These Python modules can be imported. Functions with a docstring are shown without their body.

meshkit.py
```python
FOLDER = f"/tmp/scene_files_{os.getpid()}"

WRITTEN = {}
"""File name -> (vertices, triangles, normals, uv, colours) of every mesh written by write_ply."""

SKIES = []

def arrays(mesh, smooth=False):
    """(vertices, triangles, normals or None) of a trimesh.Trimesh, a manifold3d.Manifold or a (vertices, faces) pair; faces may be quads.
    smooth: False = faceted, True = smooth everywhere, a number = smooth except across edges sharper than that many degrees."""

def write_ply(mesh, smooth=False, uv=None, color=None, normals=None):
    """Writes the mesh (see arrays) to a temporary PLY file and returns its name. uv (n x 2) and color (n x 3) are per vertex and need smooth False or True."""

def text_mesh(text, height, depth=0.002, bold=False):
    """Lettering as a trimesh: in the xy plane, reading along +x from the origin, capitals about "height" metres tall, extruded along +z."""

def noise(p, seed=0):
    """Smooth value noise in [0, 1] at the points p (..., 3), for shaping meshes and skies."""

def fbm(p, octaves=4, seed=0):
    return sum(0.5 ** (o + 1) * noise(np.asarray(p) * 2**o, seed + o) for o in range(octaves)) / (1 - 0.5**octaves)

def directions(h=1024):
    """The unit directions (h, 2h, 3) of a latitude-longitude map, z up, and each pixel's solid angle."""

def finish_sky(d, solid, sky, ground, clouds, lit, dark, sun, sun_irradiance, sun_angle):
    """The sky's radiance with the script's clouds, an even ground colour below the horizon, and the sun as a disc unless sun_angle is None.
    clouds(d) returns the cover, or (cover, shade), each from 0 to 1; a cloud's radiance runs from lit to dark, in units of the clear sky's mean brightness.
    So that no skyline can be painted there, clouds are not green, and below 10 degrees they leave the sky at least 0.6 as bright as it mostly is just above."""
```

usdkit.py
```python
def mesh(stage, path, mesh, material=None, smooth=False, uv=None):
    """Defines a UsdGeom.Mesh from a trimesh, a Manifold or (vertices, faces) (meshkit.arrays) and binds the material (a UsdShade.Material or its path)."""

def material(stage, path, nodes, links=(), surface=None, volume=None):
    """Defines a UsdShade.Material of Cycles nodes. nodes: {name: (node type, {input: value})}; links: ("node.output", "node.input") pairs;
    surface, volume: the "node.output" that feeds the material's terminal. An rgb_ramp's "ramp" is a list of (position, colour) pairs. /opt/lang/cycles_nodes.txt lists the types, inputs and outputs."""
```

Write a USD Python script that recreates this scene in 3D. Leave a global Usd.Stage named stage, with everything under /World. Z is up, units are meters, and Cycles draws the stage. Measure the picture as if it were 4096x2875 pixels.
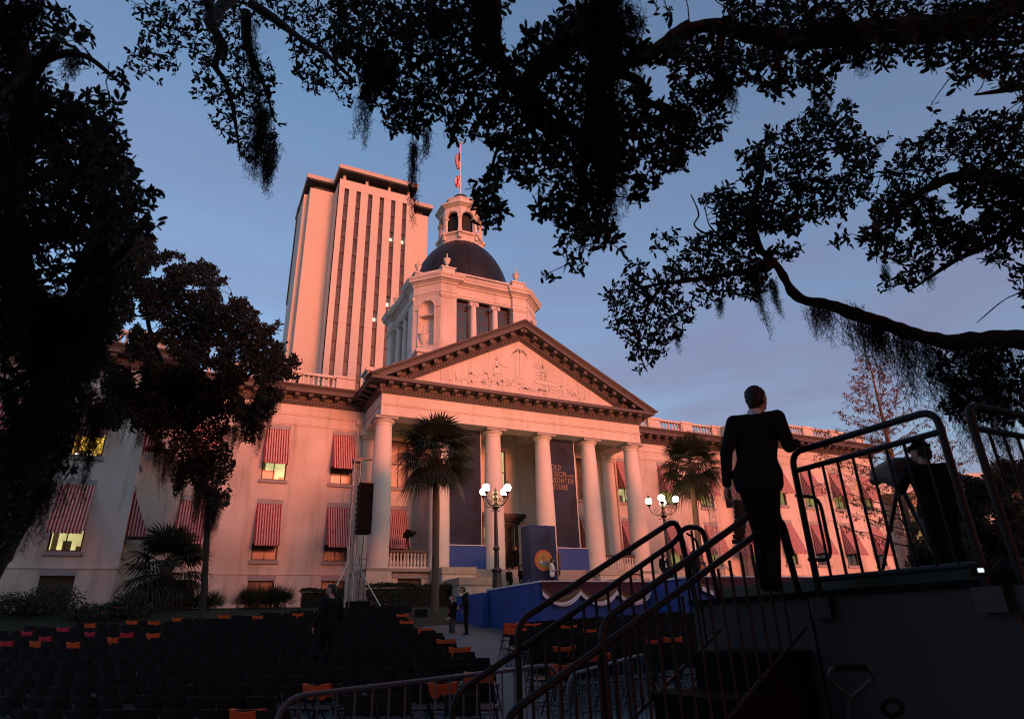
import math, random
import numpy as np, trimesh, manifold3d as m3, usdkit, meshkit
from shapely.geometry import Polygon, Point
from shapely import contains_xy
from scipy.spatial import cKDTree
from pxr import Usd, UsdGeom, UsdLux, UsdShade, Gf, Sdf, Vt

stage = Usd.Stage.CreateInMemory()
UsdGeom.SetStageUpAxis(stage, 'Z'); UsdGeom.SetStageMetersPerUnit(stage, 1.0)
world = UsdGeom.Xform.Define(stage, '/World')
stage.SetDefaultPrim(world.GetPrim())
UsdGeom.Scope.Define(stage, '/World/Looks')
PI = math.pi
RND = random.Random(7)
rng = np.random.default_rng(11)

# ---------------------------------------------------------------- camera
EYE = np.array([-18.362, -36.134, -3.233]); YAW, PITCH, ROLL, FOC = .4648, .3975, -.0320, 2566.1
def _axes():
    cy, sy = math.cos(YAW), math.sin(YAW)
    f = np.array([sy*math.cos(PITCH), cy*math.cos(PITCH), math.sin(PITCH)])
    r = np.array([cy, -sy, 0.]); u = np.cross(r, f); c, s = math.cos(ROLL), math.sin(ROLL)
    return r*c+u*s, u*c-r*s, f
CR, CU, CF = _axes()
cam = UsdGeom.Camera.Define(stage, '/World/camera')
cam.AddTransformOp().Set(Gf.Matrix4d(*CR, 0, *CU, 0, *(-CF), 0, *EYE, 1))
cam.CreateHorizontalApertureAttr(36.0); cam.CreateVerticalApertureAttr(36.0*718/1024)
cam.CreateFocalLengthAttr(36.0*FOC/4096)
cam.CreateClippingRangeAttr(Gf.Vec2f(.05, 5000))
cam.CreateFStopAttr(2.2); cam.CreateFocusDistanceAttr(34.0)
EXPOSURE = 1.33
cam.CreateExposureAttr(EXPOSURE)

# ---------------------------------------------------------------- sky and sun
SUN_AZ, SUN_EL = math.radians(8.0), math.radians(7.5)     # measured from -y towards +x
sdir = np.array([math.sin(SUN_AZ)*math.cos(SUN_EL), -math.cos(SUN_AZ)*math.cos(SUN_EL), math.sin(SUN_EL)])
SKY_STRENGTH = .118
sky = UsdLux.DomeLight.Define(stage, '/World/sky')
sky.GetPrim().SetCustomDataByKey('kind', 'structure')
skym = usdkit.material(stage, '/World/Looks/sky', {
    'sky': ('sky_texture', {'sky_type': 'single_scattering', 'sun_disc': False, 'sun_elevation': SUN_EL, 'sun_rotation': math.atan2(sdir[0], sdir[1]), 'altitude': 60., 'air_density': 1.0, 'aerosol_density': 1.3, 'ozone_density': 2.2}),
    'tc': ('texture_coordinate', {}),
    'sep': ('separate_xyz', {}),
    'mp': ('mapping', {'scale': (1.6, 1.6, 9.0), 'rotation': (0.12, -0.1, 0.5)}),
    'n': ('noise_texture', {'scale': 1.3, 'detail': 5., 'roughness': .55, 'distortion': .35}),
    'cr': ('map_range', {'from_min': .30, 'from_max': .62, 'to_min': .25, 'to_max': 1., 'clamp': True}),
    'lo': ('map_range', {'from_min': .12, 'from_max': .72, 'to_min': .97, 'to_max': .18, 'clamp': True}),
    'fc': ('math', {'math_type': 'multiply'}),
    'mx': ('mix', {'mix_type': 'mix', 'color2': (.84, .70, 1.16)}),
    'bg': ('background_shader', {'strength': SKY_STRENGTH})},
    [('tc.generated', 'mp.vector'), ('mp.vector', 'n.vector'), ('n.fac', 'cr.value'), ('tc.generated', 'sep.vector'), ('sep.z', 'lo.value'),
     ('cr.result', 'fc.value1'), ('lo.result', 'fc.value2'), ('fc.value', 'mx.fac'), ('sky.color', 'mx.color1'), ('mx.color', 'bg.color')], surface='bg.background')
UsdShade.MaterialBindingAPI.Apply(sky.GetPrim()).Bind(skym)
sun = UsdLux.DistantLight.Define(stage, '/World/sun')
sun.CreateNormalizeAttr(True); sun.CreateIntensityAttr(.375); sun.CreateAngleAttr(16.0)
sun.CreateColorAttr(Gf.Vec3f(1.0, .185, .085))
_z = sdir; _x = np.cross([0, 0, 1.], _z); _x /= np.linalg.norm(_x); _y = np.cross(_z, _x)
sun.AddTransformOp().Set(Gf.Matrix4d(*_x, 0, *_y, 0, *_z, 0, 0, 0, 0, 1))

# ---------------------------------------------------------------- materials
def principled(name, col, rough=.6, noise=None, bump=None, metal=0., spec=.5, emit=None, es=0., var=.25, extra=None):
    nodes = {'p': ('principled_bsdf', {'base_color': col, 'roughness': rough, 'metallic': metal, 'specular_ior_level': spec, **(extra or {})})}
    links = []
    if noise:
        nodes['g'] = ('geometry', {})
        nodes['n'] = ('noise_texture', {'scale': noise, 'detail': 5., 'roughness': .6})
        nodes['r'] = ('rgb_ramp', {'ramp': [(.25, tuple(c*(1-var) for c in col)), (.5, col), (.78, tuple(min(1, c*(1+var*.6)) for c in col))]})
        links += [('g.position', 'n.vector'), ('n.fac', 'r.fac'), ('r.color', 'p.base_color')]
    if bump:
        nodes['g'] = ('geometry', {})
        nodes['bn'] = ('noise_texture', {'scale': bump[0], 'detail': 3.})
        nodes['b'] = ('bump', {'strength': bump[1], 'distance': bump[2]})
        links += [('g.position', 'bn.vector'), ('bn.fac', 'b.height'), ('b.normal', 'p.normal')]
    if emit is not None:
        nodes['p'][1].update(emission_color=emit, emission_strength=es)
    return usdkit.material(stage, '/World/Looks/'+name, nodes, links, surface='p.BSDF')
M = {}
def mat(name, *a, **k):
    M[name] = principled(name, *a, **k); return M[name]
def stucco(name, col, amt):
    M[name] = usdkit.material(stage, '/World/Looks/'+name, {
        'g': ('geometry', {}), 'mp': ('mapping', {'scale': (1.5, 1.5, .16)}), 'n1': ('noise_texture', {'scale': 1.6, 'detail': 6., 'roughness': .62}), 'n2': ('noise_texture', {'scale': .35, 'detail': 4.}), 'nb': ('noise_texture', {'scale': 30., 'detail': 3.}),
        'r1': ('rgb_ramp', {'ramp': [(.30, tuple(c*(1-amt) for c in col)), (.48, col), (.8, tuple(min(1, c*1.05) for c in col))]}), 'r2': ('rgb_ramp', {'ramp': [(.32, (1-amt*.8, 1-amt*.9, 1-amt)), (.6, (1., 1., 1.))]}), 'm': ('mix', {'mix_type': 'multiply', 'fac': 1.}),
        'b': ('bump', {'strength': .22, 'distance': .02}), 'p': ('principled_bsdf', {'roughness': .85, 'specular_ior_level': .3})},
        [('g.position', 'mp.vector'), ('mp.vector', 'n1.vector'), ('g.position', 'n2.vector'), ('g.position', 'nb.vector'), ('n1.fac', 'r1.fac'), ('n2.fac', 'r2.fac'), ('r1.color', 'm.color1'), ('r2.color', 'm.color2'), ('m.color', 'p.base_color'), ('nb.fac', 'b.height'), ('b.normal', 'p.normal')], surface='p.BSDF')
stucco('stucco', (.64, .57, .50), .27); stucco('stucco_trim', (.66, .59, .52), .22)
mat('column_stucco', (.66, .60, .54), .75, noise=1.1, bump=(40., .12, .01), var=.07)
mat('brown_trim', (.085, .066, .060), .6, noise=2.0, var=.2)
mat('lintel_stone', (.33, .31, .31), .8, noise=3., var=.15)
mat('cap_stone', (.40, .34, .28), .85, noise=4., bump=(18., .4, .03), var=.25)
mat('window_frame', (.028, .022, .020), .5)
mat('red_frame', (.16, .035, .03), .5)
mat('dome_metal', (.015, .010, .009), .44, noise=1.2, var=.4, spec=.28)
mat('tower_concrete', (.60, .52, .44), .85, noise=.12, bump=(3., .1, .02), var=.08)
mat('tower_cap', (.50, .43, .37), .85, noise=.2, var=.08)
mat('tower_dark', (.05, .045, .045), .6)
mat('spandrel', (.065, .045, .038), .5, noise=2.0, var=.35)
mat('roof_dark', (.10, .085, .08), .8)
mat('ceiling_paint', (.50, .46, .42), .8)
mat('black_metal', (.012, .012, .013), .38)
mat('black_rail', (.007, .007, .009), .5, spec=.3)
mat('lamp_iron', (.018, .018, .017), .42)
mat('galvanised', (.11, .11, .13), .45, metal=.4, spec=.3)
mat('truss_metal', (.45, .45, .46), .4, metal=.6)
mat('speaker_black', (.008, .008, .009), .85, spec=.2)
mat('banner_navy', (.007, .016, .044), .75, noise=1.5, var=.35)
mat('banner_pattern', (.024, .028, .046), .8)
mat('banner_gold', (.40, .25, .12), .7)
mat('block_blue', (.012, .026, .085), .7, noise=1.2, var=.35)
mat('stage_blue', (.022, .066, .27), .75, noise=.8, var=.1)
mat('stage_trim', (.75, .72, .70), .6)
mat('maroon_cloth', (.075, .013, .018), .85, noise=3., var=.25)
mat('gold_cloth', (.17, .10, .04), .75)
mat('white_cloth', (.78, .75, .74), .8)
mat('granite', (.30, .26, .23), .8, noise=8., var=.25)
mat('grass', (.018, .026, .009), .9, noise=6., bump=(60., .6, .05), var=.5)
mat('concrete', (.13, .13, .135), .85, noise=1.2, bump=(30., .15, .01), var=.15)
mat('bark', (.032, .025, .020), .9, noise=9., bump=(22., .7, .04), var=.4)
mat('palm_bark', (.11, .08, .06), .9, noise=12., bump=(16., .8, .05), var=.4)
mat('riser_panel', (.036, .031, .031), .7, noise=.7, var=.18)
mat('riser_dark', (.007, .007, .007), 1., spec=.1)
mat('toe_green', (.028, .038, .022), .45, noise=3., var=.4)
mat('chair_black', (.008, .008, .009), .6, spec=.3)
mat('chair_frame', (.010, .010, .011), .45)
mat('cover_orange', (.72, .105, .018), .75)
mat('cover_red', (.62, .03, .06), .75)
mat('skin', (.46, .27, .19), .55, extra={'subsurface_weight': 0.})
mat('skin_dark', (.22, .12, .08), .55)
mat('hair_dark', (.016, .012, .010), .6)
mat('hair_grey', (.24, .22, .20), .6)
mat('hair_blond', (.30, .18, .08), .6)
mat('suit_black', (.007, .007, .008), .9, spec=.2)
mat('suit_navy', (.008, .009, .012), .9, spec=.2)
mat('shirt_white', (.78, .77, .78), .8)
mat('jacket_brown', (.15, .10, .075), .85)
mat('cloth_red', (.45, .04, .04), .8)
mat('trousers_grey', (.075, .065, .06), .85)
mat('eye_dark', (.02, .015, .015), .3)
mat('grey_green', (.075, .10, .088), .6)
mat('flag_red', (.55, .03, .05), .75)
mat('gold_paint', (.46, .24, .045), .5)
mat('seal_red', (.62, .09, .035), .6)
mat('seal_green', (.16, .20, .05), .6)
mat('seal_blue', (.10, .22, .40), .6)
mat('terracotta_relief', (.63, .58, .52), .85)
mat('steel_blue', (.05, .055, .07), .4)
mat('interior_dark', (.012, .010, .010), .8)
mat('curtain', (.15, .12, .11), .9)
mat('white_paint', (.70, .68, .66), .6)
def glass(name, tint=(.03, .028, .03), rough=.04):
    M[name] = usdkit.material(stage, '/World/Looks/'+name, {'f': ('fresnel', {'IOR': 1.55}), 't': ('transparent_bsdf', {'color': tint}), 'g': ('glossy_bsdf', {'roughness': rough, 'color': (.95, .95, .95)}), 'm': ('mix_closure', {})},
        [('f.fac', 'm.fac'), ('t.BSDF', 'm.closure1'), ('g.BSDF', 'm.closure2')], surface='m.closure')
glass('pane_glass', (.72, .70, .66), .22)
M['dark_glass'] = principled('dark_glass', (.03, .028, .028), .07, spec=.8)
M['tower_glass'] = principled('tower_glass', (.075, .045, .034), .3, noise=.8, spec=.4, var=.45)
def glow(name, col, s, noise=None):
    nodes = {'e': ('emission', {'color': col, 'strength': s})}
    links = []
    if noise:
        nodes.update(g=('geometry', {}), n=('noise_texture', {'scale': noise, 'detail': 2.}), r=('rgb_ramp', {'ramp': [(.3, tuple(.45*c for c in col)), (.6, col)]}))
        links = [('g.position', 'n.vector'), ('n.fac', 'r.fac'), ('r.color', 'e.color')]
    M[name] = usdkit.material(stage, '/World/Looks/'+name, nodes, links, surface='e.emission')
glow('lamp_glow', (1., .64, .30), 26.)
glow('room_yellow', (1., .60, .08), .80, 1.3)
glow('room_green', (.90, .80, .36), .52, 1.1)
glow('room_dim', (.62, .50, .12), .24, 1.2)
glow('bulb_white', (1., .9, .62), 1.6)
glow('screen_white', (.72, .80, 1.), .5)
glow('office_light', (1., .95, .70), .75)
# striped awning cloth: stripes run along v, counted along u
M['awning_cloth'] = usdkit.material(stage, '/World/Looks/awning_cloth', {
    'uv': ('uvmap', {'attribute': 'st'}), 's': ('separate_xyz', {}), 'fr': ('math', {'math_type': 'fraction'}), 'lt': ('math', {'math_type': 'less_than', 'value2': .52}),
    'mx': ('mix', {'color1': (.62, .50, .46), 'color2': (.38, .012, .026)}), 'g': ('geometry', {}), 'n': ('noise_texture', {'scale': 5., 'detail': 3.}),
    'nr': ('rgb_ramp', {'ramp': [(.3, (.72, .72, .72)), (.65, (1., 1., 1.))]}), 'mm': ('mix', {'mix_type': 'multiply', 'fac': 1.}),
    'd': ('principled_bsdf', {'roughness': .85}), 'tr': ('translucent_bsdf', {}), 'ms': ('mix_closure', {'fac': .18})},
    [('uv.UV', 's.vector'), ('s.x', 'fr.value1'), ('fr.value', 'lt.value1'), ('lt.value', 'mx.fac'), ('g.position', 'n.vector'), ('n.fac', 'nr.fac'), ('mx.color', 'mm.color1'), ('nr.color', 'mm.color2'),
     ('mm.color', 'd.base_color'), ('mm.color', 'tr.color'), ('d.BSDF', 'ms.closure1'), ('tr.BSDF', 'ms.closure2')], surface='ms.closure')
def leafmat(name, a, b, rough=.55, tr=.15):
    M[name] = usdkit.material(stage, '/World/Looks/'+name, {
        'g': ('geometry', {}), 'r': ('rgb_ramp', {'ramp': [(0., a), (1., b)]}), 'd': ('principled_bsdf', {'roughness': rough}), 'tr': ('translucent_bsdf', {}), 'ms': ('mix_closure', {'fac': tr})},
        [('g.random_per_island', 'r.fac'), ('r.color', 'd.base_color'), ('r.color', 'tr.color'), ('d.BSDF', 'ms.closure1'), ('tr.BSDF', 'ms.closure2')], surface='ms.closure')
leafmat('oak_leaf', (.012, .018, .009), (.026, .034, .016), .7)
leafmat('far_oak_leaf', (.010, .011, .005), (.027, .024, .011), .8)
leafmat('palm_leaf', (.022, .027, .011), (.055, .054, .023), .65, .2)
leafmat('palm_dead', (.10, .065, .035), (.17, .11, .06), .8, .1)
leafmat('shrub_leaf', (.020, .032, .012), (.048, .060, .022))
leafmat('cypress_leaf', (.14, .060, .032), (.25, .105, .055), .8, .2)
mat('cypress_bark', (.17, .095, .065), .9, noise=8., var=.3)
mat('spanish_moss', (.021, .018, .015), .95, spec=.1)

# ---------------------------------------------------------------- builders
class MB:
    def __init__(s): s.v, s.f, s.n = [], [], 0
    def add(s, v, f):
        v = np.asarray(v, float).reshape(-1, 3); f = np.asarray(f, int)
        if f.shape[1] == 4: f = np.vstack([f[:, [0, 1, 2]], f[:, [0, 2, 3]]])
        s.v.append(v); s.f.append(f+s.n); s.n += len(v); return s
    def box(s, x0, x1, y0, y1, z0, z1):
        v = [(x, y, z) for z in (z0, z1) for y in (y0, y1) for x in (x0, x1)]
        return s.add(v, [(0, 2, 3, 1), (4, 5, 7, 6), (0, 1, 5, 4), (2, 6, 7, 3), (0, 4, 6, 2), (1, 3, 7, 5)])
    def quad(s, a, b, c, d): return s.add([a, b, c, d], [(0, 1, 2, 3)])
    def mesh(s, m):
        v, f, _ = meshkit.arrays(m); return s.add(v, f)
    def get(s):
        if not s.v: return np.zeros((0, 3)), np.zeros((0, 3), int)
        return np.vstack(s.v), np.vstack(s.f)
def lathe(profile, n=16, c=(0, 0, 0), phase=0., cap=True):
    p = np.asarray(profile, float); a = phase+np.arange(n)*2*PI/n
    v = np.stack([p[:, None, 0]*np.cos(a), p[:, None, 0]*np.sin(a), np.repeat(p[:, 1:2], n, 1)], -1).reshape(-1, 3)
    k = len(p); i, j = np.meshgrid(np.arange(k-1), np.arange(n), indexing='ij'); j2 = (j+1) % n
    f = np.stack([i*n+j, i*n+j2, (i+1)*n+j2, (i+1)*n+j], -1).reshape(-1, 4)
    f = np.vstack([f[:, [0, 1, 2]], f[:, [0, 2, 3]]])
    if cap:
        v = np.vstack([v, [0, 0, p[0, 1]], [0, 0, p[-1, 1]]]); b, t = k*n, k*n+1; q = np.arange(n); q2 = (q+1) % n
        f = np.vstack([f, np.stack([np.full(n, b), q2, q], -1), np.stack([np.full(n, t), (k-1)*n+q, (k-1)*n+q2], -1)])
    return v+np.asarray(c, float), f
def tube(pts, r, sides=6, cap=True):
    p = np.asarray(pts, float); k = len(p); r = np.broadcast_to(np.asarray(r, float), (k,))
    t = np.gradient(p, axis=0); t /= np.linalg.norm(t, axis=1, keepdims=True)+1e-12
    ref = np.array([0, 0, 1.]) if abs(t[0, 2]) < .9 else np.array([1., 0, 0])
    A = []; a = np.cross(t[0], ref); a /= np.linalg.norm(a)
    for i in range(k):
        a = a-t[i]*(a@t[i]); a /= np.linalg.norm(a)+1e-12; A.append(a)
    A = np.array(A); B = np.cross(t, A); g = np.arange(sides)*2*PI/sides
    v = (p[:, None]+r[:, None, None]*(np.cos(g)[None, :, None]*A[:, None]+np.sin(g)[None, :, None]*B[:, None])).reshape(-1, 3)
    i, j = np.meshgrid(np.arange(k-1), np.arange(sides), indexing='ij'); j2 = (j+1) % sides
    f = np.stack([i*sides+j, i*sides+j2, (i+1)*sides+j2, (i+1)*sides+j], -1).reshape(-1, 4); f = np.vstack([f[:, [0, 1, 2]], f[:, [0, 2, 3]]])
    if cap:
        v = np.vstack([v, p[0], p[-1]]); q = np.arange(sides); q2 = (q+1) % sides
        f = np.vstack([f, np.stack([np.full(sides, k*sides), q2, q], -1), np.stack([np.full(sides, k*sides+1), (k-1)*sides+q, (k-1)*sides+q2], -1)])
    return v, f
def smooth_path(pts, n=8):
    p = np.asarray(pts, float)
    if len(p) < 3: return np.array([p[0]+(p[-1]-p[0])*t for t in np.linspace(0, 1, n)])
    q = np.vstack([2*p[0]-p[1], p, 2*p[-1]-p[-2]]); out = []
    for i in range(1, len(q)-2):
        a, b, c, d = q[i-1], q[i], q[i+1], q[i+2]
        for t in np.linspace(0, 1, n, endpoint=False):
            out.append(.5*((2*b)+(c-a)*t+(2*a-5*b+4*c-d)*t*t+(-a+3*b-3*c+d)*t**3))
    out.append(p[-1]); return np.array(out)
def round_path(pts, r, n=5):
    """a polyline whose corners are rounded with radius about r"""
    p = np.asarray(pts, float); out = [p[0]]
    for i in range(1, len(p)-1):
        a, b, c = p[i-1], p[i], p[i+1]; u = (a-b)/np.linalg.norm(a-b); w = (c-b)/np.linalg.norm(c-b)
        d = min(r, .45*np.linalg.norm(a-b), .45*np.linalg.norm(c-b)); s, e = b+u*d, b+w*d
        for t in np.linspace(0, 1, n): out.append((1-t)**2*s+2*t*(1-t)*b+t*t*e)
    out.append(p[-1]); return np.array(out)
def sweep(path, profile, closed=False):
    """profile points (outward, z) carried along a plan path; outward lies to the right of travel"""
    P = np.asarray(path, float); n = len(P); pr = np.asarray(profile, float); k = len(pr); V = []
    for i in range(n):
        if closed: a, b = P[i]-P[i-1], P[(i+1) % n]-P[i]
        else: a = P[i]-P[i-1] if i else P[1]-P[0]; b = P[i+1]-P[i] if i < n-1 else P[-1]-P[-2]
        na = np.array([a[1], -a[0]])/np.hypot(*a); nb = np.array([b[1], -b[0]])/np.hypot(*b); m = (na+nb)/(1+na@nb)
        V.append(np.column_stack([P[i, 0]+m[0]*pr[:, 0], P[i, 1]+m[1]*pr[:, 0], pr[:, 1]]))
    v = np.vstack(V); F = []
    for i in range(n if closed else n-1):
        j = (i+1) % n; q = np.arange(k-1)
        F.append(np.stack([i*k+q, j*k+q, j*k+q+1, i*k+q+1], -1))
    f = np.vstack(F); f = np.vstack([f[:, [0, 1, 2]], f[:, [0, 2, 3]]])
    if not closed:
        q = np.arange(1, k-1); f = np.vstack([f, np.stack([0*q, q, q+1], -1), np.stack([(n-1)*k+0*q, (n-1)*k+q+1, (n-1)*k+q], -1)])
    return v, f
def extrude_xz(poly, y0, y1):
    """a shapely polygon in the x-z plane made solid between y0 and y1"""
    m = trimesh.creation.extrude_polygon(poly, abs(y1-y0), engine='earcut'); v = np.array(m.vertices); f = np.array(m.faces)
    w = np.column_stack([v[:, 0], max(y0, y1)-v[:, 2], v[:, 1]]); return w, f
def wall_panel(x0, x1, z0, z1, holes, reveal=.25):
    """a wall in the plane y = 0 facing -y with rectangular openings (x0, x1, z0, z1) and their reveals"""
    mb = MB(); xs = sorted({x0, x1, *[h[0] for h in holes], *[h[1] for h in holes]}); zs = sorted({z0, z1, *[h[2] for h in holes], *[h[3] for h in holes]})
    for i in range(len(xs)-1):
        run = None
        for j in range(len(zs)-1):
            cx, cz = (xs[i]+xs[i+1])/2, (zs[j]+zs[j+1])/2
            if not any(h[0] < cx < h[1] and h[2] < cz < h[3] for h in holes):
                mb.quad((xs[i], 0, zs[j]), (xs[i+1], 0, zs[j]), (xs[i+1], 0, zs[j+1]), (xs[i], 0, zs[j+1]))
    for a, b, c, d in holes:
        r = reveal
        mb.quad((a, 0, c), (a, 0, d), (a, r, d), (a, r, c)); mb.quad((b, 0, c), (b, r, c), (b, r, d), (b, 0, d))
        mb.quad((a, 0, d), (b, 0, d), (b, r, d), (a, r, d)); mb.quad((a, 0, c), (a, r, c), (b, r, c), (b, 0, c))
    return mb.get()
def place(m, loc=(0, 0, 0), rz=0., scale=1.):
    v, f = m; c, s = math.cos(rz), math.sin(rz); v = np.asarray(v)*scale
    return np.column_stack([v[:, 0]*c-v[:, 1]*s+loc[0], v[:, 0]*s+v[:, 1]*c+loc[1], v[:, 2]+loc[2]]), f
NAMES = {}
def numbered(parent, name):
    key = parent+'/'+name; n = NAMES.get(key, -1)+1; NAMES[key] = n
    return key if n == 0 else f'{key}_{n:03d}'
def tag(p, label=None, cat=None, group=None, kind=None):
    p = p.GetPrim() if hasattr(p, 'GetPrim') else p
    for k, v in (('label', label), ('category', cat), ('group', group), ('kind', kind)):
        if v: p.SetCustomDataByKey(k, v)
    return p
def thing(name, label, cat, loc=(0, 0, 0), rz=0., group=None, kind=None):
    x = UsdGeom.Xform.Define(stage, numbered('/World', name)); x.AddTranslateOp().Set(Gf.Vec3d(*map(float, loc)))
    if rz: x.AddRotateZOp().Set(math.degrees(rz))
    return tag(x, label, cat, group, kind)
def obj(name, mesh, m, parent=None, smooth=False, uv=None, label=None, kind=None):
    """one Mesh prim under parent (or at top level)"""
    if isinstance(mesh, MB): mesh = mesh.get()
    base = str(parent.GetPath()) if parent is not None else '/World'
    p = usdkit.mesh(stage, numbered(base, name), mesh, M[m] if isinstance(m, str) else m, smooth=smooth, uv=uv).GetPrim()
    return tag(p, label, None, None, kind)
def holder(name, parent, label=None):
    return tag(UsdGeom.Xform.Define(stage, numbered(str(parent.GetPath()), name)), label)
def dup(src, loc, rz=0., label=None, group=None, name=None):
    was = src.GetCustomData()
    r = thing(name or src.GetName(), label or was['label'], was['category'], loc, rz, group or was.get('group'))
    r.GetReferences().AddInternalReference(src.GetPath()); r.SetInstanceable(True); return r
def P3(x, y, d):
    """the point in space seen at pixel (x, y) of the 4096-wide photograph, d metres ahead"""
    return EYE+(CF+(x-2048)/FOC*CR-(y-1437.5)/FOC*CU)*d
def PY(x, y, Y):
    d = CF+(x-2048)/FOC*CR-(y-1437.5)/FOC*CU; return EYE+d*(Y-EYE[1])/d[1]
def PZ(x, y, z):
    d = CF+(x-2048)/FOC*CR-(y-1437.5)/FOC*CU; return EYE+d*(z-EYE[2])/d[2]
def ground_z(x, y):
    z = .055*np.clip(y+16, 0, 8)-4.81+.06*(np.clip(y, -31, -8)+26.4)+.045*(np.clip(x, -26., 2.)+17.3)
    t = np.clip((y+8.5)/6.5, 0, 1); t = t*t*(3-2*t); return z*(1-t)+(-1.95)*t
# ---------------------------------------------------------------- ground
def sheet(x0, x1, y0, y1, nx, ny, dz=0.):
    X, Y = np.meshgrid(np.linspace(x0, x1, nx), np.linspace(y0, y1, ny), indexing='ij'); Z = ground_z(X, Y)+dz
    v = np.column_stack([X.ravel(), Y.ravel(), Z.ravel()]); i, j = np.meshgrid(np.arange(nx-1), np.arange(ny-1), indexing='ij')
    a = (i*ny+j).ravel(); return v, np.stack([a, a+ny, a+ny+1, a+1], -1)
gm = MB(); gm.add(*sheet(-60, 60, -80, 30, 61, 111))
for x0, x1, y0, y1 in ((-900, 900, 30, 1200), (-900, -60, -80, 30), (60, 900, -80, 30), (-900, 900, -900, -80)):
    z = [ground_z(np.clip(x, -60, 60), np.clip(y, -80, 30)) for x, y in ((x0, y0), (x1, y0), (x1, y1), (x0, y1))]
    gm.quad((x0, y0, z[0]), (x1, y0, z[1]), (x1, y1, z[2]), (x0, y1, z[3]))
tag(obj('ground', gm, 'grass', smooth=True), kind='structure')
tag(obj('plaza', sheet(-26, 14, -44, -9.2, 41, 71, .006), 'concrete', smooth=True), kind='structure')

# ---------------------------------------------------------------- the domed capitol
HW, FY, ZF, ZC, WY, PYF, PX1, PX2 = 9.30, -.75, 8.55, 9.87, 3.21, .54, 21.16, 35.9
GB = -2.6
cap = thing('domed_capitol', 'old domed capitol with a six-column portico, red striped awnings and brown cornices', 'building')
WIN_X = [-10.52, -14.43, -18.35, 10.52, 14.43, 18.35]
ROWS = [(5.18, 8.22), (.69, 3.78), (-2.3, -.38)]     # openings: upper, first, basement
W2 = .68
def holes_for(xs, rows=ROWS): return [(x-W2, x+W2, a, b) for x in xs for a, b in rows]
# wing and centre wall
centre = [(x-.62, x+.62, 5.18, 8.22) for x in (-6.95, 0., 6.95)]+[(x-.62, x+.62, .69, 3.78) for x in (-6.95, 6.95)]+[(-1.15, 1.15, .02, 3.2)]
obj('wall', place(wall_panel(-PX1, PX1, GB, ZC, holes_for(WIN_X)+centre+[(-7.75, -6.35, -2.3, -.55), (6.35, 7.75, -2.3, -.55)]), (0, WY, 0)), 'stucco', cap)
PWX = [23.46+3.475*k for k in range(4)]
for s in (-1, 1):
    xs = [s*x for x in PWX]
    obj('wall', place(wall_panel(min(s*PX1, s*PX2), max(s*PX1, s*PX2), GB, ZC, holes_for(xs)), (0, PYF, 0)), 'stucco', cap)
    # inner side wall of the pavilion with one window column, and the outer end wall
    L = WY-PYF; sy = L*.5
    side = wall_panel(0, L, GB, ZC, [(sy-.55, sy+.55, a, b) for a, b in ROWS[:2]], .2)
    v, f = side
    if s < 0: v2 = np.column_stack([-PX1-v[:, 1], PYF+v[:, 0], v[:, 2]])
    else: v2 = np.column_stack([PX1+v[:, 1], WY-v[:, 0], v[:, 2]])
    obj('side_wall', (v2, f), 'stucco', cap)
    e = MB(); e.box(min(s*PX2, s*PX2-s*.3), max(s*PX2, s*PX2-s*.3), PYF+.003, 26, GB, ZC); obj('end_wall', e, 'stucco', cap)
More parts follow.
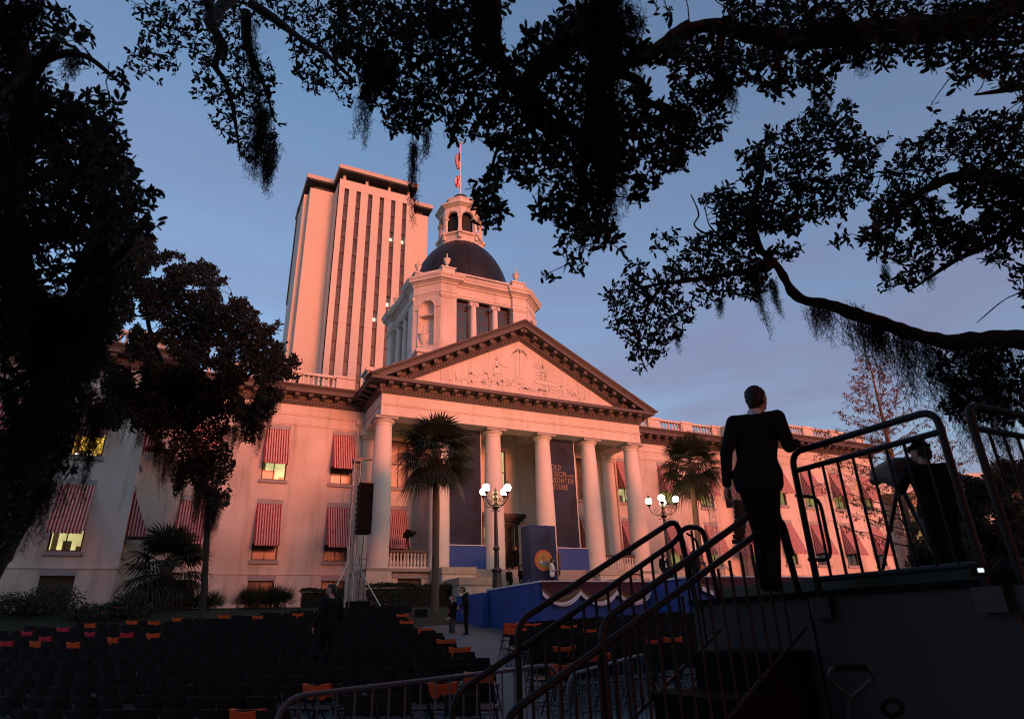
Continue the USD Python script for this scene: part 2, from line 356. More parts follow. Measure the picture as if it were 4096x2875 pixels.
r = MB(); r.box(-PX2+.35, PX2-.35, WY+.9, 26, ZC-.2, 10.78); r.box(-PX2+.35, -PX1-.3, PYF+.9, WY+.9, ZC-.2, 10.78); r.box(PX1+.3, PX2-.35, PYF+.9, WY+.9, ZC-.2, 10.78)
obj('flat_roof', r, 'roof_dark', cap)
ib = MB(); ib.box(-PX1, PX1, WY+1.6, WY+1.7, GB, ZC); ib.box(-PX2, -PX1-.7, PYF+1.6, PYF+1.7, GB, ZC); ib.box(PX1+.7, PX2, PYF+1.6, PYF+1.7, GB, ZC)
obj('inner_wall', ib, 'interior_dark', cap)

# plan line of the walls, left to right, used for belts and cornices
PLAN = [(-PX2, 20), (-PX2, PYF), (-PX1, PYF), (-PX1, WY), (-HW, WY), (-HW, FY), (HW, FY), (HW, WY), (PX1, WY), (PX1, PYF), (PX2, PYF), (PX2, 20)]
WALLS = [[(-PX2, 20), (-PX2, PYF), (-PX1, PYF), (-PX1, WY), (-HW-.02, WY)], [(HW+.02, WY), (PX1, WY), (PX1, PYF), (PX2, PYF), (PX2, 20)]]
def ridge(z, h=.05, d=.045): return [(-.02, z), (d, z), (d, z+h), (-.02, z+h)]
for w in WALLS:
    for nm, z, h, d in (('string_course', 9.20, .05, .05), ('string_course', 9.30, .04, .035), ('string_course', 8.56, .05, .05), ('string_course', 8.655, .035, .035), ('belt_course', -.07, .10, .05), ('plinth', GB, .55, .06)):
        obj(nm, sweep(w, ridge(z, h, d)), 'stucco_trim', cap)
for z, h, d in ((9.16, .05, .05), (9.26, .04, .035)):
    obj('string_course', sweep([(-HW, WY), (-HW, FY), (HW, FY), (HW, WY)], ridge(z, h, d)), 'stucco_trim', cap)
BED = [(-.02, ZC), (.05, ZC), (.05, ZC+.06), (.14, ZC+.09), (.14, ZC+.31), (.20, ZC+.34), (.20, ZC+.58), (.86, ZC+.60), (.86, ZC+.80)]
CROWN = [(.90, ZC+.80), (.90, ZC+.86), (.98, ZC+.92), (1.03, ZC+1.0), (1.03, ZC+1.06), (-.02, ZC+1.06)]
ZG = ZC+.80
for w in WALLS:
    obj('cornice', sweep(w, BED+CROWN), 'brown_trim', cap)
PORT = [(-HW, WY+.6), (-HW, FY), (HW, FY), (HW, WY+.6)]
obj('cornice', sweep(PORT, BED+[(.86, ZG+.005), (-.02, ZG+.005)]), 'brown_trim', cap)

def along(path, pitch, off, inset=.35):
    """points and outward normals spaced along a plan line"""
    out = []
    for a, b in zip(path[:-1], path[1:]):
        a, b = np.array(a, float), np.array(b, float); L = np.linalg.norm(b-a); t = (b-a)/L; n = np.array([t[1], -t[0]])
        if L < .9: continue
        k = max(1, round((L-2*inset)/pitch))
        for s in np.linspace(inset, L-inset, k+1): out.append((a+t*s+n*off, t, n))
    return out
def bracket(c, t, n, w, d, z0, z1):
    a, b = c-t*w/2, c+t*w/2; P = [(*a, z0), (*b, z0), (*(b+n*d), z0+.06), (*(a+n*d), z0+.06), (*a, z1), (*b, z1), (*(b+n*d), z1), (*(a+n*d), z1)]
    return np.array(P), np.array([(0, 3, 2, 1), (4, 5, 6, 7), (0, 1, 5, 4), (2, 3, 7, 6), (1, 2, 6, 5), (3, 0, 4, 7)])
def bsolid(m):
    mb = MB(); mb.add(*m); return mb
runs = [WALLS[0][1:3], WALLS[0][3:5], WALLS[1][0:2], WALLS[1][2:4], [(-HW, WY), (-HW, FY)], [(-HW, FY), (HW, FY)], [(HW, FY), (HW, WY)], [(-PX1, PYF), (-PX1, WY)], [(PX1, WY), (PX1, PYF)]]
for rn in runs:
    for c, t, n in along(rn, .82, .205):
        obj('modillion', bsolid(bracket(c, t, n, .27, .52, ZC+.37, ZC+.585)), 'brown_trim', cap)
    dm = MB()
    for c, t, n in along(rn, .21, .145, .12): dm.add(*bracket(c, t, n, .115, .085, ZC+.13, ZC+.28))
    obj('dentil_band', dm, 'brown_trim', cap, kind='stuff')

# pediment
APX = 16.03; SL = math.atan2(APX-(ZG), HW+1.03); ct, st = math.cos(SL), math.sin(SL)
OX, OZ = -(HW+1.03), ZG+.03      # foot of the crown line
def rake(prof, zcut=ZG+.006):
    """profile points (out, down from the crown line); swept up the left slope to the apex, mirrored"""
    prof = np.array(prof, float); L = []; T = []
    for d, dn in prof:
        px, pz = OX+st*dn, OZ-ct*dn
        s0 = max((zcut-pz)/st, -.05); s1 = (0-px)/ct
        L.append((px+ct*s0, FY-d, pz+st*s0)); T.append((0, FY-d, pz+st*s1))
    k = len(prof); v = np.array(L+T); f = []
    for i in range(k):
        j = (i+1) % k; f.append((i, j, k+j, k+i))
    f = np.array(f); mb = MB(); mb.add(v, f); cap_ = np.stack([np.zeros(k-2, int), np.arange(1, k-1), np.arange(2, k)], -1); mb.add(np.array(L), cap_)
    w = v.copy(); w[:, 0] *= -1; mb.add(w, f[:, ::-1]); w2 = np.array(L); w2[:, 0] *= -1; mb.add(w2, cap_[:, ::-1]); return mb
obj('raking_cornice', rake([(1.03, 0), (1.03, .06), (.98, .14), (.90, .20), (.90, .26), (.86, .26), (.86, .46), (.20, .48), (.20, .72), (.14, .75), (.14, .97), (.05, 1.0), (.05, 1.06), (-.3, 1.06), (-.3, 0)]), 'brown_trim', cap)
def on_rake(s, dn): return OX+ct*s+st*dn, OZ+st*s-ct*dn
LR = (0-OX)/ct
def rake_block(s, dn0, dn1, w, d0, d1, sign):
    P = []
    for yy in (FY-d0, FY-d1):
        for ss, dn in ((s-w/2, dn1), (s+w/2, dn1), (s+w/2, dn0), (s-w/2, dn0)):
            x, z = on_rake(ss, dn); P.append((sign*x, yy, z))
    F = [(0, 1, 2, 3), (7, 6, 5, 4), (0, 4, 5, 1), (1, 5, 6, 2), (2, 6, 7, 3), (3, 7, 4, 0)]
    F = np.array(F) if sign > 0 else np.array(F)[:, ::-1]
    mb = MB(); mb.add(P, F); return mb
for sg in (1, -1):
    for s in np.arange(1.75, LR-.2, .86): obj('modillion', rake_block(s, .485, .71, .27, .205, .72, sg), 'brown_trim', cap)
    dm = MB()
    for s in np.arange(2.1, LR-.1, .21):
        b = rake_block(s, .78, .94, .115, .145, .225, sg); dm.add(*b.get())
    obj('dentil_band', dm, 'brown_trim', cap, kind='stuff')
tb = .0
xt = (HW+1.03)-(1.06/st); tz = ZG
ty = MB(); ty.add([(-xt-.6, FY+.06, ZG-.2), (xt+.6, FY+.06, ZG-.2), (0, FY+.06, APX-1.06/ct+.35)], [(0, 1, 2)]); obj('tympanum', ty, 'stucco_trim', cap)
gr = MB(); prm = [(OX+.1, ZG), (-OX-.1, ZG), (0, APX-.06)]
gr.add(*extrude_xz(Polygon(prm), FY+.35, 12.)); obj('gable_roof', gr, 'roof_dark', cap)
# relief in the tympanum: palm, figure, steamboat, trees and shrubs
def relief(name, polys, y=FY+.055, th=.04):
    mb = MB()
    for p in polys:
        if isinstance(p, tuple): mb.add(*p)
        else: mb.add(*extrude_xz(p, y-th, y+.01))
    obj(name, mb, 'terracotta_relief', cap, smooth=False)
def stroke(pts, w): 
    from shapely.geometry import LineString
    return LineString(pts).buffer(w/2, cap_style=1, resolution=3)
palm = [stroke([(.0, 12.15), (.03, 13.2), (.0, 13.95)], .09)]
for a in np.linspace(-2.5, 2.5, 9):
    pts = [(math.sin(a*t*.75)*.62*t, 13.95+.34*math.sin(t*PI)*(1-abs(a)/5)+.15*t-abs(a)*.2*t*t) for t in np.linspace(0, 1, 6)]; palm.append(stroke(pts, .055))
relief('palm_relief', palm)
fig = [Point(-1.75, 13.28).buffer(.11, 6), stroke([(-1.75, 13.15), (-1.75, 12.75)], .22), Polygon([(-1.93, 12.75), (-1.57, 12.75), (-1.5, 12.2), (-2.0, 12.2)]), stroke([(-1.82, 12.2), (-1.82, 11.75)], .09), stroke([(-1.68, 12.2), (-1.68, 11.75)], .09), stroke([(-1.62, 13.02), (-1.25, 12.82), (-.95, 12.86)], .07), stroke([(-1.88, 13.02), (-2.05, 12.6)], .07), stroke([(-1.75, 13.38), (-1.75, 13.6)], .05)]
relief('figure_relief', fig)
boat = [Polygon([(1.05, 12.15), (3.0, 12.08), (2.85, 11.9), (1.2, 11.95)]), stroke([(1.3, 12.35), (2.4, 12.33)], .10), stroke([(1.35, 12.58), (2.1, 12.56)], .10), stroke([(1.45, 12.8), (1.95, 12.79)], .09), stroke([(1.55, 12.15), (1.55, 12.85)], .08), stroke([(1.9, 12.15), (1.9, 12.85)], .08), stroke([(1.72, 12.8), (1.72, 13.3)], .09), Polygon([(1.55, 13.05), (1.9, 13.05), (1.72, 13.35)])]
for a in np.linspace(.5, 2.6, 7): boat.append(stroke([(1.72+.35*math.cos(a), 12.85+.3*math.sin(a)), (1.72+.95*math.cos(a), 12.85+.72*math.sin(a))], .035))
relief('steamboat_relief', boat)
shr = []; rr = random.Random(3)
for k in range(230):
    x = rr.uniform(-6.0, 6.2); zt = 11.35+max(0, .95-abs(x+2.5)*.18 if x < 0 else (.2 if x < 2.2 else 1.05-abs(x-3.2)*.32))
    z = rr.uniform(11.25, max(11.42, zt)); 
    if z > 14.3-abs(x)*.52-.35: continue
    shr.append(stroke([(x, z), (x+rr.uniform(-.16, .16), z+rr.uniform(.02, .16))], rr.uniform(.04, .10)))
for x in (-4.6, -3.4, -5.6, 4.0, 5.0): shr.append(stroke([(x, 11.3), (x+.02, 12.1-.1*abs(x)/3)], .07))
shr = [s for s in shr]; relief('foliage_relief', shr, th=.035)

# portico: entablature, ceiling, floor, columns
en = MB(); en.box(-HW, HW, FY, FY+1.25, ZF, ZC+.3); en.box(-HW, -HW+1.25, FY+1.25, WY+.003, ZF, ZC+.3); en.box(HW-1.25, HW, FY+1.25, WY+.003, ZF, ZC+.3)
obj('portico_entablature', en, 'stucco_trim', cap)
en = MB(); en.box(-HW+1.25, HW-1.25, FY+1.25, WY-.003, ZC-.35, ZC-.2); obj('portico_ceiling', en, 'ceiling_paint', cap)
COLX = [-8.889, -5.343, -1.797, 1.797, 5.343, 8.889]
for x in COLX[1:-1]:
    b = MB(); b.box(x-.42, x+.42, FY+1.253, WY-.003, ZF+.12, ZC-.352); obj('ceiling_beam', b, 'ceiling_paint', cap)
shaft = [(.615-.14*(max(0, (t-.25)/.75))**1.6*1.0, 8.0*t) for t in np.linspace(0, 1, 10)]
for x in COLX:
    c = holder('column', cap)
    obj('shaft', lathe([(.64, 0.), (.64, .05)]+[(r_, z+.05) for r_, z in shaft]+[(.475, 8.06)], 32, (x, 0, .003)), 'column_stucco', c, smooth=40)
    obj('capital', lathe([(.475, 8.05), (.50, 8.07), (.50, 8.11), (.475, 8.13), (.475, 8.2), (.52, 8.22), (.62, 8.30), (.65, 8.36), (.64, 8.385)], 32, (x, 0, .003)), 'column_stucco', c, smooth=40)
    b = MB(); b.box(x-.68, x+.68, -.68, .68, 8.388, ZF-.003); obj('abacus', b, 'lintel_stone', c)
fl = MB(); fl.box(-9.62, 9.62, -.70, WY-.003, -.18, 0); obj('portico_floor', fl, 'granite', cap)
for s in (-1, 1):
    # pedestals under the end columns, wall under the balustrades
    for x in (8.96, 5.343):
        b = MB(); b.box(s*x-.68, s*x+.68, -.74, .7, GB, -.183); obj('pedestal', b, 'stucco_trim', cap)
    x0, x1 = sorted((s*6.03, s*8.27))
    obj('basement_wall', place(wall_panel(x0, x1, GB, -.183, [(s*7.15-.68, s*7.15+.68, GB+.05, -.52)], .3), (0, -.42, 0)), 'stucco', cap)
    b = MB(); b.box(s*7.15-.68, s*7.15+.68, -.14, -.1, GB+.05, -.52); obj('basement_door', b, 'window_frame', cap)
    b = MB(); b.box(s*7.15-.95, s*7.15+.95, -.47, -.36, -.50, -.16); obj('lintel', b, 'lintel_stone', cap)
    sw = MB(); sw.box(min(s*9.64, s*9.3), max(s*9.64, s*9.3), .703, WY-.003, GB, -.183); obj('basement_wall', sw, 'stucco', cap)
    # porch balustrade
    b = MB(); b.box(x0, x1, -.16, .16, .003, .13); obj('balustrade_plinth', b, 'stucco_trim', cap)
    b = MB(); b.box(x0, x1, -.19, .19, .90, 1.02); obj('balustrade_rail', b, 'window_frame', cap)
    for x in np.linspace(x0+.13, x1-.13, 11):
        obj('baluster', lathe([(.05, .13), (.075, .16), (.05, .22), (.085, .36), (.05, .55), (.04, .7), (.065, .8), (.065, .9)], 8, (x, 0, 0), cap=False), 'stucco_trim', cap, smooth=40)
    # pilaster on the wall behind the end column
    b = MB(); b.box(s*8.889-.5, s*8.889+.5, WY-.32, WY-.003, .003, 8.05); obj('pilaster', b, 'stucco_trim', cap)
    b = MB(); b.box(s*8.889-.58, s*8.889+.58, WY-.42, WY-.003, 8.053, 8.2); b.box(s*8.889-.68, s*8.889+.68, WY-.52, WY-.003, 8.203, ZF-.003); obj('pilaster_capital', b, 'stucco_trim', cap)
    # downpipe
    obj('downpipe', tube([(s*9.72, WY-.09, ZC-.1), (s*9.72, WY-.09, GB+.1)], .065, 8), 'stucco_trim', cap, smooth=40)
    b = MB(); b.box(s*9.72-.14, s*9.72+.14, WY-.24, WY-.01, 8.95, 9.25); obj('downpipe_head', b, 'stucco_trim', cap)
# front steps and cheek walls
for k in range(9):
    b = MB(); b.box(-4.6, 4.6, -.74-.36*(k+1), -.743-.36*k+.36*0, GB, -.19-.17*k-.003*k); obj('step', b, 'granite', cap)
for s in (-1, 1):
    for (xa, xb, ya, yb, z) in ((3.98, 6.0, -2.35, -.75, -.42), (3.98, 5.9, -4.6, -2.353, -1.12)):
        x0, x1 = sorted((s*xa, s*xb)); b = MB(); b.box(x0+.06, x1-.06, ya+.06, yb, GB, z-.003); obj('cheek_wall', b, 'stucco', cap)
        b = MB(); b.box(x0, x1, ya, yb, z, z+.36); obj('cheek_cap', b, 'cap_stone', cap)

# doorway
d = holder('doorway', cap)
b = MB(); b.box(-1.5, 1.5, WY-.16, WY-.004, 3.22, 3.40); b.box(-1.62, 1.62, WY-.34, WY-.004, 3.402, 3.52); b.box(-1.75, 1.75, WY-.55, WY-.004, 3.60, 3.85); b.box(-1.66, 1.66, WY-.44, WY-.004, 3.52, 3.598); obj('hood', b, 'window_frame', d)
b = MB(); b.box(-1.36, -1.16, WY-.12, WY-.004, .003, 3.218); b.box(1.16, 1.36, WY-.12, WY-.004, .003, 3.218); obj('jamb', b, 'window_frame', d)
b = MB()
for x in (-1.1, -.5, .04, .58, 1.1): b.box(x-.06, x+.06, WY+.1, WY+.2, .02, 3.2)
for z in (.1, 1.0, 2.15, 2.3, 3.12): b.box(-1.15, 1.15, WY+.11, WY+.19, z-.06, z+.06)
obj('door_leaf', b, 'window_frame', d)
b = MB(); b.box(-1.15, 1.15, WY+.14, WY+.15, .02, 3.2); obj('door_glass', b, 'pane_glass', d)
b = MB(); b.box(-.75, -.3, WY+1.0, WY+1.05, 2.3, 3.1); b.box(.1, 1.0, WY+1.0, WY+1.05, 2.0, 3.1); b.box(.75, 1.05, WY+1.0, WY+1.05, .9, 2.0); obj('hall_light', b, 'room_yellow', d)

# ---- windows
def window(parent, x, y, z0, z1, w, out=(0, -1), lit=None, red=False, cords=False):
    """sash window centred at plan point (x, y) on a wall facing `out`"""
    rz = math.atan2(out[0], -out[1]); h = holder('window', parent); loc = (x, y, 0); fm = 'red_frame' if red else 'window_frame'
    b = MB(); y0, y1 = .10, .19
    for a in (-w, w-.07): b.box(a, a+.07, y0, y1, z0, z1)
    for c in (z0, z1-.07, (z0+z1)/2-.035): b.box(-w+.07, w-.07, y0, y1, c, c+.07)
    b.box(-.022, .022, y0+.015, y1-.015, z0+.07, z1-.07)
    obj('frame', place(b.get(), loc, rz), fm, h)
    b = MB(); b.quad((-w+.05, .15, z0+.05), (w-.05, .15, z0+.05), (w-.05, .15, z1-.05), (-w+.05, .15, z1-.05))
    obj('pane', place(b.get(), loc, rz), 'pane_glass' if lit or cords else 'dark_glass', h)
    if lit:
        b = MB(); b.quad((-w, .9, z0-.2), (w+.0, .9, z0-.2), (w+.0, .9, z1+.1), (-w, .9, z1+.1)); b.quad((-w, .9, z0-.2), (-w, .9, z1+.1), (-w, .22, z1+.1), (-w, .22, z0-.2)); b.quad((w, .9, z0-.2), (w, .22, z0-.2), (w, .22, z1+.1), (w, .9, z1+.1))
        obj('lit_room', place(b.get(), loc, rz), lit, h)
        b = MB(); rr2 = random.Random(int(x*10+z0*7)); q = rr2.uniform(-.5, .1)
        b.box(q, q+rr2.uniform(.25, .6), .55, .8, z0-.2, z0+rr2.uniform(.35, .7)); b.box(w-.3, w-.05, .5, .75, z0-.2, z0+.3); obj('furniture', place(b.get(), loc, rz), 'curtain', h)
        b = MB(); b.box(-w+.1, w-.15, .45, .8, z0+1.15, z0+1.19); b.box(-w+.05, -w+.25, .6, .85, z0-.1, z0+1.2); obj('shelf', place(b.get(), loc, rz), 'curtain', h)
        if lit == 'room_yellow':
            for bx in (-.45, .05, .2): obj('bulb', place(lathe([(0, -.1), (.08, -.06), (.1, 0), (.08, .06), (0, .1)], 8, (bx, .5, z0+.15), cap=False), loc, rz), 'bulb_white', h, smooth=True)
    elif cords:
        b = MB(); b.quad((-w, .28, z0), (w, .28, z0), (w, .28, z1), (-w, .28, z1)); obj('curtain', place(b.get(), loc, rz), 'curtain', h)
    b = MB(); b.box(-w-.11, w+.11, -.12, .09, z0-.19, z0-.003); obj('sill', place(b.get(), loc, rz), 'lintel_stone', h)
    return h
def lintel(x, y, z, w=.72, out=(0, -1)):
    b = MB(); b.box(-w, w, -.035, .06, z+.003, z+.27); obj('lintel', place(b.get(), (x, y, 0), math.atan2(out[0], -out[1])), 'lintel_stone', cap)
def awning(x, y, ztop, drop, w, reach, out=(0, -1), stripes=10):
    """striped cloth awning: sloping front, two side cheeks and a scalloped valance"""
    V = []; F = []; U = []
    def quad(ps, us):
        n = len(V); V.extend(ps); U.extend(us); F.append((n, n+1, n+2)); F.append((n, n+2, n+3))
    zb = ztop-drop; S = stripes; q_ = random.Random(int(x*31+ztop*7)); sg0 = q_.uniform(.02, .10); tw0 = q_.uniform(-.03, .03)
    for i in range(6):        # front in strips, sagging a little
        a, b = i/6, (i+1)/6; sag = lambda t: sg0*math.sin(PI*t)
        pa, pb = (-.02-reach*a, ztop-drop*a-sag(a)), (-.02-reach*b, ztop-drop*b-sag(b))
        quad([(-w, pb[0], pb[1]-tw0*b), (w, pb[0], pb[1]+tw0*b), (w, pa[0], pa[1]+tw0*a), (-w, pa[0], pa[1]-tw0*a)], [(0, b), (S, b), (S, a), (0, a)])
    for sg in (-1, 1):
        n = len(V); V.extend([(sg*w, -.02, ztop), (sg*w, -.02, zb), (sg*w, -.02-reach, zb)]); U.extend([(0, 0), (0, 1), (reach/(2*w)*S, 1)]); F.append((n, n+1, n+2))
    v0 = 2*stripes; pts = np.linspace(-w, w, v0*2+1)
    for i in range(len(pts)-1):
        x0, x1 = pts[i], pts[i+1]; d0, d1 = (.13+.05*abs(math.sin(PI*(p+w)/(2*w)*stripes/1.)) for p in (x0, x1)); u0, u1 = ((p+w)/(2*w)*S for p in (x0, x1)); yy = -.02-reach
        quad([(x0, yy, zb-d0), (x1, yy, zb-d1), (x1, yy, zb), (x0, yy, zb)], [(u0, 1.1), (u1, 1.1), (u1, 1), (u0, 1)])
    v, f = place((np.array(V, float), np.array(F)), (x, y, 0), math.atan2(out[0], -out[1]))
    h = holder('awning', cap)
    obj('cloth', (v, f), 'awning_cloth', h, uv=np.array(U))
    fr = MB(); fr.add(*tube([(-w, -.03, zb+.01), (-w+.0, -.02-reach+.02, zb+.01), (w, -.02-reach+.02, zb+.01), (w, -.03, zb+.01)], .014, 4)); obj('frame', place(fr.get(), (x, y, 0), math.atan2(out[0], -out[1])), 'galvanised', h)
LIT = {(-14.43, 0): 'room_green', (14.43, 0): 'room_dim', (18.35, 0): 'room_dim', (10.52, 0): 'room_green', (14.43, 1): 'room_dim', (18.35, 1): 'room_dim'}
for x in WIN_X:
    for k, (a, b) in enumerate(ROWS):
        lit = LIT.get((x, k)); window(cap, x, WY, a, b, W2, lit=lit, cords=not lit and (k == 2 or x in (-10.52, -14.43)))
        lintel(x, WY, b)
        if k < 2: awning(x, WY, b-.01, 2.12 if k == 0 else 2.24, .69, .92 if k == 0 else .98)
for s in (-1, 1):
    for i, x0 in enumerate(PWX):
        for k, (a, b) in enumerate(ROWS):
            x = s*x0; lit = None
            if s < 0 and i == 0: lit = ('room_yellow', 'room_green', None)[k]
            if s > 0: lit = (('room_dim', 'room_dim', 'room_dim', 'room_dim'), ('room_dim', None, None, None), (None,)*4)[k][i]
            window(cap, x, PYF, a, b, W2, lit=lit, cords=not lit and k == 2); lintel(x, PYF, b)
            if k < 2: awning(x, PYF, b-.01, 2.12 if k == 0 else 2.24, .69, .92 if k == 0 else .98)
    sx, sy_, o = s*PX1, (PYF+WY)/2, (-s, 0)
    for k, (a, b) in enumerate(ROWS[:2]):
        window(cap, sx, sy_, a, b, .55, out=o, lit='room_dim' if s > 0 and k == 1 else None); lintel(sx, sy_, b, .6, o)
        awning(sx, sy_, b-.01, 2.12 if k == 0 else 2.24, .58, .92 if k == 0 else .98, out=o, stripes=8)
for x in (-6.95, 0., 6.95):
    window(cap, x, WY, 5.18, 8.22, .62, lit='room_green' if x == 0 else None, cords=x != 0)
    if x:
        window(cap, x, WY, .69, 3.78, .62); lintel(x, WY, 3.78); awning(x, WY, 3.77, 2.24, .62, .98)

# ---- roof balustrade of the wings and pavilions
def balustrade(a, b, npan):
    a, b = np.array(a, float), np.array(b, float); L = np.linalg.norm(b-a); t = (b-a)/L; rz = math.atan2(t[1], t[0])
    def put(name, mb, m='stucco_trim', **k): obj(name, place(mb.get() if isinstance(mb, MB) else mb, (a[0], a[1], 0), rz), m, cap, **k)
    z0 = 10.94; pw = 1.15; bay = (L-pw)/npan
    q = MB(); q.box(0, L, -.2, .2, 10.78, 11.22); put('parapet_plinth', q)
    for i in range(npan+1):
        c = pw/2+i*bay; q = MB(); q.box(c-pw/2, c+pw/2, -.24, .24, 11.223, 12.0); q.box(c-pw/2+.12, c+pw/2-.12, -.265, -.238, 11.33, 11.88); put('parapet_pier', q)
        q = MB(); q.box(c-pw/2-.05, c+pw/2+.05, -.31, .31, 12.003, 12.10); q.box(c-pw/2-.02, c+pw/2+.02, -.27, .27, 12.1, 12.2); put('pier_cap', q)
    for i in range(npan):
        c0, c1 = pw+i*bay, i*bay+bay; q = MB(); q.box(c0+.05, c1-.05, -.21, .21, 11.98, 12.14); put('parapet_rail', q)
        nb = max(3, int((c1-c0)/.29))
        for x in np.linspace(c0+.16, c1-.16, nb):
            put('baluster', lathe([(.10, 11.223), (.10, 11.27), (.055, 11.30), (.105, 11.47), (.06, 11.66), (.045, 11.8), (.08, 11.88), (.085, 11.975)], 7, (x, 0, 0), cap=False), smooth=40)
for s in (-1, 1):
    if s < 0: balustrade((-PX1-.1, WY+.32), (-10.1, WY+.32), 3); balustrade((-PX2+.3, PYF+.32), (-PX1-.1, PYF+.32), 4)
    else: balustrade((10.1, WY+.32), (PX1+.1, WY+.32), 3); balustrade((PX1+.1, PYF+.32), (PX2-.3, PYF+.32), 4)
    q = MB(); x0, x1 = sorted((s*(PX1-.1), s*(PX1+.3))); q.box(x0, x1, PYF+.6, WY+.1, 10.78, 12.1); obj('parapet_wall', q, 'stucco_trim', cap)
# attic pedestals with an urn behind the pediment
URN = [(.10, 0), (.22, .03), (.22, .08), (.08, .16), (.08, .24), (.20, .36), (.33, .60), (.37, .82), (.36, .9), (.42, .93), (.42, .99), (.30, 1.0), (.22, 1.05), (.10, 1.10), (.06, 1.22), (.10, 1.30), (.06, 1.38), (.05, 1.52), (.085, 1.60), (.07, 1.68), (0.01, 1.78)]
def urn(x, y, z, sc): obj('urn', lathe([(a*sc, b*sc) for a, b in URN], 16, (x, y, z), cap=False), 'stucco_trim', cap, smooth=50)
at = MB(); at.box(-7.2, 7.2, 4.6, 17.2, 10.8, 14.2); obj('attic_block', at, 'stucco_trim', cap)
for x, y, z in ((-5.4, 3.6, 14.85), (5.4, 3.6, 14.85), (-8.6, 4.2, 13.2), (8.6, 4.2, 13.2)):
    b = MB(); b.box(x-.62, x+.62, y-.62, y+.62, 10.9, z-.3); obj('attic_pedestal', b, 'stucco_trim', cap)
    b = MB(); b.box(x-.78, x+.78, y-.78, y+.78, z-.297, z-.15); b.box(x-.7, x+.7, y-.7, y+.7, z-.15, z); obj('pedestal_cap', b, 'stucco_trim', cap)
    if abs(x) < 6:
        obj('urn_base', lathe([(.62, 0), (.5, .12), (.3, .28), (.16, .42)], 16, (x, y, z)), 'stucco_trim', cap, smooth=40); urn(x, y, z+.36, 1.02)
# ---------------------------------------------------------------- drum, dome and cupola
DY = 10.2; A_, B_, PO = 3.68, 5.10, .24
def turn(m, k):
    v, f = m; a = k*PI/2; c, s = round(math.cos(a)), round(math.sin(a)); return np.column_stack([v[:, 0]*c-v[:, 1]*s, v[:, 0]*s+v[:, 1]*c+DY, v[:, 2]]), f
def rpath(o=0.):
    q = [(-A_, -(B_+PO)), (-2.42, -(B_+PO)), (-2.42, -B_), (2.42, -B_), (2.42, -(B_+PO)), (A_, -(B_+PO))]; out = []
    for k in range(4):
        a = k*PI/2; c, s = round(math.cos(a)), round(math.sin(a)); out += [(x*c-y*s, x*s+y*c+DY) for x, y in q]
    return out
RP = rpath()
obj('drum_entablature', sweep(RP, [(-.3, 20.62), (.0, 20.62), (.0, 20.78), (.05, 20.8), (.05, 20.86), (.0, 20.88), (.0, 21.5), (.10, 21.56), (.10, 21.66), (.30, 21.8), (.44, 21.84), (.44, 22.0), (.50, 22.06), (.56, 22.18), (.56, 22.24), (.05, 22.3), (-.3, 22.3)], True), 'stucco_trim', cap)
obj('drum_base', sweep(RP, [(-.3, 13.6), (.12, 13.6), (.12, 15.7), (.05, 15.85), (-.3, 15.9)], True), 'stucco_trim', cap)
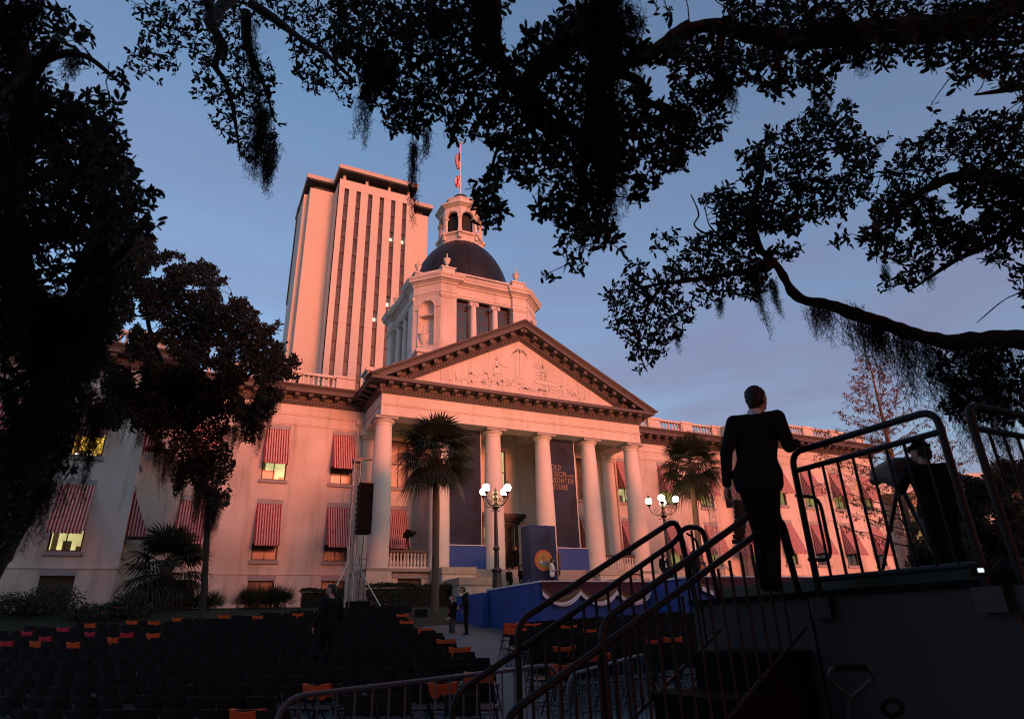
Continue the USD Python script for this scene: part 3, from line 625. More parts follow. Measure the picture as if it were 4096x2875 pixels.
# piers with capitals
for k in range(4):
    for s in (-1, 1):
        x0, x1 = sorted((s*2.42, s*A_))
        b = MB(); b.box(x0, x1, -(B_+PO), -B_+.5, 15.9, 20.3); b.box(x0+.14, x1-.14, -(B_+PO)-.03, -(B_+PO)+.01, 16.4, 20.0); obj('drum_pier', turn(b.get(), k), 'stucco_trim', cap)
        b = MB(); b.box(x0-.03, x1+.03, -(B_+PO)-.05, -B_+.4, 20.303, 20.38); b.box(x0-.09, x1+.09, -(B_+PO)-.11, -B_+.4, 20.46, 20.617); b.box(x0-.06, x1+.06, -(B_+PO)-.07, -B_+.4, 20.38, 20.46); obj('pier_capital', turn(b.get(), k), 'stucco_trim', cap)
        b = MB(); b.box(x0+.1, x1-.1, -(B_+PO)+.1, -B_+.9, 22.3, 23.0); obj('parapet_pedestal', turn(b.get(), k), 'stucco_trim', cap)
        b = MB(); b.box(x0+.02, x1-.02, -(B_+PO)+.02, -B_+.98, 23.003, 23.12); obj('pedestal_cap', turn(b.get(), k), 'stucco_trim', cap)
        cx, cy = (x0+x1)/2, -(B_+PO)+.5; a = k*PI/2; c, sn = round(math.cos(a)), round(math.sin(a)); wx, wy = cx*c-cy*sn, cx*sn+cy*c+DY
        obj('urn_base', lathe([(.42, 0), (.3, .1), (.16, .22), (.12, .3)], 12, (wx, wy, 23.12)), 'stucco_trim', cap, smooth=40); urn(wx, wy, 23.34, .70)
    # windows between the piers
    b = MB(); b.box(-2.42, 2.42, -B_+.5, -B_+.6, 15.9, 20.62); 
    for n, (xa, xb) in enumerate(((-2.40, -1.18), (-.66, .66), (1.18, 2.40))):
        h = holder('drum_window', cap); z0, z1 = 16.2, 20.45
        fr = MB()
        for a in (xa, xb-.06): fr.box(a, a+.06, -B_+.36, -B_+.46, z0, z1)
        for z in (z0, z1-.06): fr.box(xa+.06, xb-.06, -B_+.36, -B_+.46, z, z+.06)
        for t in (1, 2): x = xa+(xb-xa)*t/3; fr.box(x-.016, x+.016, -B_+.38, -B_+.44, z0+.06, z1-.55)
        for t in (1, 2, 3, 4): z = z0+(z1-.5-z0)*t/4; fr.box(xa+.06, xb-.06, -B_+.385, -B_+.435, z-.016, z+.016)
        obj('frame', turn(fr.get(), k), 'red_frame', h)
        ar = MB(); xm, hw_ = (xa+xb)/2, (xb-xa)/6
        for q in (-1, 0, 1): ar.add(*tube([(xm+q*2*hw_+hw_*math.cos(t), -B_+.41, z1-.55+.34*math.sin(t)) for t in np.linspace(0, PI, 7)], .016, 4))
        obj('tracery', turn(ar.get(), k), 'red_frame', h)
        p = MB(); p.quad((xa+.04, -B_+.42, z0+.04), (xb-.04, -B_+.42, z0+.04), (xb-.04, -B_+.42, z1-.04), (xa+.04, -B_+.42, z1-.04)); obj('pane', turn(p.get(), k), 'dark_glass', h)
    mul = MB()
    for x in (-.92, .92): mul.box(x-.26, x+.26, -B_+.3, -B_+.5, 15.9, 20.617)
    obj('drum_wall', turn(mul.get(), k), 'stucco_trim', cap)
    for x in (-.92, .92):
        a = k*PI/2; c, sn = round(math.cos(a)), round(math.sin(a)); cx, cy = x, -B_+.05; wx, wy = cx*c-cy*sn, cx*sn+cy*c+DY
        h = holder('ionic_column', cap)
        obj('shaft', lathe([(.31, 15.9), (.31, 16.0), (.26, 16.08), (.26, 17.5), (.225, 20.05), (.25, 20.1)], 20, (wx, wy, 0)), 'column_stucco', h, smooth=40)
        vo = MB()
        for sx in (-.27, .27): vo.add(*tube([(sx, cy-.27, 20.16), (sx, cy+.27, 20.16)], .125, 12))
        vo.box(-.27, .27, cy-.25, cy+.25, 20.14, 20.27); vo.box(-.36, .36, cy-.3, cy+.3, 20.28, 20.36)
        v, f = vo.get(); v[:, 0] += x; obj('volute_capital', turn((v, f), k), 'stucco_trim', h, smooth=40)
    # blocking balustrade on the parapet
    q = MB(); q.box(-2.4, 2.4, -B_+.12, -B_+.42, 22.3, 22.42); obj('parapet_plinth', turn(q.get(), k), 'stucco_trim', cap)
    q = MB(); q.box(-2.4, 2.4, -B_+.08, -B_+.46, 22.82, 22.95); obj('parapet_rail', turn(q.get(), k), 'stucco_trim', cap)
    q = MB()
    for x in np.linspace(-2.28, 2.28, 24): q.add(*lathe([(.05, 22.42), (.08, 22.52), (.04, 22.66), (.06, 22.82)], 6, (x, -B_+.27, 0), cap=False))
    obj('small_balusters', turn(q.get(), k), 'stucco_trim', cap, kind='stuff')
    # diagonal face with an arched niche
    c0 = np.array([A_, -(B_+PO)]); c1 = np.array([B_+PO, -A_]); mid = (c0+c1)/2; L = np.linalg.norm(c1-c0)
    ro = .62; zs = 19.55; pts = [(-L/2, 15.9), (L/2, 15.9), (L/2, 20.6), (-L/2, 20.6)]
    hole = [(-ro, 16.4), (ro, 16.4)]+[(ro*math.cos(t), zs+ro*math.sin(t)) for t in np.linspace(0, PI, 13)]
    v, f = extrude_xz(Polygon(pts, [hole]), 0, .12); v[:, 1] += .0
    nm = MB(); nm.add(v, f); R = 0
    def niche(nu=12, nv=8):
        V = []; prof = [(ro, 16.4), (ro, 17.5), (ro, 18.6), (ro, zs)]+[(ro*math.cos(t), zs+ro*math.sin(t)) for t in np.linspace(.15, PI/2, 7)]
        for rr_, z in prof: V += [(rr_*math.cos(t), .02+.75*rr_*math.sin(t), z) for t in np.linspace(0, PI, nu)]
        i, j = np.meshgrid(np.arange(len(prof)-1), np.arange(nu-1), indexing='ij'); a = (i*nu+j).ravel(); return np.array(V), np.stack([a, a+1, a+nu+1, a+nu], -1)
    nm.add(*niche())
    tr = MB(); tr.add(*tube([(-(ro+.06), -.03, 16.4), (-(ro+.06), -.03, zs)]+[((ro+.06)*math.cos(t), -.03, zs+(ro+.06)*math.sin(t)) for t in np.linspace(PI, 0, 13)]+[(ro+.06, -.03, 16.4)], .065, 5))
    tr.box(-.1, .1, -.1, .02, zs+ro-.05, zs+ro+.24); tr.box(-L/2, -ro-.0, -.06, .02, zs-.06, zs+.06); tr.box(ro, L/2, -.06, .02, zs-.06, zs+.06); tr.box(-ro, ro, -.02, .4, 18.9, 18.98)
    for nm_, mm in (('niche', nm), ('niche_surround', tr)):
        v, f = mm.get(); a = PI/4; w = np.column_stack([v[:, 0]*math.cos(a)-v[:, 1]*math.sin(a)+mid[0], v[:, 0]*math.sin(a)+v[:, 1]*math.cos(a)+mid[1], v[:, 2]]); obj(nm_, turn((w, f), k), 'stucco_trim', cap)
    q = MB(); v = np.array([(c0[0], c0[1]+.2, 22.3), (c1[0]-.2, c1[1], 22.3), (c1[0]-.5, c1[1], 22.3), (c0[0], c0[1]+.5, 22.3)]); w = v.copy(); w[:, 2] = 22.85
    q.add(np.vstack([v, w]), [(0, 1, 5, 4), (2, 3, 7, 6), (4, 5, 6, 7)]); obj('parapet_wall', turn(q.get(), k), 'stucco_trim', cap)
obj('drum_roof', lathe([(4.9, 22.25), (4.2, 22.8)], 8, (0, DY, 0), PI/8), 'roof_dark', cap)
dome = [(4.32, 22.4), (4.32, 23.0), (4.22, 23.15), (4.20, 23.7), (4.12, 24.4), (3.98, 25.1), (3.75, 25.8), (3.42, 26.5), (3.0, 27.15), (2.5, 27.75), (2.1, 28.15), (1.85, 28.35)]
ds = smooth_path(np.array([(a, b) for a, b in dome[3:]]), 4); prof = dome[:3]+[tuple(p) for p in ds]
obj('dome', lathe(prof, 64, (0, DY, 0), cap=False), 'dome_metal', cap, smooth=40)
rb = holder('dome_ribs', cap)
for k in range(16):
    a = PI/16+k*PI/8; obj('rib', tube([((r_+.005)*math.cos(a), DY+(r_+.005)*math.sin(a), z) for r_, z in prof[3:]], .022, 4, cap=False), 'dome_metal', rb, smooth=True)
OC = PI/8
def octo(prof, name, m='stucco_trim', ph=OC): obj(name, lathe(prof, 8, (0, DY, 0), ph), m, cap)
octo([(2.05, 28.1), (2.05, 28.35), (1.92, 28.42), (1.92, 28.95), (1.98, 29.0), (2.16, 29.08), (2.16, 29.22), (2.05, 29.3), (1.6, 29.32)], 'cupola_base')
octo([(1.45, 29.3), (1.45, 31.6)], 'cupola_core', 'interior_dark')
for k in range(8):
    a = OC+k*PI/4; x, y = 1.84*math.cos(a), DY+1.84*math.sin(a)
    h = holder('cupola_column', cap); b = MB(); b.box(-.15, .15, -.15, .15, 29.32, 30.72); b.box(-.2, .2, -.2, .2, 29.32, 29.45); obj('shaft', place(b.get(), (x, y, 0), a), 'stucco_trim', h)
    b = MB(); b.box(-.19, .19, -.19, .19, 30.723, 30.80); b.box(-.23, .23, -.23, .23, 30.80, 30.92); obj('capital', place(b.get(), (x, y, 0), a), 'stucco_trim', h)
    b = MB(); b.box(1.82, 2.12, -.12, .12, 28.55, 29.0); b.box(1.85, 2.24, -.15, .15, 29.0, 29.28); obj('cupola_bracket', place(b.get(), (0, DY, 0), a), 'stucco_trim', cap)
    am = k*PI/4; ap = 1.84*math.cos(PI/8); half = 1.84*math.sin(PI/8); ra = half-.17
    hole = [(-ra, 30.9), (ra, 30.9)]+[(ra*math.cos(t), 30.92+ra*math.sin(t)) for t in np.linspace(0, PI, 11)]
    arch = Polygon([(-half, 30.92), (half, 30.92), (half, 31.75), (-half, 31.75)]).difference(Polygon(hole).buffer(0))
    v, f = extrude_xz(arch, -.13, .13); b = MB(); b.add(v, f); b.add(*tube([((ra+.05)*math.cos(t), -.15, 30.95+(ra+.05)*math.sin(t)) for t in np.linspace(0, PI, 11)], .035, 4)); b.box(-.07, .07, -.2, -.1, 31.4, 31.66)
    v, f = b.get(); w = np.column_stack([v[:, 0], v[:, 1]-ap, v[:, 2]]); obj('cupola_arch', place((w, f), (0, DY, 0), am), 'stucco_trim', cap)
octo([(1.86, 31.75), (1.92, 31.78), (1.92, 31.95), (2.05, 32.0), (2.22, 32.12), (2.34, 32.16), (2.34, 32.3), (2.0, 32.42), (1.75, 32.5), (1.75, 32.72), (1.5, 32.78), (1.5, 33.2), (1.56, 33.22), (1.56, 33.32), (1.0, 33.36)], 'cupola_cornice')
obj('cupola_dome', lathe([(1.0, 33.34), (.95, 33.6), (.85, 33.9), (.66, 34.18), (.42, 34.36), (.14, 34.45), (.1, 34.5)], 32, (0, DY, 0)), 'dome_metal', cap, smooth=40)
fp = thing('flagpole', 'slim white flagpole with a gold ball standing on top of the dome cupola', 'flagpole', (0, DY, 34.42))
obj('pole', tube([(0, 0, 0), (0, 0, 3), (0, 0, 6.2)], [.075, .06, .045], 8), 'white_paint', fp, smooth=40)
obj('ball', lathe([(.0, 6.16), (.09, 6.2), (.13, 6.3), (.09, 6.4), (0, 6.44)], 10, cap=False), 'gold_paint', fp, smooth=True)
# limp flags: cloth gathered in folds
M['flag_stripes'] = usdkit.material(stage, '/World/Looks/flag_stripes', {'uv': ('uvmap', {'attribute': 'st'}), 's': ('separate_xyz', {}), 'm': ('math', {'math_type': 'multiply', 'value2': 6.5}), 'f': ('math', {'math_type': 'fraction'}), 'l': ('math', {'math_type': 'less_than', 'value2': .5}),
    'mx': ('mix', {'color1': (.72, .70, .68), 'color2': (.55, .03, .05)}), 'cx': ('math', {'math_type': 'less_than', 'value2': .40}), 'cy': ('math', {'math_type': 'greater_than', 'value2': .46}), 'c': ('math', {'math_type': 'multiply'}), 'm2': ('mix', {'color2': (.02, .03, .11)}), 'p': ('principled_bsdf', {'roughness': .85})},
    [('uv.UV', 's.vector'), ('s.y', 'm.value1'), ('m.value', 'f.value1'), ('f.value', 'l.value1'), ('l.value', 'mx.fac'), ('s.x', 'cx.value1'), ('s.y', 'cy.value1'), ('cx.value', 'c.value1'), ('cy.value', 'c.value2'), ('mx.color', 'm2.color1'), ('c.value', 'm2.fac'), ('m2.color', 'p.base_color')], surface='p.BSDF')
M['flag_cross'] = usdkit.material(stage, '/World/Looks/flag_cross', {'uv': ('uvmap', {'attribute': 'st'}), 's': ('separate_xyz', {}), 'a': ('math', {'math_type': 'subtract'}), 'aa': ('math', {'math_type': 'absolute'}), 'b': ('math', {'math_type': 'add'}), 'b1': ('math', {'math_type': 'subtract', 'value2': 1.}), 'bb': ('math', {'math_type': 'absolute'}),
    'mn': ('math', {'math_type': 'minimum'}), 'l': ('math', {'math_type': 'less_than', 'value2': .13}), 'mx': ('mix', {'color1': (.72, .70, .68), 'color2': (.55, .03, .05)}), 'p': ('principled_bsdf', {'roughness': .85})},
    [('uv.UV', 's.vector'), ('s.x', 'a.value1'), ('s.y', 'a.value2'), ('a.value', 'aa.value1'), ('s.x', 'b.value1'), ('s.y', 'b.value2'), ('b.value', 'b1.value1'), ('b1.value', 'bb.value1'), ('aa.value', 'mn.value1'), ('bb.value', 'mn.value2'), ('mn.value', 'l.value1'), ('l.value', 'mx.fac'), ('mx.color', 'p.base_color')], surface='p.BSDF')
def limp_flag(name, label, ztop, h, m, seed):
    t = thing(name, label, 'flag', (0, DY, ztop)); nu, nv = 26, 14; V = []; U = []; r2 = random.Random(seed); ph = r2.uniform(0, 6)
    for j in range(nv):
        s = j/(nv-1)
        for i in range(nu):
            u = i/(nu-1); x = -.05-.52*u*(.65+.35*math.sin(s*PI))-.06*math.sin(9*u+3*s+ph)*u; y = .13*math.sin(u*15+1.2*s+ph)*min(1, u*4)-.05*u; z = -h*s*(1-.12*u)-.34*u*h*(.6+.4*s)*.55
            V.append((x, y, z)); U.append((u, 1-s))
    i, j = np.meshgrid(np.arange(nv-1), np.arange(nu-1), indexing='ij'); a = (i*nu+j).ravel()
    f = np.stack([a, a+1, a+nu+1, a+nu], -1); f = np.vstack([f[:, [0, 1, 2]], f[:, [0, 2, 3]]])
    obj('cloth', (np.array(V), f), m, t, smooth=True, uv=np.array(U))
limp_flag('flag', 'red and white striped flag with dark canton hanging limp, upper one on the pole', 39.5, 1.95, 'flag_stripes', 2)
limp_flag('flag', 'white flag with a red diagonal cross hanging limp below the striped flag', 36.75, 1.4, 'flag_cross', 5)

# ---------------------------------------------------------------- office tower behind
tw = thing('office_tower', 'tall pink concrete office tower with dark vertical window strips behind the dome', 'tower')
TY, TB, TW, TS, TT = 44.3, 5.75, 9.35, 3.9, 59.5
SX = [-4.62, -2.85, -1.07, .71, 2.48, 4.27]; SWH = .335
b = MB(); b.box(-TW, -TB-.003, TY+TS, TY+15, -2, TT); b.box(TB+.003, TW, TY+TS, TY+15, -2, TT); obj('side_wall', b, 'tower_concrete', tw)
b = MB(); b.box(-TW-.6, -TW-.003, TY+TS+2.0, TY+13, -2, TT-.02); obj('side_bay', b, 'tower_concrete', tw)
b = MB(); b.box(-TB, -TB+.25, TY+.003, TY+TS, -2, TT); b.box(TB-.25, TB, TY+.003, TY+TS, -2, TT); obj('bay_return', b, 'tower_concrete', tw)
xs = [-TB]+[e for x in SX for e in (x-SWH, x+SWH)]+[TB]
for i in range(0, len(xs), 2):
    b = MB(); b.box(xs[i], xs[i+1], TY, TY+.9, -2, 58.0); obj('pier', b, 'tower_concrete', tw)
    for z in np.arange(14., 58, 7.3):
        q = MB(); q.box(xs[i]-.004, xs[i+1]+.004, TY-.012, TY+.2, z, z+.05); obj('pier_joint', q, 'tower_cap', tw)
b = MB(); b.box(-TB, TB, TY, TY+.9, 58.003, TT); obj('parapet_wall', b, 'tower_concrete', tw)
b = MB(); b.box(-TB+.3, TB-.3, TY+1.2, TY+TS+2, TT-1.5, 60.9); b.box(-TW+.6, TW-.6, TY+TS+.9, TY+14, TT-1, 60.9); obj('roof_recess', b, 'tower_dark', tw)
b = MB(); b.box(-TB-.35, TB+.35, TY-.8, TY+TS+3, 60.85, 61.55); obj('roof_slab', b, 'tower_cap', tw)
b = MB(); b.box(-TB-.2, TB+.2, TY-.65, TY+TS+2.5, 60.70, 60.847); b.box(-TW-.5, -TB-.203, TY+TS-.35, TY+15, 60.70, 60.847); b.box(TB+.203, TW+.5, TY+TS-.35, TY+15, 60.70, 60.847); obj('shade_soffit', b, 'tower_dark', tw)  # dark sheets under the slabs, shade of the undersides put into the colour
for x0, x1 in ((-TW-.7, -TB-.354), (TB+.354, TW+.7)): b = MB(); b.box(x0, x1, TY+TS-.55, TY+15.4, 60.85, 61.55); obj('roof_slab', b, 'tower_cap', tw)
b = MB(); b.box(-TW-.75, -TW-.603, TY+12.2, TY+13, 43.6, 61.5); obj('dark_edge_strip', b, 'tower_dark', tw)  # thin dark vertical strip along the far left edge of the tower
for x in (-5.0, -1.6, 1.9, 5.0): 
    b = MB(); b.box(x-.2, x+.2, TY+.55, TY+.95, TT+.003, 60.698); obj('roof_post', b, 'tower_concrete', tw)
FH = 2.75
litw = {(4, 54.0-FH*.0): 1}
LITS = {(4, 2): 1, (5, 2): 1, (3, 7): .5, (4, 6): 1, (0, 13): 1}
for i, x in enumerate(SX):
    for k in range(17):
        z1 = 58.0-FH*k; z0 = z1-FH
        w = holder('window', tw)
        b = MB(); b.box(x-SWH, x+SWH, TY+.32, TY+.42, z0, z0+1.02); obj('spandrel', b, 'spandrel', w)
        q = MB(); q.quad((x-SWH, TY+.46, z0+1.02), (x+SWH, TY+.46, z0+1.02), (x+SWH, TY+.46, z1), (x-SWH, TY+.46, z1)); obj('pane', q, 'pane_glass' if (i, k) in LITS else 'tower_glass', w)
        if (i, k) in LITS:
            q = MB(); q.box(x-.26, x+.22, TY+.75, TY+.8, z0+1.35, z0+1.85); obj('ceiling_light', q, 'office_light', w)
            q = MB(); q.box(x-SWH, x+SWH, TY+.86, TY+.88, z0+1.0, z1); obj('back_wall', q, 'curtain', w)
            if LITS[(i, k)] == 1 and i in (3, 4):
                q = MB(); q.box(x-.1, x+.3, TY+.76, TY+.8, z0+1.1, z0+1.3); obj('desk_lamp', q, 'office_light', w)
b = MB(); b.box(-TB+.26, TB-.26, TY+.905, TY+TS, -2, TT-.01); obj('core', b, 'interior_dark', tw)
# ---------------------------------------------------------------- people
def bone(a, b, ra, rb, n=12):
    s = lambda p, r: m3.Manifold.sphere(r, n).translate([float(q) for q in p])
    return m3.Manifold.batch_hull([s(a, ra), s(b, rb)])
def blob(pts, n=12):
    return m3.Manifold.batch_hull([m3.Manifold.sphere(r, n).translate([float(q) for q in p]) for p, r in pts])
def union(ms): return m3.Manifold.batch_boolean(ms, m3.OpType.Add)
def finish(man, edge=.04, it=6):
    if edge: man = man.refine_to_length(edge)
    q = man.to_mesh(); t = trimesh.Trimesh(q.vert_properties[:, :3], q.tri_verts, process=True)
    if it: trimesh.smoothing.filter_taubin(t, iterations=it)
    return t
def hand(w, fwd, side, thumb, curl=.5, s=1., n=8):
    """palm, four fingers of unequal length and a thumb; w wrist, fwd direction of the fingers, side towards the thumb"""
    w, fwd, side = (np.asarray(q, float) for q in (w, fwd, side)); fwd /= np.linalg.norm(fwd); side -= fwd*(side@fwd); side /= np.linalg.norm(side); nrm = np.cross(fwd, side)*thumb
    parts = [blob([(w, .024*s), (w+fwd*.085*s+side*.03*s, .014*s), (w+fwd*.088*s-side*.03*s, .013*s), (w+fwd*.02*s+side*.026*s, .018*s)], n)]
    for i, L in enumerate((.070, .078, .072, .056)):
        b = w+fwd*.088*s+side*(.031-.0205*i)*s; d = fwd.copy(); seg = [L*.46, L*.32, L*.22]; r = .0088*s
        for k, q in enumerate(seg):
            a = curl*(.5+.45*k); d2 = fwd*math.cos(a*(k+1)*.62)+nrm*math.sin(a*(k+1)*.62); e = b+d2*q*s; parts.append(bone(b, e, r, r*.9, n)); b = e; r *= .92
    b = w+fwd*.025*s+side*.032*s; d = fwd*.65+side*.65+nrm*.25; d /= np.linalg.norm(d); e = b+d*.042*s; parts.append(bone(b, e, .0125*s, .0105*s, n)); d = fwd*.9+side*.25+nrm*.3; d /= np.linalg.norm(d); parts.append(bone(e, e+d*.032*s, .0105*s, .0085*s, n))
    return union(parts)
BASE = dict(pelvis=(0, 0, .97), waist=(0, .0, 1.10), chest=(0, .0, 1.32), neck=(0, -.005, 1.50), head=(0, .025, 1.655),
            shL=(-.19, -.01, 1.45), elL=(-.235, -.03, 1.16), wrL=(-.22, .06, .92), shR=(.19, -.01, 1.45), elR=(.235, -.03, 1.16), wrR=(.22, .06, .92),
            hpL=(-.09, 0, .94), knL=(-.10, .02, .52), anL=(-.105, -.02, .09), hpR=(.09, 0, .94), knR=(.10, .02, .52), anR=(.105, -.02, .09))
def person(label, loc, heading, height=1.75, pose=None, top='suit_black', bottom='suit_black', hair='hair_dark', skin='skin', shirt=None, tie=None, long_hair=False, skirt=False, glasses=False, cap_=None, turn_=0., fine=False, lanyard=None, hands=None, sleeves=True, group=None, build=1., tilt=0., tilt_skip=()):
    J = {k: np.array(v, float) for k, v in BASE.items()}
    for k, v in (pose or {}).items(): J[k] = np.array(v, float)
    for k in J:
        if k not in tilt_skip: J[k][0] += tilt*max(0, J[k][2]-.09)
    t = thing('person', label, 'person', loc, heading, group); s = height/1.78; n = 16 if fine else 10; ed = .03 if fine else .06
    H = J['head']; ct_, st_ = math.cos(turn_), math.sin(turn_)
    hd = lambda x, y, z: H+np.array([x*ct_-y*st_, x*st_+y*ct_, z])
    skull = blob([(hd(0, -.012, .035), .088), (hd(0, .03, .02), .076), (hd(0, .045, -.06), .048), (hd(0, .02, -.03), .066)], n)
    face = [bone(hd(0, .10, .005), hd(0, .118, -.028), .009, .014, n), bone(hd(-.078, -.005, .01), hd(-.08, -.008, -.035), .016, .010, n), bone(hd(.078, -.005, .01), hd(.08, -.008, -.035), .016, .010, n), bone(hd(-.022, .088, -.065), hd(.022, .088, -.065), .009, .009, n)]
    neck = bone(J['neck']-[0, 0, .04], H+[0, -.015, -.06], .058, .052, n)
    arms = []; hands = hands or {}
    for q in 'LR':
        arms += [bone(J['sh'+q], J['el'+q], .046, .038, n), bone(J['el'+q], J['wr'+q], .036, .025, n)]
        d = J['wr'+q]-J['el'+q]; d /= np.linalg.norm(d); o = hands.get(q, {})
        arms.append(hand(J['wr'+q]+d*.005, o.get('fwd', d), o.get('side', (0, 1, 0) if abs(d[2]) > .5 else (0, 0, 1)), o.get('thumb', 1 if q == 'L' else -1), o.get('curl', .7), 1., 8))
    legs = []
    for q in 'LR':
        legs += [bone(J['hp'+q], J['kn'+q], .078, .05, n), bone(J['kn'+q], J['an'+q], .05, .034, n)]
    torso = [blob([(J['shL'], .05), (J['shR'], .05), (J['chest']+[-.08, .015, 0], .10), (J['chest']+[.08, .015, 0], .10)], n), blob([(J['chest']+[-.07, .01, -.03], .10), (J['chest']+[.07, .01, -.03], .10), (J['waist']+[-.05, 0, 0], .095), (J['waist']+[.05, 0, 0], .095)], n), blob([(J['waist']+[-.05, 0, 0], .095), (J['waist']+[.05, 0, 0], .095), (J['hpL']+[.0, -.01, .03], .085), (J['hpR']+[-.0, -.01, .03], .085)], n)]
    body = finish(union([skull, neck]+face+arms+legs+torso), ed, 3); sc = lambda m: (np.asarray(m.vertices)*s*np.array([build, build, 1]), np.asarray(m.faces))
    obj('body', sc(body), skin, t, smooth=True)
    ey = MB()
    for x in (-.03, .03): ey.mesh(finish(m3.Manifold.sphere(.0095, 8).translate([float(v) for v in hd(x, .094, .012)]), 0, 0))
    obj('eyes', sc(trimesh.Trimesh(*ey.get(), process=False)), 'eye_dark', t)
    # hair
    hp = [blob([(hd(0, -.022, .052), .088), (hd(0, .025, .06), .070), (hd(0, -.035, .0), .080), (hd(0, -.05, -.045), .062)], n)]
    if long_hair: hp.append(blob([(hd(0, -.04, .0), .08), (hd(-.05, -.05, -.16), .045), (hd(.05, -.05, -.16), .045)], n))
    hm = finish(union(hp), .012 if fine else ed, 2)
    if fine:
        hm.vertices += hm.vertex_normals*((meshkit.fbm(np.asarray(hm.vertices)*[60, 60, 25], 3, 3)-.42)*.022)[:, None]
    obj('hair', sc(hm), hair, t, smooth=not fine)
    if cap_:
        c = union([blob([(hd(0, -.01, .07), .094), (hd(0, .0, .085), .085)], n), m3.Manifold.cylinder(.016, .115, .12, 20).translate([float(v) for v in hd(0, .0, .075)]), blob([(hd(-.05, .13, .05), .012), (hd(.05, .13, .05), .012), (hd(-.075, .06, .06), .012), (hd(.075, .06, .06), .012)], 8)])
        obj('cap', sc(finish(c, 0, 0)), cap_, t, smooth=40)
    # garments
    g = .016; up = [blob([(J['shL']+[-.008, 0, .0], .062), (J['shR']+[.008, 0, .0], .062), (J['chest']+[-.085, .02, .0], .112), (J['chest']+[.085, .02, .0], .112), (J['chest']+[0, -.03, .08], .09)], n), blob([(J['chest']+[-.08, .012, 0], .114), (J['chest']+[.08, .012, 0], .114), (J['waist']+[-.06, .005, 0], .108), (J['waist']+[.06, .005, 0], .108)], n)]
    lowz = [(J['waist']+[-.06, .005, 0], .108), (J['waist']+[.06, .005, 0], .108), (J['hpL']+[-.02, 0, .0], .10), (J['hpR']+[.02, 0, .0], .10)]
    up.append(blob(lowz, n)); up.append(blob([(J['hpL']+[-.02, 0, .03], .104), (J['hpR']+[.02, 0, .03], .104), (J['hpL']+[-.025, 0, -.06], .09), (J['hpR']+[.025, 0, -.06], .09)], n))
    for q in 'LR':
        d = J['wr'+q]-J['el'+q]; up.append(bone(J['sh'+q], J['el'+q], .068, .056, n))
        up.append(bone(J['el'+q], J['el'+q]+d*(.93 if sleeves else .25), .054, .042, n))
    obj('jacket' if not shirt or top != shirt else 'shirt', sc(finish(union(up), ed, 4)), top, t, smooth=True)
    lo = []
    if skirt:
        lo = [blob([(J['hpL'], .105), (J['hpR'], .105), (J['knL']+[0, 0, .02], .09), (J['knR']+[0, 0, .02], .09)], n)]
    else:
        for q in 'LR': lo += [bone(J['hp'+q], J['kn'+q], .098, .068, n), bone(J['kn'+q], J['an'+q]+[0, 0, .0], .068, .055, n)]
        lo.append(blob([(J['hpL'], .1), (J['hpR'], .1), (J['pelvis'], .1)], n))
    obj('skirt' if skirt else 'trousers', sc(finish(union(lo), ed, 3)), bottom, t, smooth=True)
    for q in 'LR':
        a = J['an'+q]; fd = np.array([0, 1, 0.]); kd = J['kn'+q]-J['hp'+q]
        obj('shoe', sc(finish(blob([(a+[0, -.04, -.045], .042), (a+[0, .06, -.05], .040), (a+[0, .165, -.06], .03), (a+[0, 0, .0], .045)], n).trim_by_plane([0, 0, 1], float(a[2]-.09)), 0, 0)), 'riser_dark', t, smooth=40)
    if shirt and top != shirt:
        v = [J['neck']+[-.055, .085, -.0], J['neck']+[.055, .085, -.0], J['chest']+[0, .145, -.12], J['neck']+[0, .075, -.0]]
        m = union([blob([(v[0]-[0, .03, 0.01], .02), (v[1]-[0, .03, .01], .02), (v[2]-[0, .02, 0], .012)], n), m3.Manifold.cylinder(.05, .068, .062, 16).translate([float(q) for q in J['neck']+[0, .0, -.01]])])
        obj('shirt', sc(finish(m, 0, 0)), shirt, t, smooth=40)
    if tie: obj('tie', sc(finish(blob([(J['neck']+[0, .095, -.02], .012), (J['chest']+[-.02, .150, -.1], .012), (J['chest']+[.02, .150, -.1], .012)], 8), 0, 0)), tie, t)
    if lanyard: obj('lanyard', sc(finish(union([bone(J['neck']+[-.07, .07, -.02], J['chest']+[0, .155, -.12], .008, .008, 8), bone(J['neck']+[.07, .07, -.02], J['chest']+[0, .155, -.12], .008, .008, 8), m3.Manifold.cube([.08, .008, .11], True).translate([float(q) for q in J['chest']+[0, .160, -.19]])]), 0, 0)), lanyard, t)
    if glasses: obj('glasses', sc(finish(union([bone(hd(-.05, .10, .014), hd(-.012, .112, .014), .012, .012, 8), bone(hd(.012, .112, .014), hd(.05, .10, .014), .012, .012, 8), bone(hd(-.02, .112, .014), hd(.02, .112, .014), .004, .004, 6), bone(hd(.055, .09, .016), hd(.082, .0, .016), .004, .004, 6), bone(hd(-.055, .09, .016), hd(-.082, .0, .016), .004, .004, 6)]), 0, 0)), 'black_metal', t)
    return t

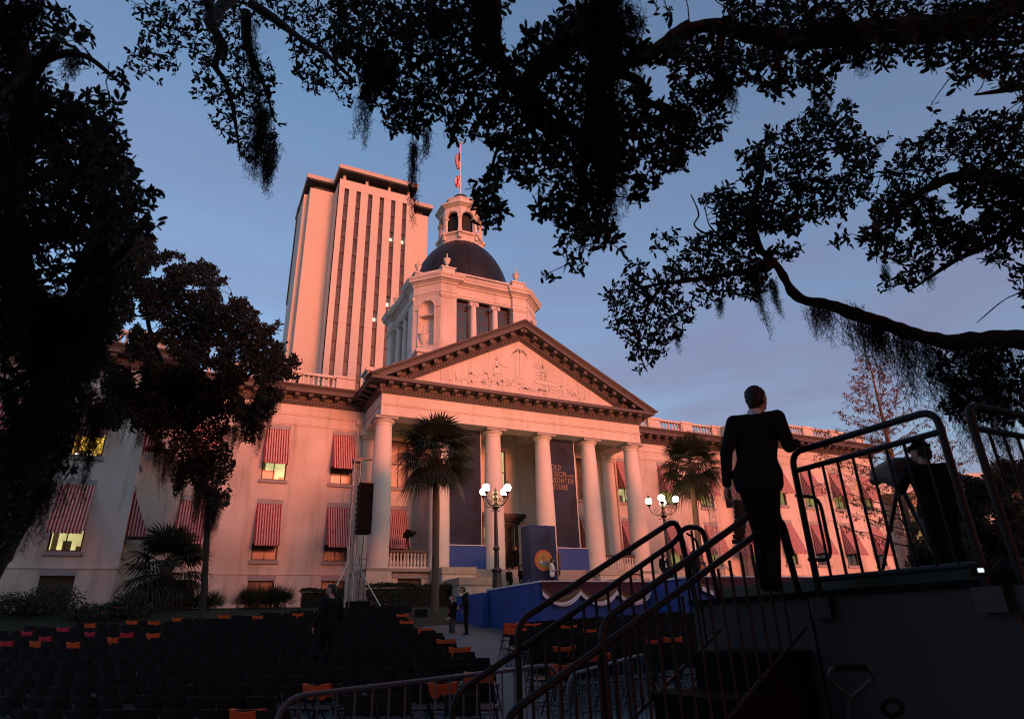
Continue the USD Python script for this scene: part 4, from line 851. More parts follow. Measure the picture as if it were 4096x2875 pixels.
# ---------------------------------------------------------------- banners, screens and the stage
def cloth_panel(x0, x1, z0, z1, y, nx=14, nz=20, amp=.02, seed=0):
    X, Z = np.meshgrid(np.linspace(x0, x1, nx), np.linspace(z0, z1, nz), indexing='ij'); Yv = y-amp*np.sin(X*5+seed)+amp*.6*np.sin(Z*1.7+X*2+seed)
    v = np.column_stack([X.ravel(), Yv.ravel(), Z.ravel()]); i, j = np.meshgrid(np.arange(nx-1), np.arange(nz-1), indexing='ij'); a = (i*nz+j).ravel()
    return v, np.stack([a, a+nz, a+nz+1, a+1], -1)
def frond_flat(cx, cz, L, ang, y, n=15, spread=1.0):
    mb = MB(); d = np.array([math.cos(ang), math.sin(ang)])
    for i in range(n):
        for sgn in (-1, 1):
            t = .12+.85*i/n; b = np.array([cx, cz])+d*L*t; a2 = ang+sgn*(1.0-.5*t)*spread; e = b+np.array([math.cos(a2), math.sin(a2)])*L*.42*(1-t*.6); nn = np.array([-math.sin(a2), math.cos(a2)])*.022*L/2
            mb.quad((b[0]-nn[0], y, b[1]-nn[1]), (b[0]+nn[0], y, b[1]+nn[1]), (e[0]+nn[0]*.2, y, e[1]+nn[1]*.2), (e[0]-nn[0]*.2, y, e[1]-nn[1]*.2))
    return mb
def clip_x(mb, x0, x1, z0, z1):
    v, f = mb.get(); v[:, 0] = np.clip(v[:, 0], x0, x1); v[:, 2] = np.clip(v[:, 2], z0, z1); return v, f
BY = .34
def serif_text(word, h):
    m = meshkit.text_mesh(word, h, .006); v = np.array(m.vertices); tri = v[np.array(m.faces)]; top = [Polygon(t[:, :2]) for t in tri if np.ptp(t[:, 2]) < 1e-6 and t[0, 2] > .003]
    from shapely import union_all, LineString
    g = union_all([p.buffer(h*.004) for p in top]).buffer(-h*.018)
    w = []
    for y in (.03*h, .97*h):
        cut = g.intersection(LineString([(-1, y), (20, y)]))
        for q in getattr(cut, 'geoms', [cut]):
            if q.is_empty: continue
            a, _, b, _ = q.bounds
            if b-a < .3*h: yy = 0. if y < h/2 else .955*h; w.append(Polygon([(a-.07*h, yy), (b+.07*h, yy), (b+.07*h, yy+.05*h), (a-.07*h, yy+.05*h)]))
    g = union_all([g]+w); ms = trimesh.util.concatenate([trimesh.creation.extrude_polygon(p, .006, engine='earcut') for p in getattr(g, 'geoms', [g]) if p.area > 1e-6]); ms.vertices[:, 0] *= .84; return ms
def banner(x0, x1, label, text):
    t = thing('banner', label, 'banner', (0, 0, 0))
    obj('cloth', cloth_panel(x0, x1, 1.42, ZF-.02, BY, amp=.012), 'banner_navy', t, smooth=True)
    pb = MB()
    for cx, cz, L, a, sp in ((x0+.3, 7.0, 1.9, .5, 1), (x1-.2, 6.6, 1.8, 2.2, 1), (x0+.4, 4.2, 1.4, 1.9, 1), (x1-.9, 5.2, 1.2, 1.2, 1), (x0+.1, 2.0, 2.2, .45, 1), (x1-.4, 3.2, 1.5, 1.4, 1), (x0+1.2, 1.6, 1.7, .5, 1)): pb.add(*frond_flat(cx, cz, L, a, BY-.034).get())
    obj('frond_print', clip_x(pb, x0+.04, x1-.04, 1.46, ZF-.06), 'banner_pattern', t, kind='stuff')
    b = MB(); b.box(x0-.02, x0+.02, BY-.03, BY+.02, 1.40, ZF-.02); b.box(x1-.02, x1+.02, BY-.03, BY+.02, 1.40, ZF-.02); obj('edge_batten', b, 'stage_trim', t)
    if text:
        z = 6.42
        for ln, h in text:
            xx = x0+.16
            for wd, hh in ln:
                m = serif_text(wd, hh); v = np.array(m.vertices); f = np.array(m.faces)
                w = np.column_stack([xx+v[:, 0], BY-.038-v[:, 2], z+v[:, 1]]); ob = MB(); ob.add(w, f); obj('lettering', ob, 'banner_gold', t); xx = w[:, 0].max()+.09
            z -= h
    return t
banner(-4.72, -2.50, 'tall navy palm-print banner left of the entrance, hanging behind the palm trunk', None)
banner(2.12, 4.40, 'tall navy banner with gold lettering hanging between columns right of the entrance', [([('BOLD', .33)], .43), ([('VISION', .33), ('FOR A', .17)], .43), ([('BRIGHTER', .33)], .43), ([('FUTURE', .33)], .43)])
for x0, x1, lab in ((-4.72, -2.42, 'plain blue screen panel between columns left of the doorway'), (2.42, 4.72, 'plain blue screen panel between columns below the lettered banner')):
    t = thing('screen_panel', lab, 'screen'); b = MB(); b.box(x0, x1, -.08, .08, .003, 1.36); obj('panel', b, 'stage_blue', t); b = MB(); b.box(x0-.01, x1+.01, -.1, .1, 1.363, 1.40); obj('top_trim', b, 'stage_trim', t)
def seal(parent, r, loc, rz=0., tilt=0.):
    """round state seal: red ring with lettering, gold field with rays, water, boat, palm and figure"""
    def fix(m):
        v, f = m.get() if isinstance(m, MB) else m; v = np.asarray(v, float).copy()
        v = np.column_stack([v[:, 0], -v[:, 2], v[:, 1]]); c, s = math.cos(tilt), math.sin(tilt); v = np.column_stack([v[:, 0], v[:, 1]*c-v[:, 2]*s, v[:, 1]*s+v[:, 2]*c]); return place((v, f), loc, rz)
    def disc(r0, r1, z, n=40):
        a = np.linspace(0, 2*PI, n, endpoint=False); mb = MB()
        if r0 <= 0: mb.add(np.vstack([np.column_stack([r1*np.cos(a), r1*np.sin(a), 0*a+z]), [[0, 0, z]]]), [(i, (i+1) % n, n) for i in range(n)])
        else: mb.add(np.vstack([np.column_stack([r0*np.cos(a), r0*np.sin(a), 0*a+z]), np.column_stack([r1*np.cos(a), r1*np.sin(a), 0*a+z])]), [(i, n+i, n+(i+1) % n, (i+1) % n) for i in range(n)])
        return mb
    h = holder('seal', parent)
    obj('ring', fix(disc(.76*r, r, .012)), 'seal_red', h); obj('field', fix(disc(0, .76*r, .010)), 'gold_paint', h)
    b = disc(.73*r, .77*r, .016); b.add(*disc(.96*r, 1.0*r, .016).get()); obj('gold_rim', fix(b), 'gold_paint', h)
    rb_ = MB()
    for k in range(15):
        a = .35+k*.17; e = np.array([math.cos(a), math.sin(a)]); q = np.array([-e[1], e[0]]); o = np.array([.05*r, .02*r]); rb_.add([(*(o+e*.16*r-q*.012*r), .014), (*(o+e*.16*r+q*.012*r), .014), (*(o+e*.66*r), .014)], [(0, 1, 2)])
    obj('sun_rays', fix(rb_), 'seal_red', h, kind='stuff')
    b = MB(); b.add([(-.62*r, -.12*r, .015), (.3*r, -.1*r, .015), (.62*r, -.18*r, .015), (.55*r, -.36*r, .015), (-.5*r, -.38*r, .015)], [(0, 1, 2), (0, 2, 3), (0, 3, 4)]); obj('water', fix(b), 'seal_blue', h)
    b = MB(); b.add([(-.6*r, -.36*r, .018), (.6*r, -.34*r, .018), (.42*r, -.62*r, .018), (0, -.73*r, .018), (-.42*r, -.62*r, .018)], [(0, 1, 2), (0, 2, 3), (0, 3, 4)])
    for k in range(9): x = (-.5+.12*k)*r; b.add([(x-.05*r, -.4*r, .02), (x+.05*r, -.4*r, .02), (x, -.22*r, .02)], [(0, 1, 2)])
    obj('shore', fix(b), 'seal_green', h)
    b = MB(); b.add([(-.02*r, -.4*r, .022), (.02*r, -.4*r, .022), (.03*r, .3*r, .022), (-.0*r, .3*r, .022)], [(0, 1, 2), (0, 2, 3)])
    for a in np.linspace(-.4, 3.5, 8): b.add([(.0, .3*r, .024), (.12*r*math.cos(a)-.03*r, .3*r+.12*r*math.sin(a), .024), (.30*r*math.cos(a), .3*r+.26*r*math.sin(a)-.05*r, .024)], [(0, 1, 2)])
    obj('palm', fix(b), 'seal_green', h)
    b = MB(); b.add([(-.42*r, -.16*r, .022), (-.12*r, -.16*r, .022), (-.16*r, -.24*r, .022), (-.38*r, -.24*r, .022)], [(0, 1, 2), (0, 2, 3)]); b.add([(-.3*r, -.16*r, .022), (-.25*r, -.16*r, .022), (-.25*r, .06*r, .022), (-.3*r, .06*r, .022)], [(0, 1, 2), (0, 2, 3)]); obj('boat', fix(b), 'white_cloth', h)
    b = MB(); b.add([(.22*r, -.45*r, .024), (.42*r, -.45*r, .024), (.34*r, -.08*r, .024), (.28*r, -.08*r, .024)], [(0, 1, 2), (0, 2, 3)]); b.add([(.29*r, -.08*r, .024), (.35*r, -.08*r, .024), (.35*r, .02*r, .024), (.29*r, .02*r, .024)], [(0, 1, 2), (0, 2, 3)]); obj('figure', fix(b), 'jacket_brown', h)
    lt = MB()
    def ring_text(s, a0, a1, up):
        for i, chx in enumerate(s):
            if chx == ' ': continue
            a = a0+(a1-a0)*i/(len(s)-1); m = meshkit.text_mesh(chx, .115*r, .003); v = np.array(m.vertices); v[:, 0] -= v[:, 0].mean(); rr_ = .815*r if up else .92*r; rot = a-PI/2 if up else a+PI/2
            c, s_ = math.cos(rot), math.sin(rot); lt.add(np.column_stack([v[:, 0]*c-v[:, 1]*s_+rr_*math.cos(a), v[:, 0]*s_+v[:, 1]*c+rr_*math.sin(a), v[:, 2]+.018]), np.array(m.faces))
    ring_text('GREAT SEAL OF THE STATE OF FLORIDA', PI+.55, -.55, True); ring_text('IN GOD WE TRUST', PI+.95, 2*PI-.95, False)
    obj('seal_lettering', fix(lt), 'gold_paint', h, kind='stuff')
SZ = -1.7     # stage deck
ky = -5.95
kz0 = SZ+.003
t = thing('display_block', 'tall dark blue display block with round state seal standing before the entrance', 'display block')
k0, k1 = PY(2116, 2100, ky), PY(2220, 2100, ky); kt = PY(2116, 2101, ky)[2]; kw = k1[0]-k0[0]
b = MB(); b.box(k0[0], k1[0], ky, ky+.95, kz0, kt); obj('body', b, 'block_blue', t)
b = MB(); b.box(k0[0]-.02, k1[0]+.02, ky-.02, ky+.97, kt+.002, kt+.03); obj('top_edge', b, 'stage_blue', t)
pb = MB()
for cx, cz, L, a in ((k0[0]+.5, kt-1.3, 1.2, 1.0), (k0[0]+1.4, kt-1.5, 1.1, 1.9), (k0[0]+.2, kt-2.6, 1.0, .9), (k1[0]-.5, kt-2.9, 1.0, 2.0)): pb.add(*frond_flat(cx, cz, L, a, ky-.006).get())
obj('frond_print', clip_x(pb, k0[0]+.03, k1[0]-.03, kz0+.1, kt-.05), 'banner_pattern', t, kind='stuff')
sc_ = PY(2174, 2240, ky); seal(t, .5*abs(PY(2141, 2240, ky)[0]-PY(2208, 2240, ky)[0])*1.06, (sc_[0], ky-.004, sc_[2]))
# stage
st_ = thing('stage', 'low blue-skirted outdoor stage with pale top edge in front of the steps', 'stage')
_c1, _c2, _c3 = PZ(2142, 2325, SZ), PZ(2590, 2321, SZ), PZ(2790, 2303, SZ)
SX0, SY0, SXR, SY1, SYB = _c1[0], (_c1[1]+_c2[1])/2, (_c2[0]+_c3[0])/2, _c3[1], -4.98
print('stage', SX0, SY0, SXR, SY1, PZ(1931, 2357, SZ))
def gz(x, y): return float(ground_z(x, y))
XB = -4.7; SYM = -10.6
b = MB(); b.box(SX0+.05, SXR, SY0+.05, SYM, SZ-.12, SZ); b.box(XB, SXR, SYM+.003, SYB, SZ-.12, SZ); b.box(SXR+.003, 13.5, SY1+.05, SYB, SZ-.12, SZ); obj('deck', b, 'riser_dark', st_)
def skirt(a, c, name='skirt', z0=None):
    mb = MB(); zb = min(gz(*a), gz(*c))-.15; L = math.dist(a, c); n_ = max(2, int(L/.12)); pts = [np.array(a)+(np.array(c)-np.array(a))*t for t in np.linspace(0, 1, n_)]
    d = (np.array(c)-np.array(a))/L; nn = np.array([d[1], -d[0]])
    V = []
    for i, p in enumerate(pts): q = p+nn*.012*math.sin(i*1.3); V += [(q[0], q[1], zb), (q[0], q[1], SZ-.045)]
    mb.add(V, [(2*i, 2*i+2, 2*i+3, 2*i+1) for i in range(n_-1)]); obj(name, mb, 'stage_blue', st_, smooth=True)
skirt((SX0, SYM), (SX0, SY0)); skirt((XB, SYB), (XB, SYM)); skirt((SX0, SY0), (SXR, SY0)); skirt((SXR, SY0), (SXR, SY1)); skirt((SXR, SY1), (13.5, SY1))
tr = MB(); tr.add(*sweep([(SX0, SYM), (SX0, SY0), (SXR, SY0), (SXR, SY1), (13.5, SY1)], [(-.04, SZ-.05), (.03, SZ-.05), (.03, SZ+.012), (-.04, SZ+.012)])); obj('top_edge', tr, 'stage_trim', st_)
sd = MB(); zb = PY(1896, 2366, SYB-1.2); b = MB(); b.box(SX0-.35, SX0-.05, SYM-.3, SYM+2.5, gz(SX0, SYM)-.3, SZ-.14); obj('side_block', b, 'stage_blue', st_)
def bunting(x0, x1, y, nsw, label, z=SZ-.03, drop=.75):
    t = thing('bunting', label, 'bunting'); L = (x1-x0)/nsw
    def drape(d0, d1, top_fn, out, folds, m, name):
        for k in range(nsw):
            nx, nz = 25, 9; V = []
            for i in range(nx):
                u = i/(nx-1); x = x0+L*(k+u); sag = 4*u*(1-u); za, zb = z-top_fn(u)*1., z-d0-(d1-d0)*sag
                for j in range(nz):
                    w = j/(nz-1); V.append((x, y-out-.03*math.sin(folds*w*6+sag*3)*(.4+w)-.04*sag*w, za+(zb-za)*w))
            f = [(i*nz+j, i*nz+j+1, (i+1)*nz+j+1, (i+1)*nz+j) for i in range(nx-1) for j in range(nz-1)]
            mb = MB(); mb.add(V, f); obj(name, mb, m, t, smooth=True)
    drape(.42, drop*.80, lambda u: 0., .05, 1.3, 'maroon_cloth', 'maroon_drape')
    def band(lo0, lo1, hi0, hi1, out, m, name):
        for k in range(nsw):
            nx, nz = 29, 5; V = []
            for i in range(nx):
                u = i/(nx-1); x = x0+L*(k+u); sag = 4*u*(1-u); za, zb = z-hi0-(hi1-hi0)*sag, z-lo0-(lo1-lo0)*sag
                for j in range(nz):
                    w = j/(nz-1); V.append((x, y-out-.035*math.sin(w*9+i*.2)*sag-.03*sag, za+(zb-za)*w))
            f = [(i*nz+j, i*nz+j+1, (i+1)*nz+j+1, (i+1)*nz+j) for i in range(nx-1) for j in range(nz-1)]
            mb = MB(); mb.add(V, f); obj(name, mb, m, t, smooth=True)
    band(.36, drop*.93, .20, drop*.62, .10, 'gold_cloth', 'gold_swag'); band(.45, drop*1.10, .30, drop*.90, .13, 'white_cloth', 'white_swag')
bunting(SX0+.02, SXR-.05, SY0-.01, 3, 'maroon, gold and white swag bunting along the nearer left stage front')
bunting(SXR+.3, 5.2, SY1-.01, 2, 'maroon swag bunting on the forward right stage front, seen through the railings')
bunting(5.3, 10.2, SY1-.01, 2, 'maroon swag bunting on the right stage end behind the standing man')
# lectern
lp = PY(2800, 2262, -9.2); t = thing('lectern', 'black slant-top lectern with round seal on the right part of the stage', 'lectern', (lp[0], -9.2, SZ), 0)
lh = lp[2]+.15-SZ
obj('front_panel', extrude_xz(Polygon([(-.33, 0), (.33, 0), (.38, lh), (-.38, lh)]), -.02, .02), 'banner_navy', t)
b = MB(); b.box(-.3, .3, .023, .42, .0, lh-.1); obj('body', b, 'riser_dark', t)
b = MB(); b.add([(-.42, -.05, lh), (.42, -.05, lh), (.42, .5, lh-.14), (-.42, .5, lh-.14), (-.42, -.05, lh+.03), (.42, -.05, lh+.03), (.42, .5, lh-.11), (-.42, .5, lh-.11)], [(0, 3, 2, 1), (4, 5, 6, 7), (0, 1, 5, 4), (2, 3, 7, 6), (1, 2, 6, 5), (3, 0, 4, 7)]); obj('top', b, 'riser_dark', t)
seal(t, .31, (0, -.025, lh-.36))
# things standing on the stage
for (px, py, lab) in ((2098, 2318, 'slim slanted pale metal rail end at the left stage edge'), (2140, 2312, 'second slanted pale metal rail end beside the seated woman')):
    p = PY(px, py, -10.6); t = thing('rail_end', lab, 'rail', (p[0], -10.6, SZ)); obj('bar', tube([(-.3, 0, .01), (.25, 0, .38)], .025, 8), 'galvanised', t, smooth=True); obj('foot', tube([(.1, 0, .28), (.1, 0, .0)], .02, 6), 'galvanised', t)
p = PY(1700+.4355*1215, 1900+.4355*715, -6.0); t = thing('flag_stand', 'gold-topped ceremonial flag furled on a pole beside the display block', 'flag', (p[0], -6.0, SZ))
obj('pole', tube([(0, 0, 0), (0, 0, p[2]-SZ)], .02, 8), 'gold_paint', t); obj('base', lathe([(.18, 0), (.18, .03), (.05, .08)], 12), 'gold_paint', t); obj('finial', lathe([(0, p[2]-SZ), (.05, p[2]-SZ+.06), (0, p[2]-SZ+.2)], 8, cap=False), 'gold_paint', t)
v, f = cloth_panel(0.0, .12, .95, p[2]-SZ-.05, 0, 8, 12, .05); obj('furled_cloth', (v, f), 'banner_navy', t, smooth=True); 
v, f = cloth_panel(0.03, .13, p[2]-SZ-.7, p[2]-SZ-.06, -.06, 6, 8, .04); obj('gold_fringe', (v, f), 'gold_cloth', t, smooth=True)
for px, py0, py1, y in ((2090, 2195, 2318, -7.0),):
    pass
for px, ytop, ybase, Y in ((2608, 2222, 2312, -7.6), (2972, 2250, 2300, -9.0)):
    a = PY(px, ytop, Y); t = thing('microphone_stand', 'thin black microphone stand on the stage '+('near the grey-haired man' if px < 2700 else 'right of the lectern'), 'stand', (a[0], Y, SZ))
    obj('pole', tube([(0, 0, .03), (0, 0, a[2]-SZ)], .015, 6), 'black_metal', t); obj('base', lathe([(.15, 0), (.15, .02), (.03, .04)], 12), 'black_metal', t); obj('microphone', lathe([(0, a[2]-SZ), (.03, a[2]-SZ+.03), (.02, a[2]-SZ+.12), (0, a[2]-SZ+.13)], 8, cap=False), 'black_metal', t)
for px, py, n_, lab in ((2420, 2316, 1, 'flat black floor monitor lying on the stage edge'), (2505, 2315, 2, 'second flat black floor monitor on the stage, further right')):
    a = PY(px, py, -11.3); t = thing('floor_monitor', lab, 'monitor', (a[0], -11.3, SZ)); obj('cabinet', (np.array([(-.4, -.2, 0), (.4, -.2, 0), (.4, .25, 0), (-.4, .25, 0), (-.38, .0, .26), (.38, .0, .26), (.38, .22, .14), (-.38, .22, .14)]), np.array([(0, 3, 2, 1), (4, 5, 6, 7), (0, 1, 5, 4), (2, 3, 7, 6), (1, 2, 6, 5), (3, 0, 4, 7)])), 'speaker_black', t); b = MB(); b.box(-.3, .3, .243, .25, .02, .1); obj('grille', b, 'riser_dark', t)

# people on the portico, steps and stage
a = PY(2061, 2185, 2.3); person('woman in a black dress with fair hair standing in the doorway', (a[0], 2.3, 0), math.radians(-70), a[2]+.02, dict(elL=(-.22, .05, 1.18), wrL=(-.08, .24, 1.22), elR=(.22, .06, 1.18), wrR=(.06, .26, 1.2)), bottom='suit_black', hair='hair_blond', long_hair=True, skirt=True)
def sit(px, py, Y, zf): a = PY(px, py, Y); return a
def stand(px, py, floor, h): 
    p = PZ(px, py, floor+h); return (p[0], p[1], floor)
person('man in a black suit standing with his back turned beside the lamp post', stand(2037, 2267, SZ, 1.56), math.radians(200), 1.56, top='suit_black')
person('man in a navy suit and white collar standing left of the display block', stand(2083, 2258, SZ, 1.58), math.radians(215), 1.58, top='suit_navy', bottom='suit_navy', shirt='shirt_white', turn_=.3)
person('dark-haired woman in a brown jacket before the display block, turned right', stand(2146, 2270, SZ, 1.42), math.radians(260), 1.42, dict(elL=(-.2, .1, 1.2), wrL=(-.05, .3, 1.15)), top='jacket_brown', bottom='suit_black', long_hair=True, skin='skin_dark')
a = stand(2205, 2231, SZ, 1.76)
person('man in a white shirt with sleeves rolled looking at a phone in his hands', a, math.radians(-115), 1.76, dict(elL=(-.25, .03, 1.17), wrL=(-.10, .25, 1.16), elR=(.25, .05, 1.17), wrR=(.05, .28, 1.18), head=(0, .05, 1.645)), top='shirt_white', shirt='shirt_white', bottom='suit_black', skin='skin_dark', sleeves=False, lanyard='cloth_red', build=1.1)
ph = thing('phone', 'small black phone held by the man in the white shirt', 'phone', (a[0]+.36, a[1]-.15, SZ+1.19)); b = MB(); b.box(-.04, .04, -.006, .006, -.07, .07); obj('case', b, 'black_metal', ph); b = MB(); b.box(-.034, .034, .007, .009, -.06, .06); obj('display', b, 'steel_blue', ph)
person('woman with long brown hair in a tan top beside the lamp post base', stand(1948, 2296, SZ, 1.36), math.radians(20), 1.36, top='jacket_brown', bottom='suit_black', hair='hair_dark', long_hair=True)
person('small person in red standing low behind the lamp base', stand(2013, 2316, SZ, 1.2), math.radians(180), 1.2, top='cloth_red', bottom='suit_black')
person('grey-haired man in a dark suit and open white shirt by the right lamp', stand(2652, 2211, SZ, 1.78), math.radians(175), 1.78, top='suit_black', shirt='shirt_white', hair='hair_grey', glasses=True, lanyard='shirt_white')
person('person in a dark cap and jacket standing behind the lectern', stand(2772, 2204, SZ, 1.78), math.radians(150), 1.78, top='suit_black', cap_='riser_dark')

# ---------------------------------------------------------------- camera on the porch
a = PY(1100+.697*775, 1400+.697*1050, -.05)
t = thing('tripod_camera', 'television camera with long lens on a black tripod behind the porch balustrade', 'camera', (a[0]+.05, .55, 0), math.radians(10))
hz = PY(1640, 2145, .55)[2]
for k in range(3):
    q = k*2*PI/3+.4; obj('tripod_leg', tube([(.05*math.cos(q), .05*math.sin(q), hz-.25), (.42*math.cos(q), .42*math.sin(q), .0)], [.03, .02], 6), 'black_metal', t)
obj('pan_head', lathe([(.06, hz-.28), (.09, hz-.2), (.09, hz-.1), (.05, hz-.05)], 10), 'black_metal', t)
b = MB(); b.box(-.14, .14, -.45, .3, hz-.05, hz+.25); b.box(-.1, .06, -.3, .1, hz+.252, hz+.36); obj('body', b, 'speaker_black', t)
obj('lens', tube([(0, -.45, hz+.1), (0, -.6, hz+.1), (0, -.62, hz+.1), (0, -.85, hz+.1)], [.07, .07, .11, .12], 14), 'speaker_black', t, smooth=30)
b = MB(); b.box(.16, .42, .05, .3, hz+.1, hz+.32); obj('viewfinder', b, 'speaker_black', t)
obj('pan_handle', tube([(.05, .1, hz-.12), (.2, .7, hz-.3)], .015, 6), 'black_metal', t)

# ---------------------------------------------------------------- street lamps
def lamp(x, y, ztop, label, rz):
    zb = gz(x, y); t = thing('street_lamp', label, 'street lamp', (x, y, zb), rz, 'five-globe lamps flanking the entrance' if False else None)
    H = ztop-zb
    obj('base', lathe([(.44, 0), (.44, .25), (.36, .32), (.33, .8), (.27, .9), (.30, .98), (.24, 1.04), (.20, 1.9), (.24, 1.96), (.24, 2.04), (.16, 2.1), (.13, 2.15)], 12), 'lamp_iron', t, smooth=25)
    obj('post', lathe([(.125, 2.1), (.11, 2.9), (.16, 2.95), (.16, 3.02), (.105, 3.08), (.075, H-1.0), (.12, H-.97), (.17, H-.9), (.17, H-.84), (.09, H-.8), (.08, H-.5), (.14, H-.45), (.10, H-.35), (.06, H-.3)], 12), 'lamp_iron', t, smooth=30)
    obj('finial', lathe([(.05, H-.3), (.12, H-.22), (.12, H-.12), (.05, H-.05), (.03, H+.05), (.0, H+.1)], 10, cap=False), 'lamp_iron', t, smooth=40)
    for k in range(4):
        a = k*PI/2+.35; c, s = math.cos(a), math.sin(a); pt = lambda r, z: (r*c, r*s, z)
        R = .74; h = holder('lamp_arm', t)
        obj('bracket', tube(smooth_path([pt(.06, H-.62), pt(.22, H-.80), pt(.45, H-.80), pt(.66, H-.62), pt(R, H-.38)], 5), .028, 6), 'lamp_iron', h, smooth=True)
        sc2 = MB(); sp = [pt(.34+.13*math.cos(q)*(1-q/9), H-.56+.13*math.sin(q)*(1-q/9)) for q in np.linspace(-1.6, 5.0, 16)]; sc2.add(*tube(sp, .017, 5)); sp = [pt(.2+.09*math.cos(q), H-.98+.09*math.sin(q)) for q in np.linspace(1.2, 6.2, 12)]; sc2.add(*tube(sp, .016, 5)); obj('scroll', sc2, 'lamp_iron', h, smooth=True)
        x0, y0, z0 = pt(R, H-.36)
        obj('globe_cup', lathe([(.03, 0), (.05, .05), (.10, .10), (.125, .16), (.11, .17)], 12, (x0, y0, z0)), 'lamp_iron', h, smooth=40)
        g = trimesh.creation.icosphere(3, .185); g.apply_translation((x0, y0, z0+.34)); obj('globe', g, 'lamp_glow', h, smooth=True)
        obj('globe_cap', lathe([(.09, .525), (.08, .56), (.05, .59), (.03, .63), (.045, .66), (0, .70)], 10, (x0, y0, z0), cap=False), 'lamp_iron', h, smooth=40)
a = PY(1981, 1958, -7.3); lamp(a[0], -7.3, a[2]+.02, 'lit black iron lamp with four white globes left of the display block', .15)
a = PY(2648, 2000, -7.3); lamp(a[0], -7.3, a[2]+.02, 'lit black iron lamp with four white globes beside the right palm', .5)

# ---------------------------------------------------------------- truss towers and loudspeakers
def truss_tower(base, top, label, legs, rz=0.):
    base, top = np.array(base), np.array(top); t = thing('truss_tower', label, 'truss', tuple(base)); H = top[2]-base[2]; w = .15
    for sx in (-1, 1):
        for sy in (-1, 1): obj('chord', tube([(sx*w, sy*w, 0), (sx*w, sy*w, H)], .025, 6), 'truss_metal', t, smooth=True)
    nb = int(H/.3)
    for k in range(nb):
        z0, z1 = H*k/nb, H*(k+1)/nb; mb = MB(); sg = 1 if k % 2 else -1
        for p, q in (((-w*sg, -w, z0), (w*sg, -w, z1)), ((-w*sg, w, z0), (w*sg, w, z1)), ((-w, -w*sg, z0), (-w, w*sg, z1)), ((w, -w*sg, z0), (w, w*sg, z1)), ((-w, -w, z1), (w, -w, z1)), ((w, -w, z1), (w, w, z1)), ((-w, -w, z1), (-w, w, z1))): mb.add(*tube([p, q], .012, 4, cap=False))
        obj('lattice_bay', mb, 'truss_metal', t)
    b = MB(); b.box(-.3, .3, -.3, .3, 0, .06); obj('base_plate', b, 'truss_metal', t)
    b = MB(); b.box(-.22, .22, -.22, .22, H, H+.16); b.box(-.1, .75, -.08, .08, H+.162, H+.24); obj('head_block', b, 'steel_blue', t)
    for lx, ly, lz in legs:
        zg = gz(base[0]+lx, base[1]+ly)-base[2]; obj('outrigger', tube([(.1*np.sign(lx), .1*np.sign(ly), lz), (lx, ly, zg+.04)], .035, 8), 'truss_metal', t, smooth=True); obj('foot_pad', lathe([(.1, zg), (.1, zg+.03), (.03, zg+.06)], 8, (lx, ly, 0)), 'truss_metal', t)
    return t
def line_array(x, y, ztop, zbot, n, label, curve=.0, w=.62, d=.46):
    t = thing('line_array', label, 'loudspeaker', (x, y, 0)); h = (ztop-zbot)/n; ang = 0.; z = ztop; yy = 0.
    for k in range(n):
        mb = MB(); z1 = z-h+.012; dy = -curve*((k/n)**2); a = curve*.18*k/n
        v = np.array([(-w/2, -d/2, z1), (w/2, -d/2, z1), (w/2-.05, d/2, z1+.02), (-w/2+.05, d/2, z1+.02), (-w/2, -d/2, z), (w/2, -d/2, z), (w/2-.05, d/2, z-.02), (-w/2+.05, d/2, z-.02)]); v[:, 1] += -dy
        mb.add(v, [(0, 3, 2, 1), (4, 5, 6, 7), (0, 1, 5, 4), (2, 3, 7, 6), (1, 2, 6, 5), (3, 0, 4, 7)]); c = holder('cabinet', t); obj('shell', mb, 'speaker_black', c)
        q = MB(); q.box(-w/2+.04, w/2-.04, -d/2-.012-dy, -d/2-.003-dy, z1+.03, z-.03); obj('grille', q, 'riser_dark', c); q = MB(); q.box(w/2-.03, w/2+.02, d/2-.14-dy, d/2-.09-dy, z1+.05, z-.05); q.box(-w/2-.02, -w/2+.03, d/2-.14-dy, d/2-.09-dy, z1+.05, z-.05); obj('rigging_pin', q, 'steel_blue', c)
        z -= h
    b = MB(); b.box(-w/2+.05, w/2-.05, -d/2+.05, d/2-.05, ztop+.003, ztop+.09); b.box(-.03, .03, -.03, .03, ztop+.09, ztop+.7); obj('flying_frame', b, 'steel_blue', t)
    obj('cable', tube([(0.1, .2, zbot), (.0, .2, gz(x, y)+.05)], .02, 5), 'black_metal', t)
    return t
TLY = -4.5
p0, p1 = PY(1382, 2426, TLY), PY(1446, 1850, TLY); bz = gz(p0[0], TLY)
truss_tower((p0[0]+.1, TLY, bz), (p0[0]+.1, TLY, p1[2]), 'silver lattice truss tower holding loudspeakers at the left end of the portico', [(1.45, -1.3, 2.35), (-1.4, -1.2, 2.3), (1.3, 1.2, 2.2)])
a, c = PY(1457, 1935, TLY-.6), PY(1453, 2138, TLY-.6); line_array((a[0]+c[0])/2+.02, TLY-.6, a[2], c[2], 9, 'black hanging loudspeaker stack on the left lattice tower', 0., .66, .6)
p0, p1 = PY(2550+.341*985, 2300, TLY), PY(2550+.341*985, 1935, TLY)
truss_tower((p0[0], TLY, SZ), (p0[0], TLY, p1[2]), 'silver lattice truss tower in front of the right wing awnings', [(1.5, -1.2, 1.9), (-1.2, 1.2, 1.9)])
a, c = PY(2550+.341*1180, 2002, TLY-.6), PY(2550+.341*1140, 2168, TLY-.6); line_array(a[0], TLY-.6, a[2], c[2], 9, 'black curved loudspeaker stack hanging by the right lattice tower', .75, .6, .5)
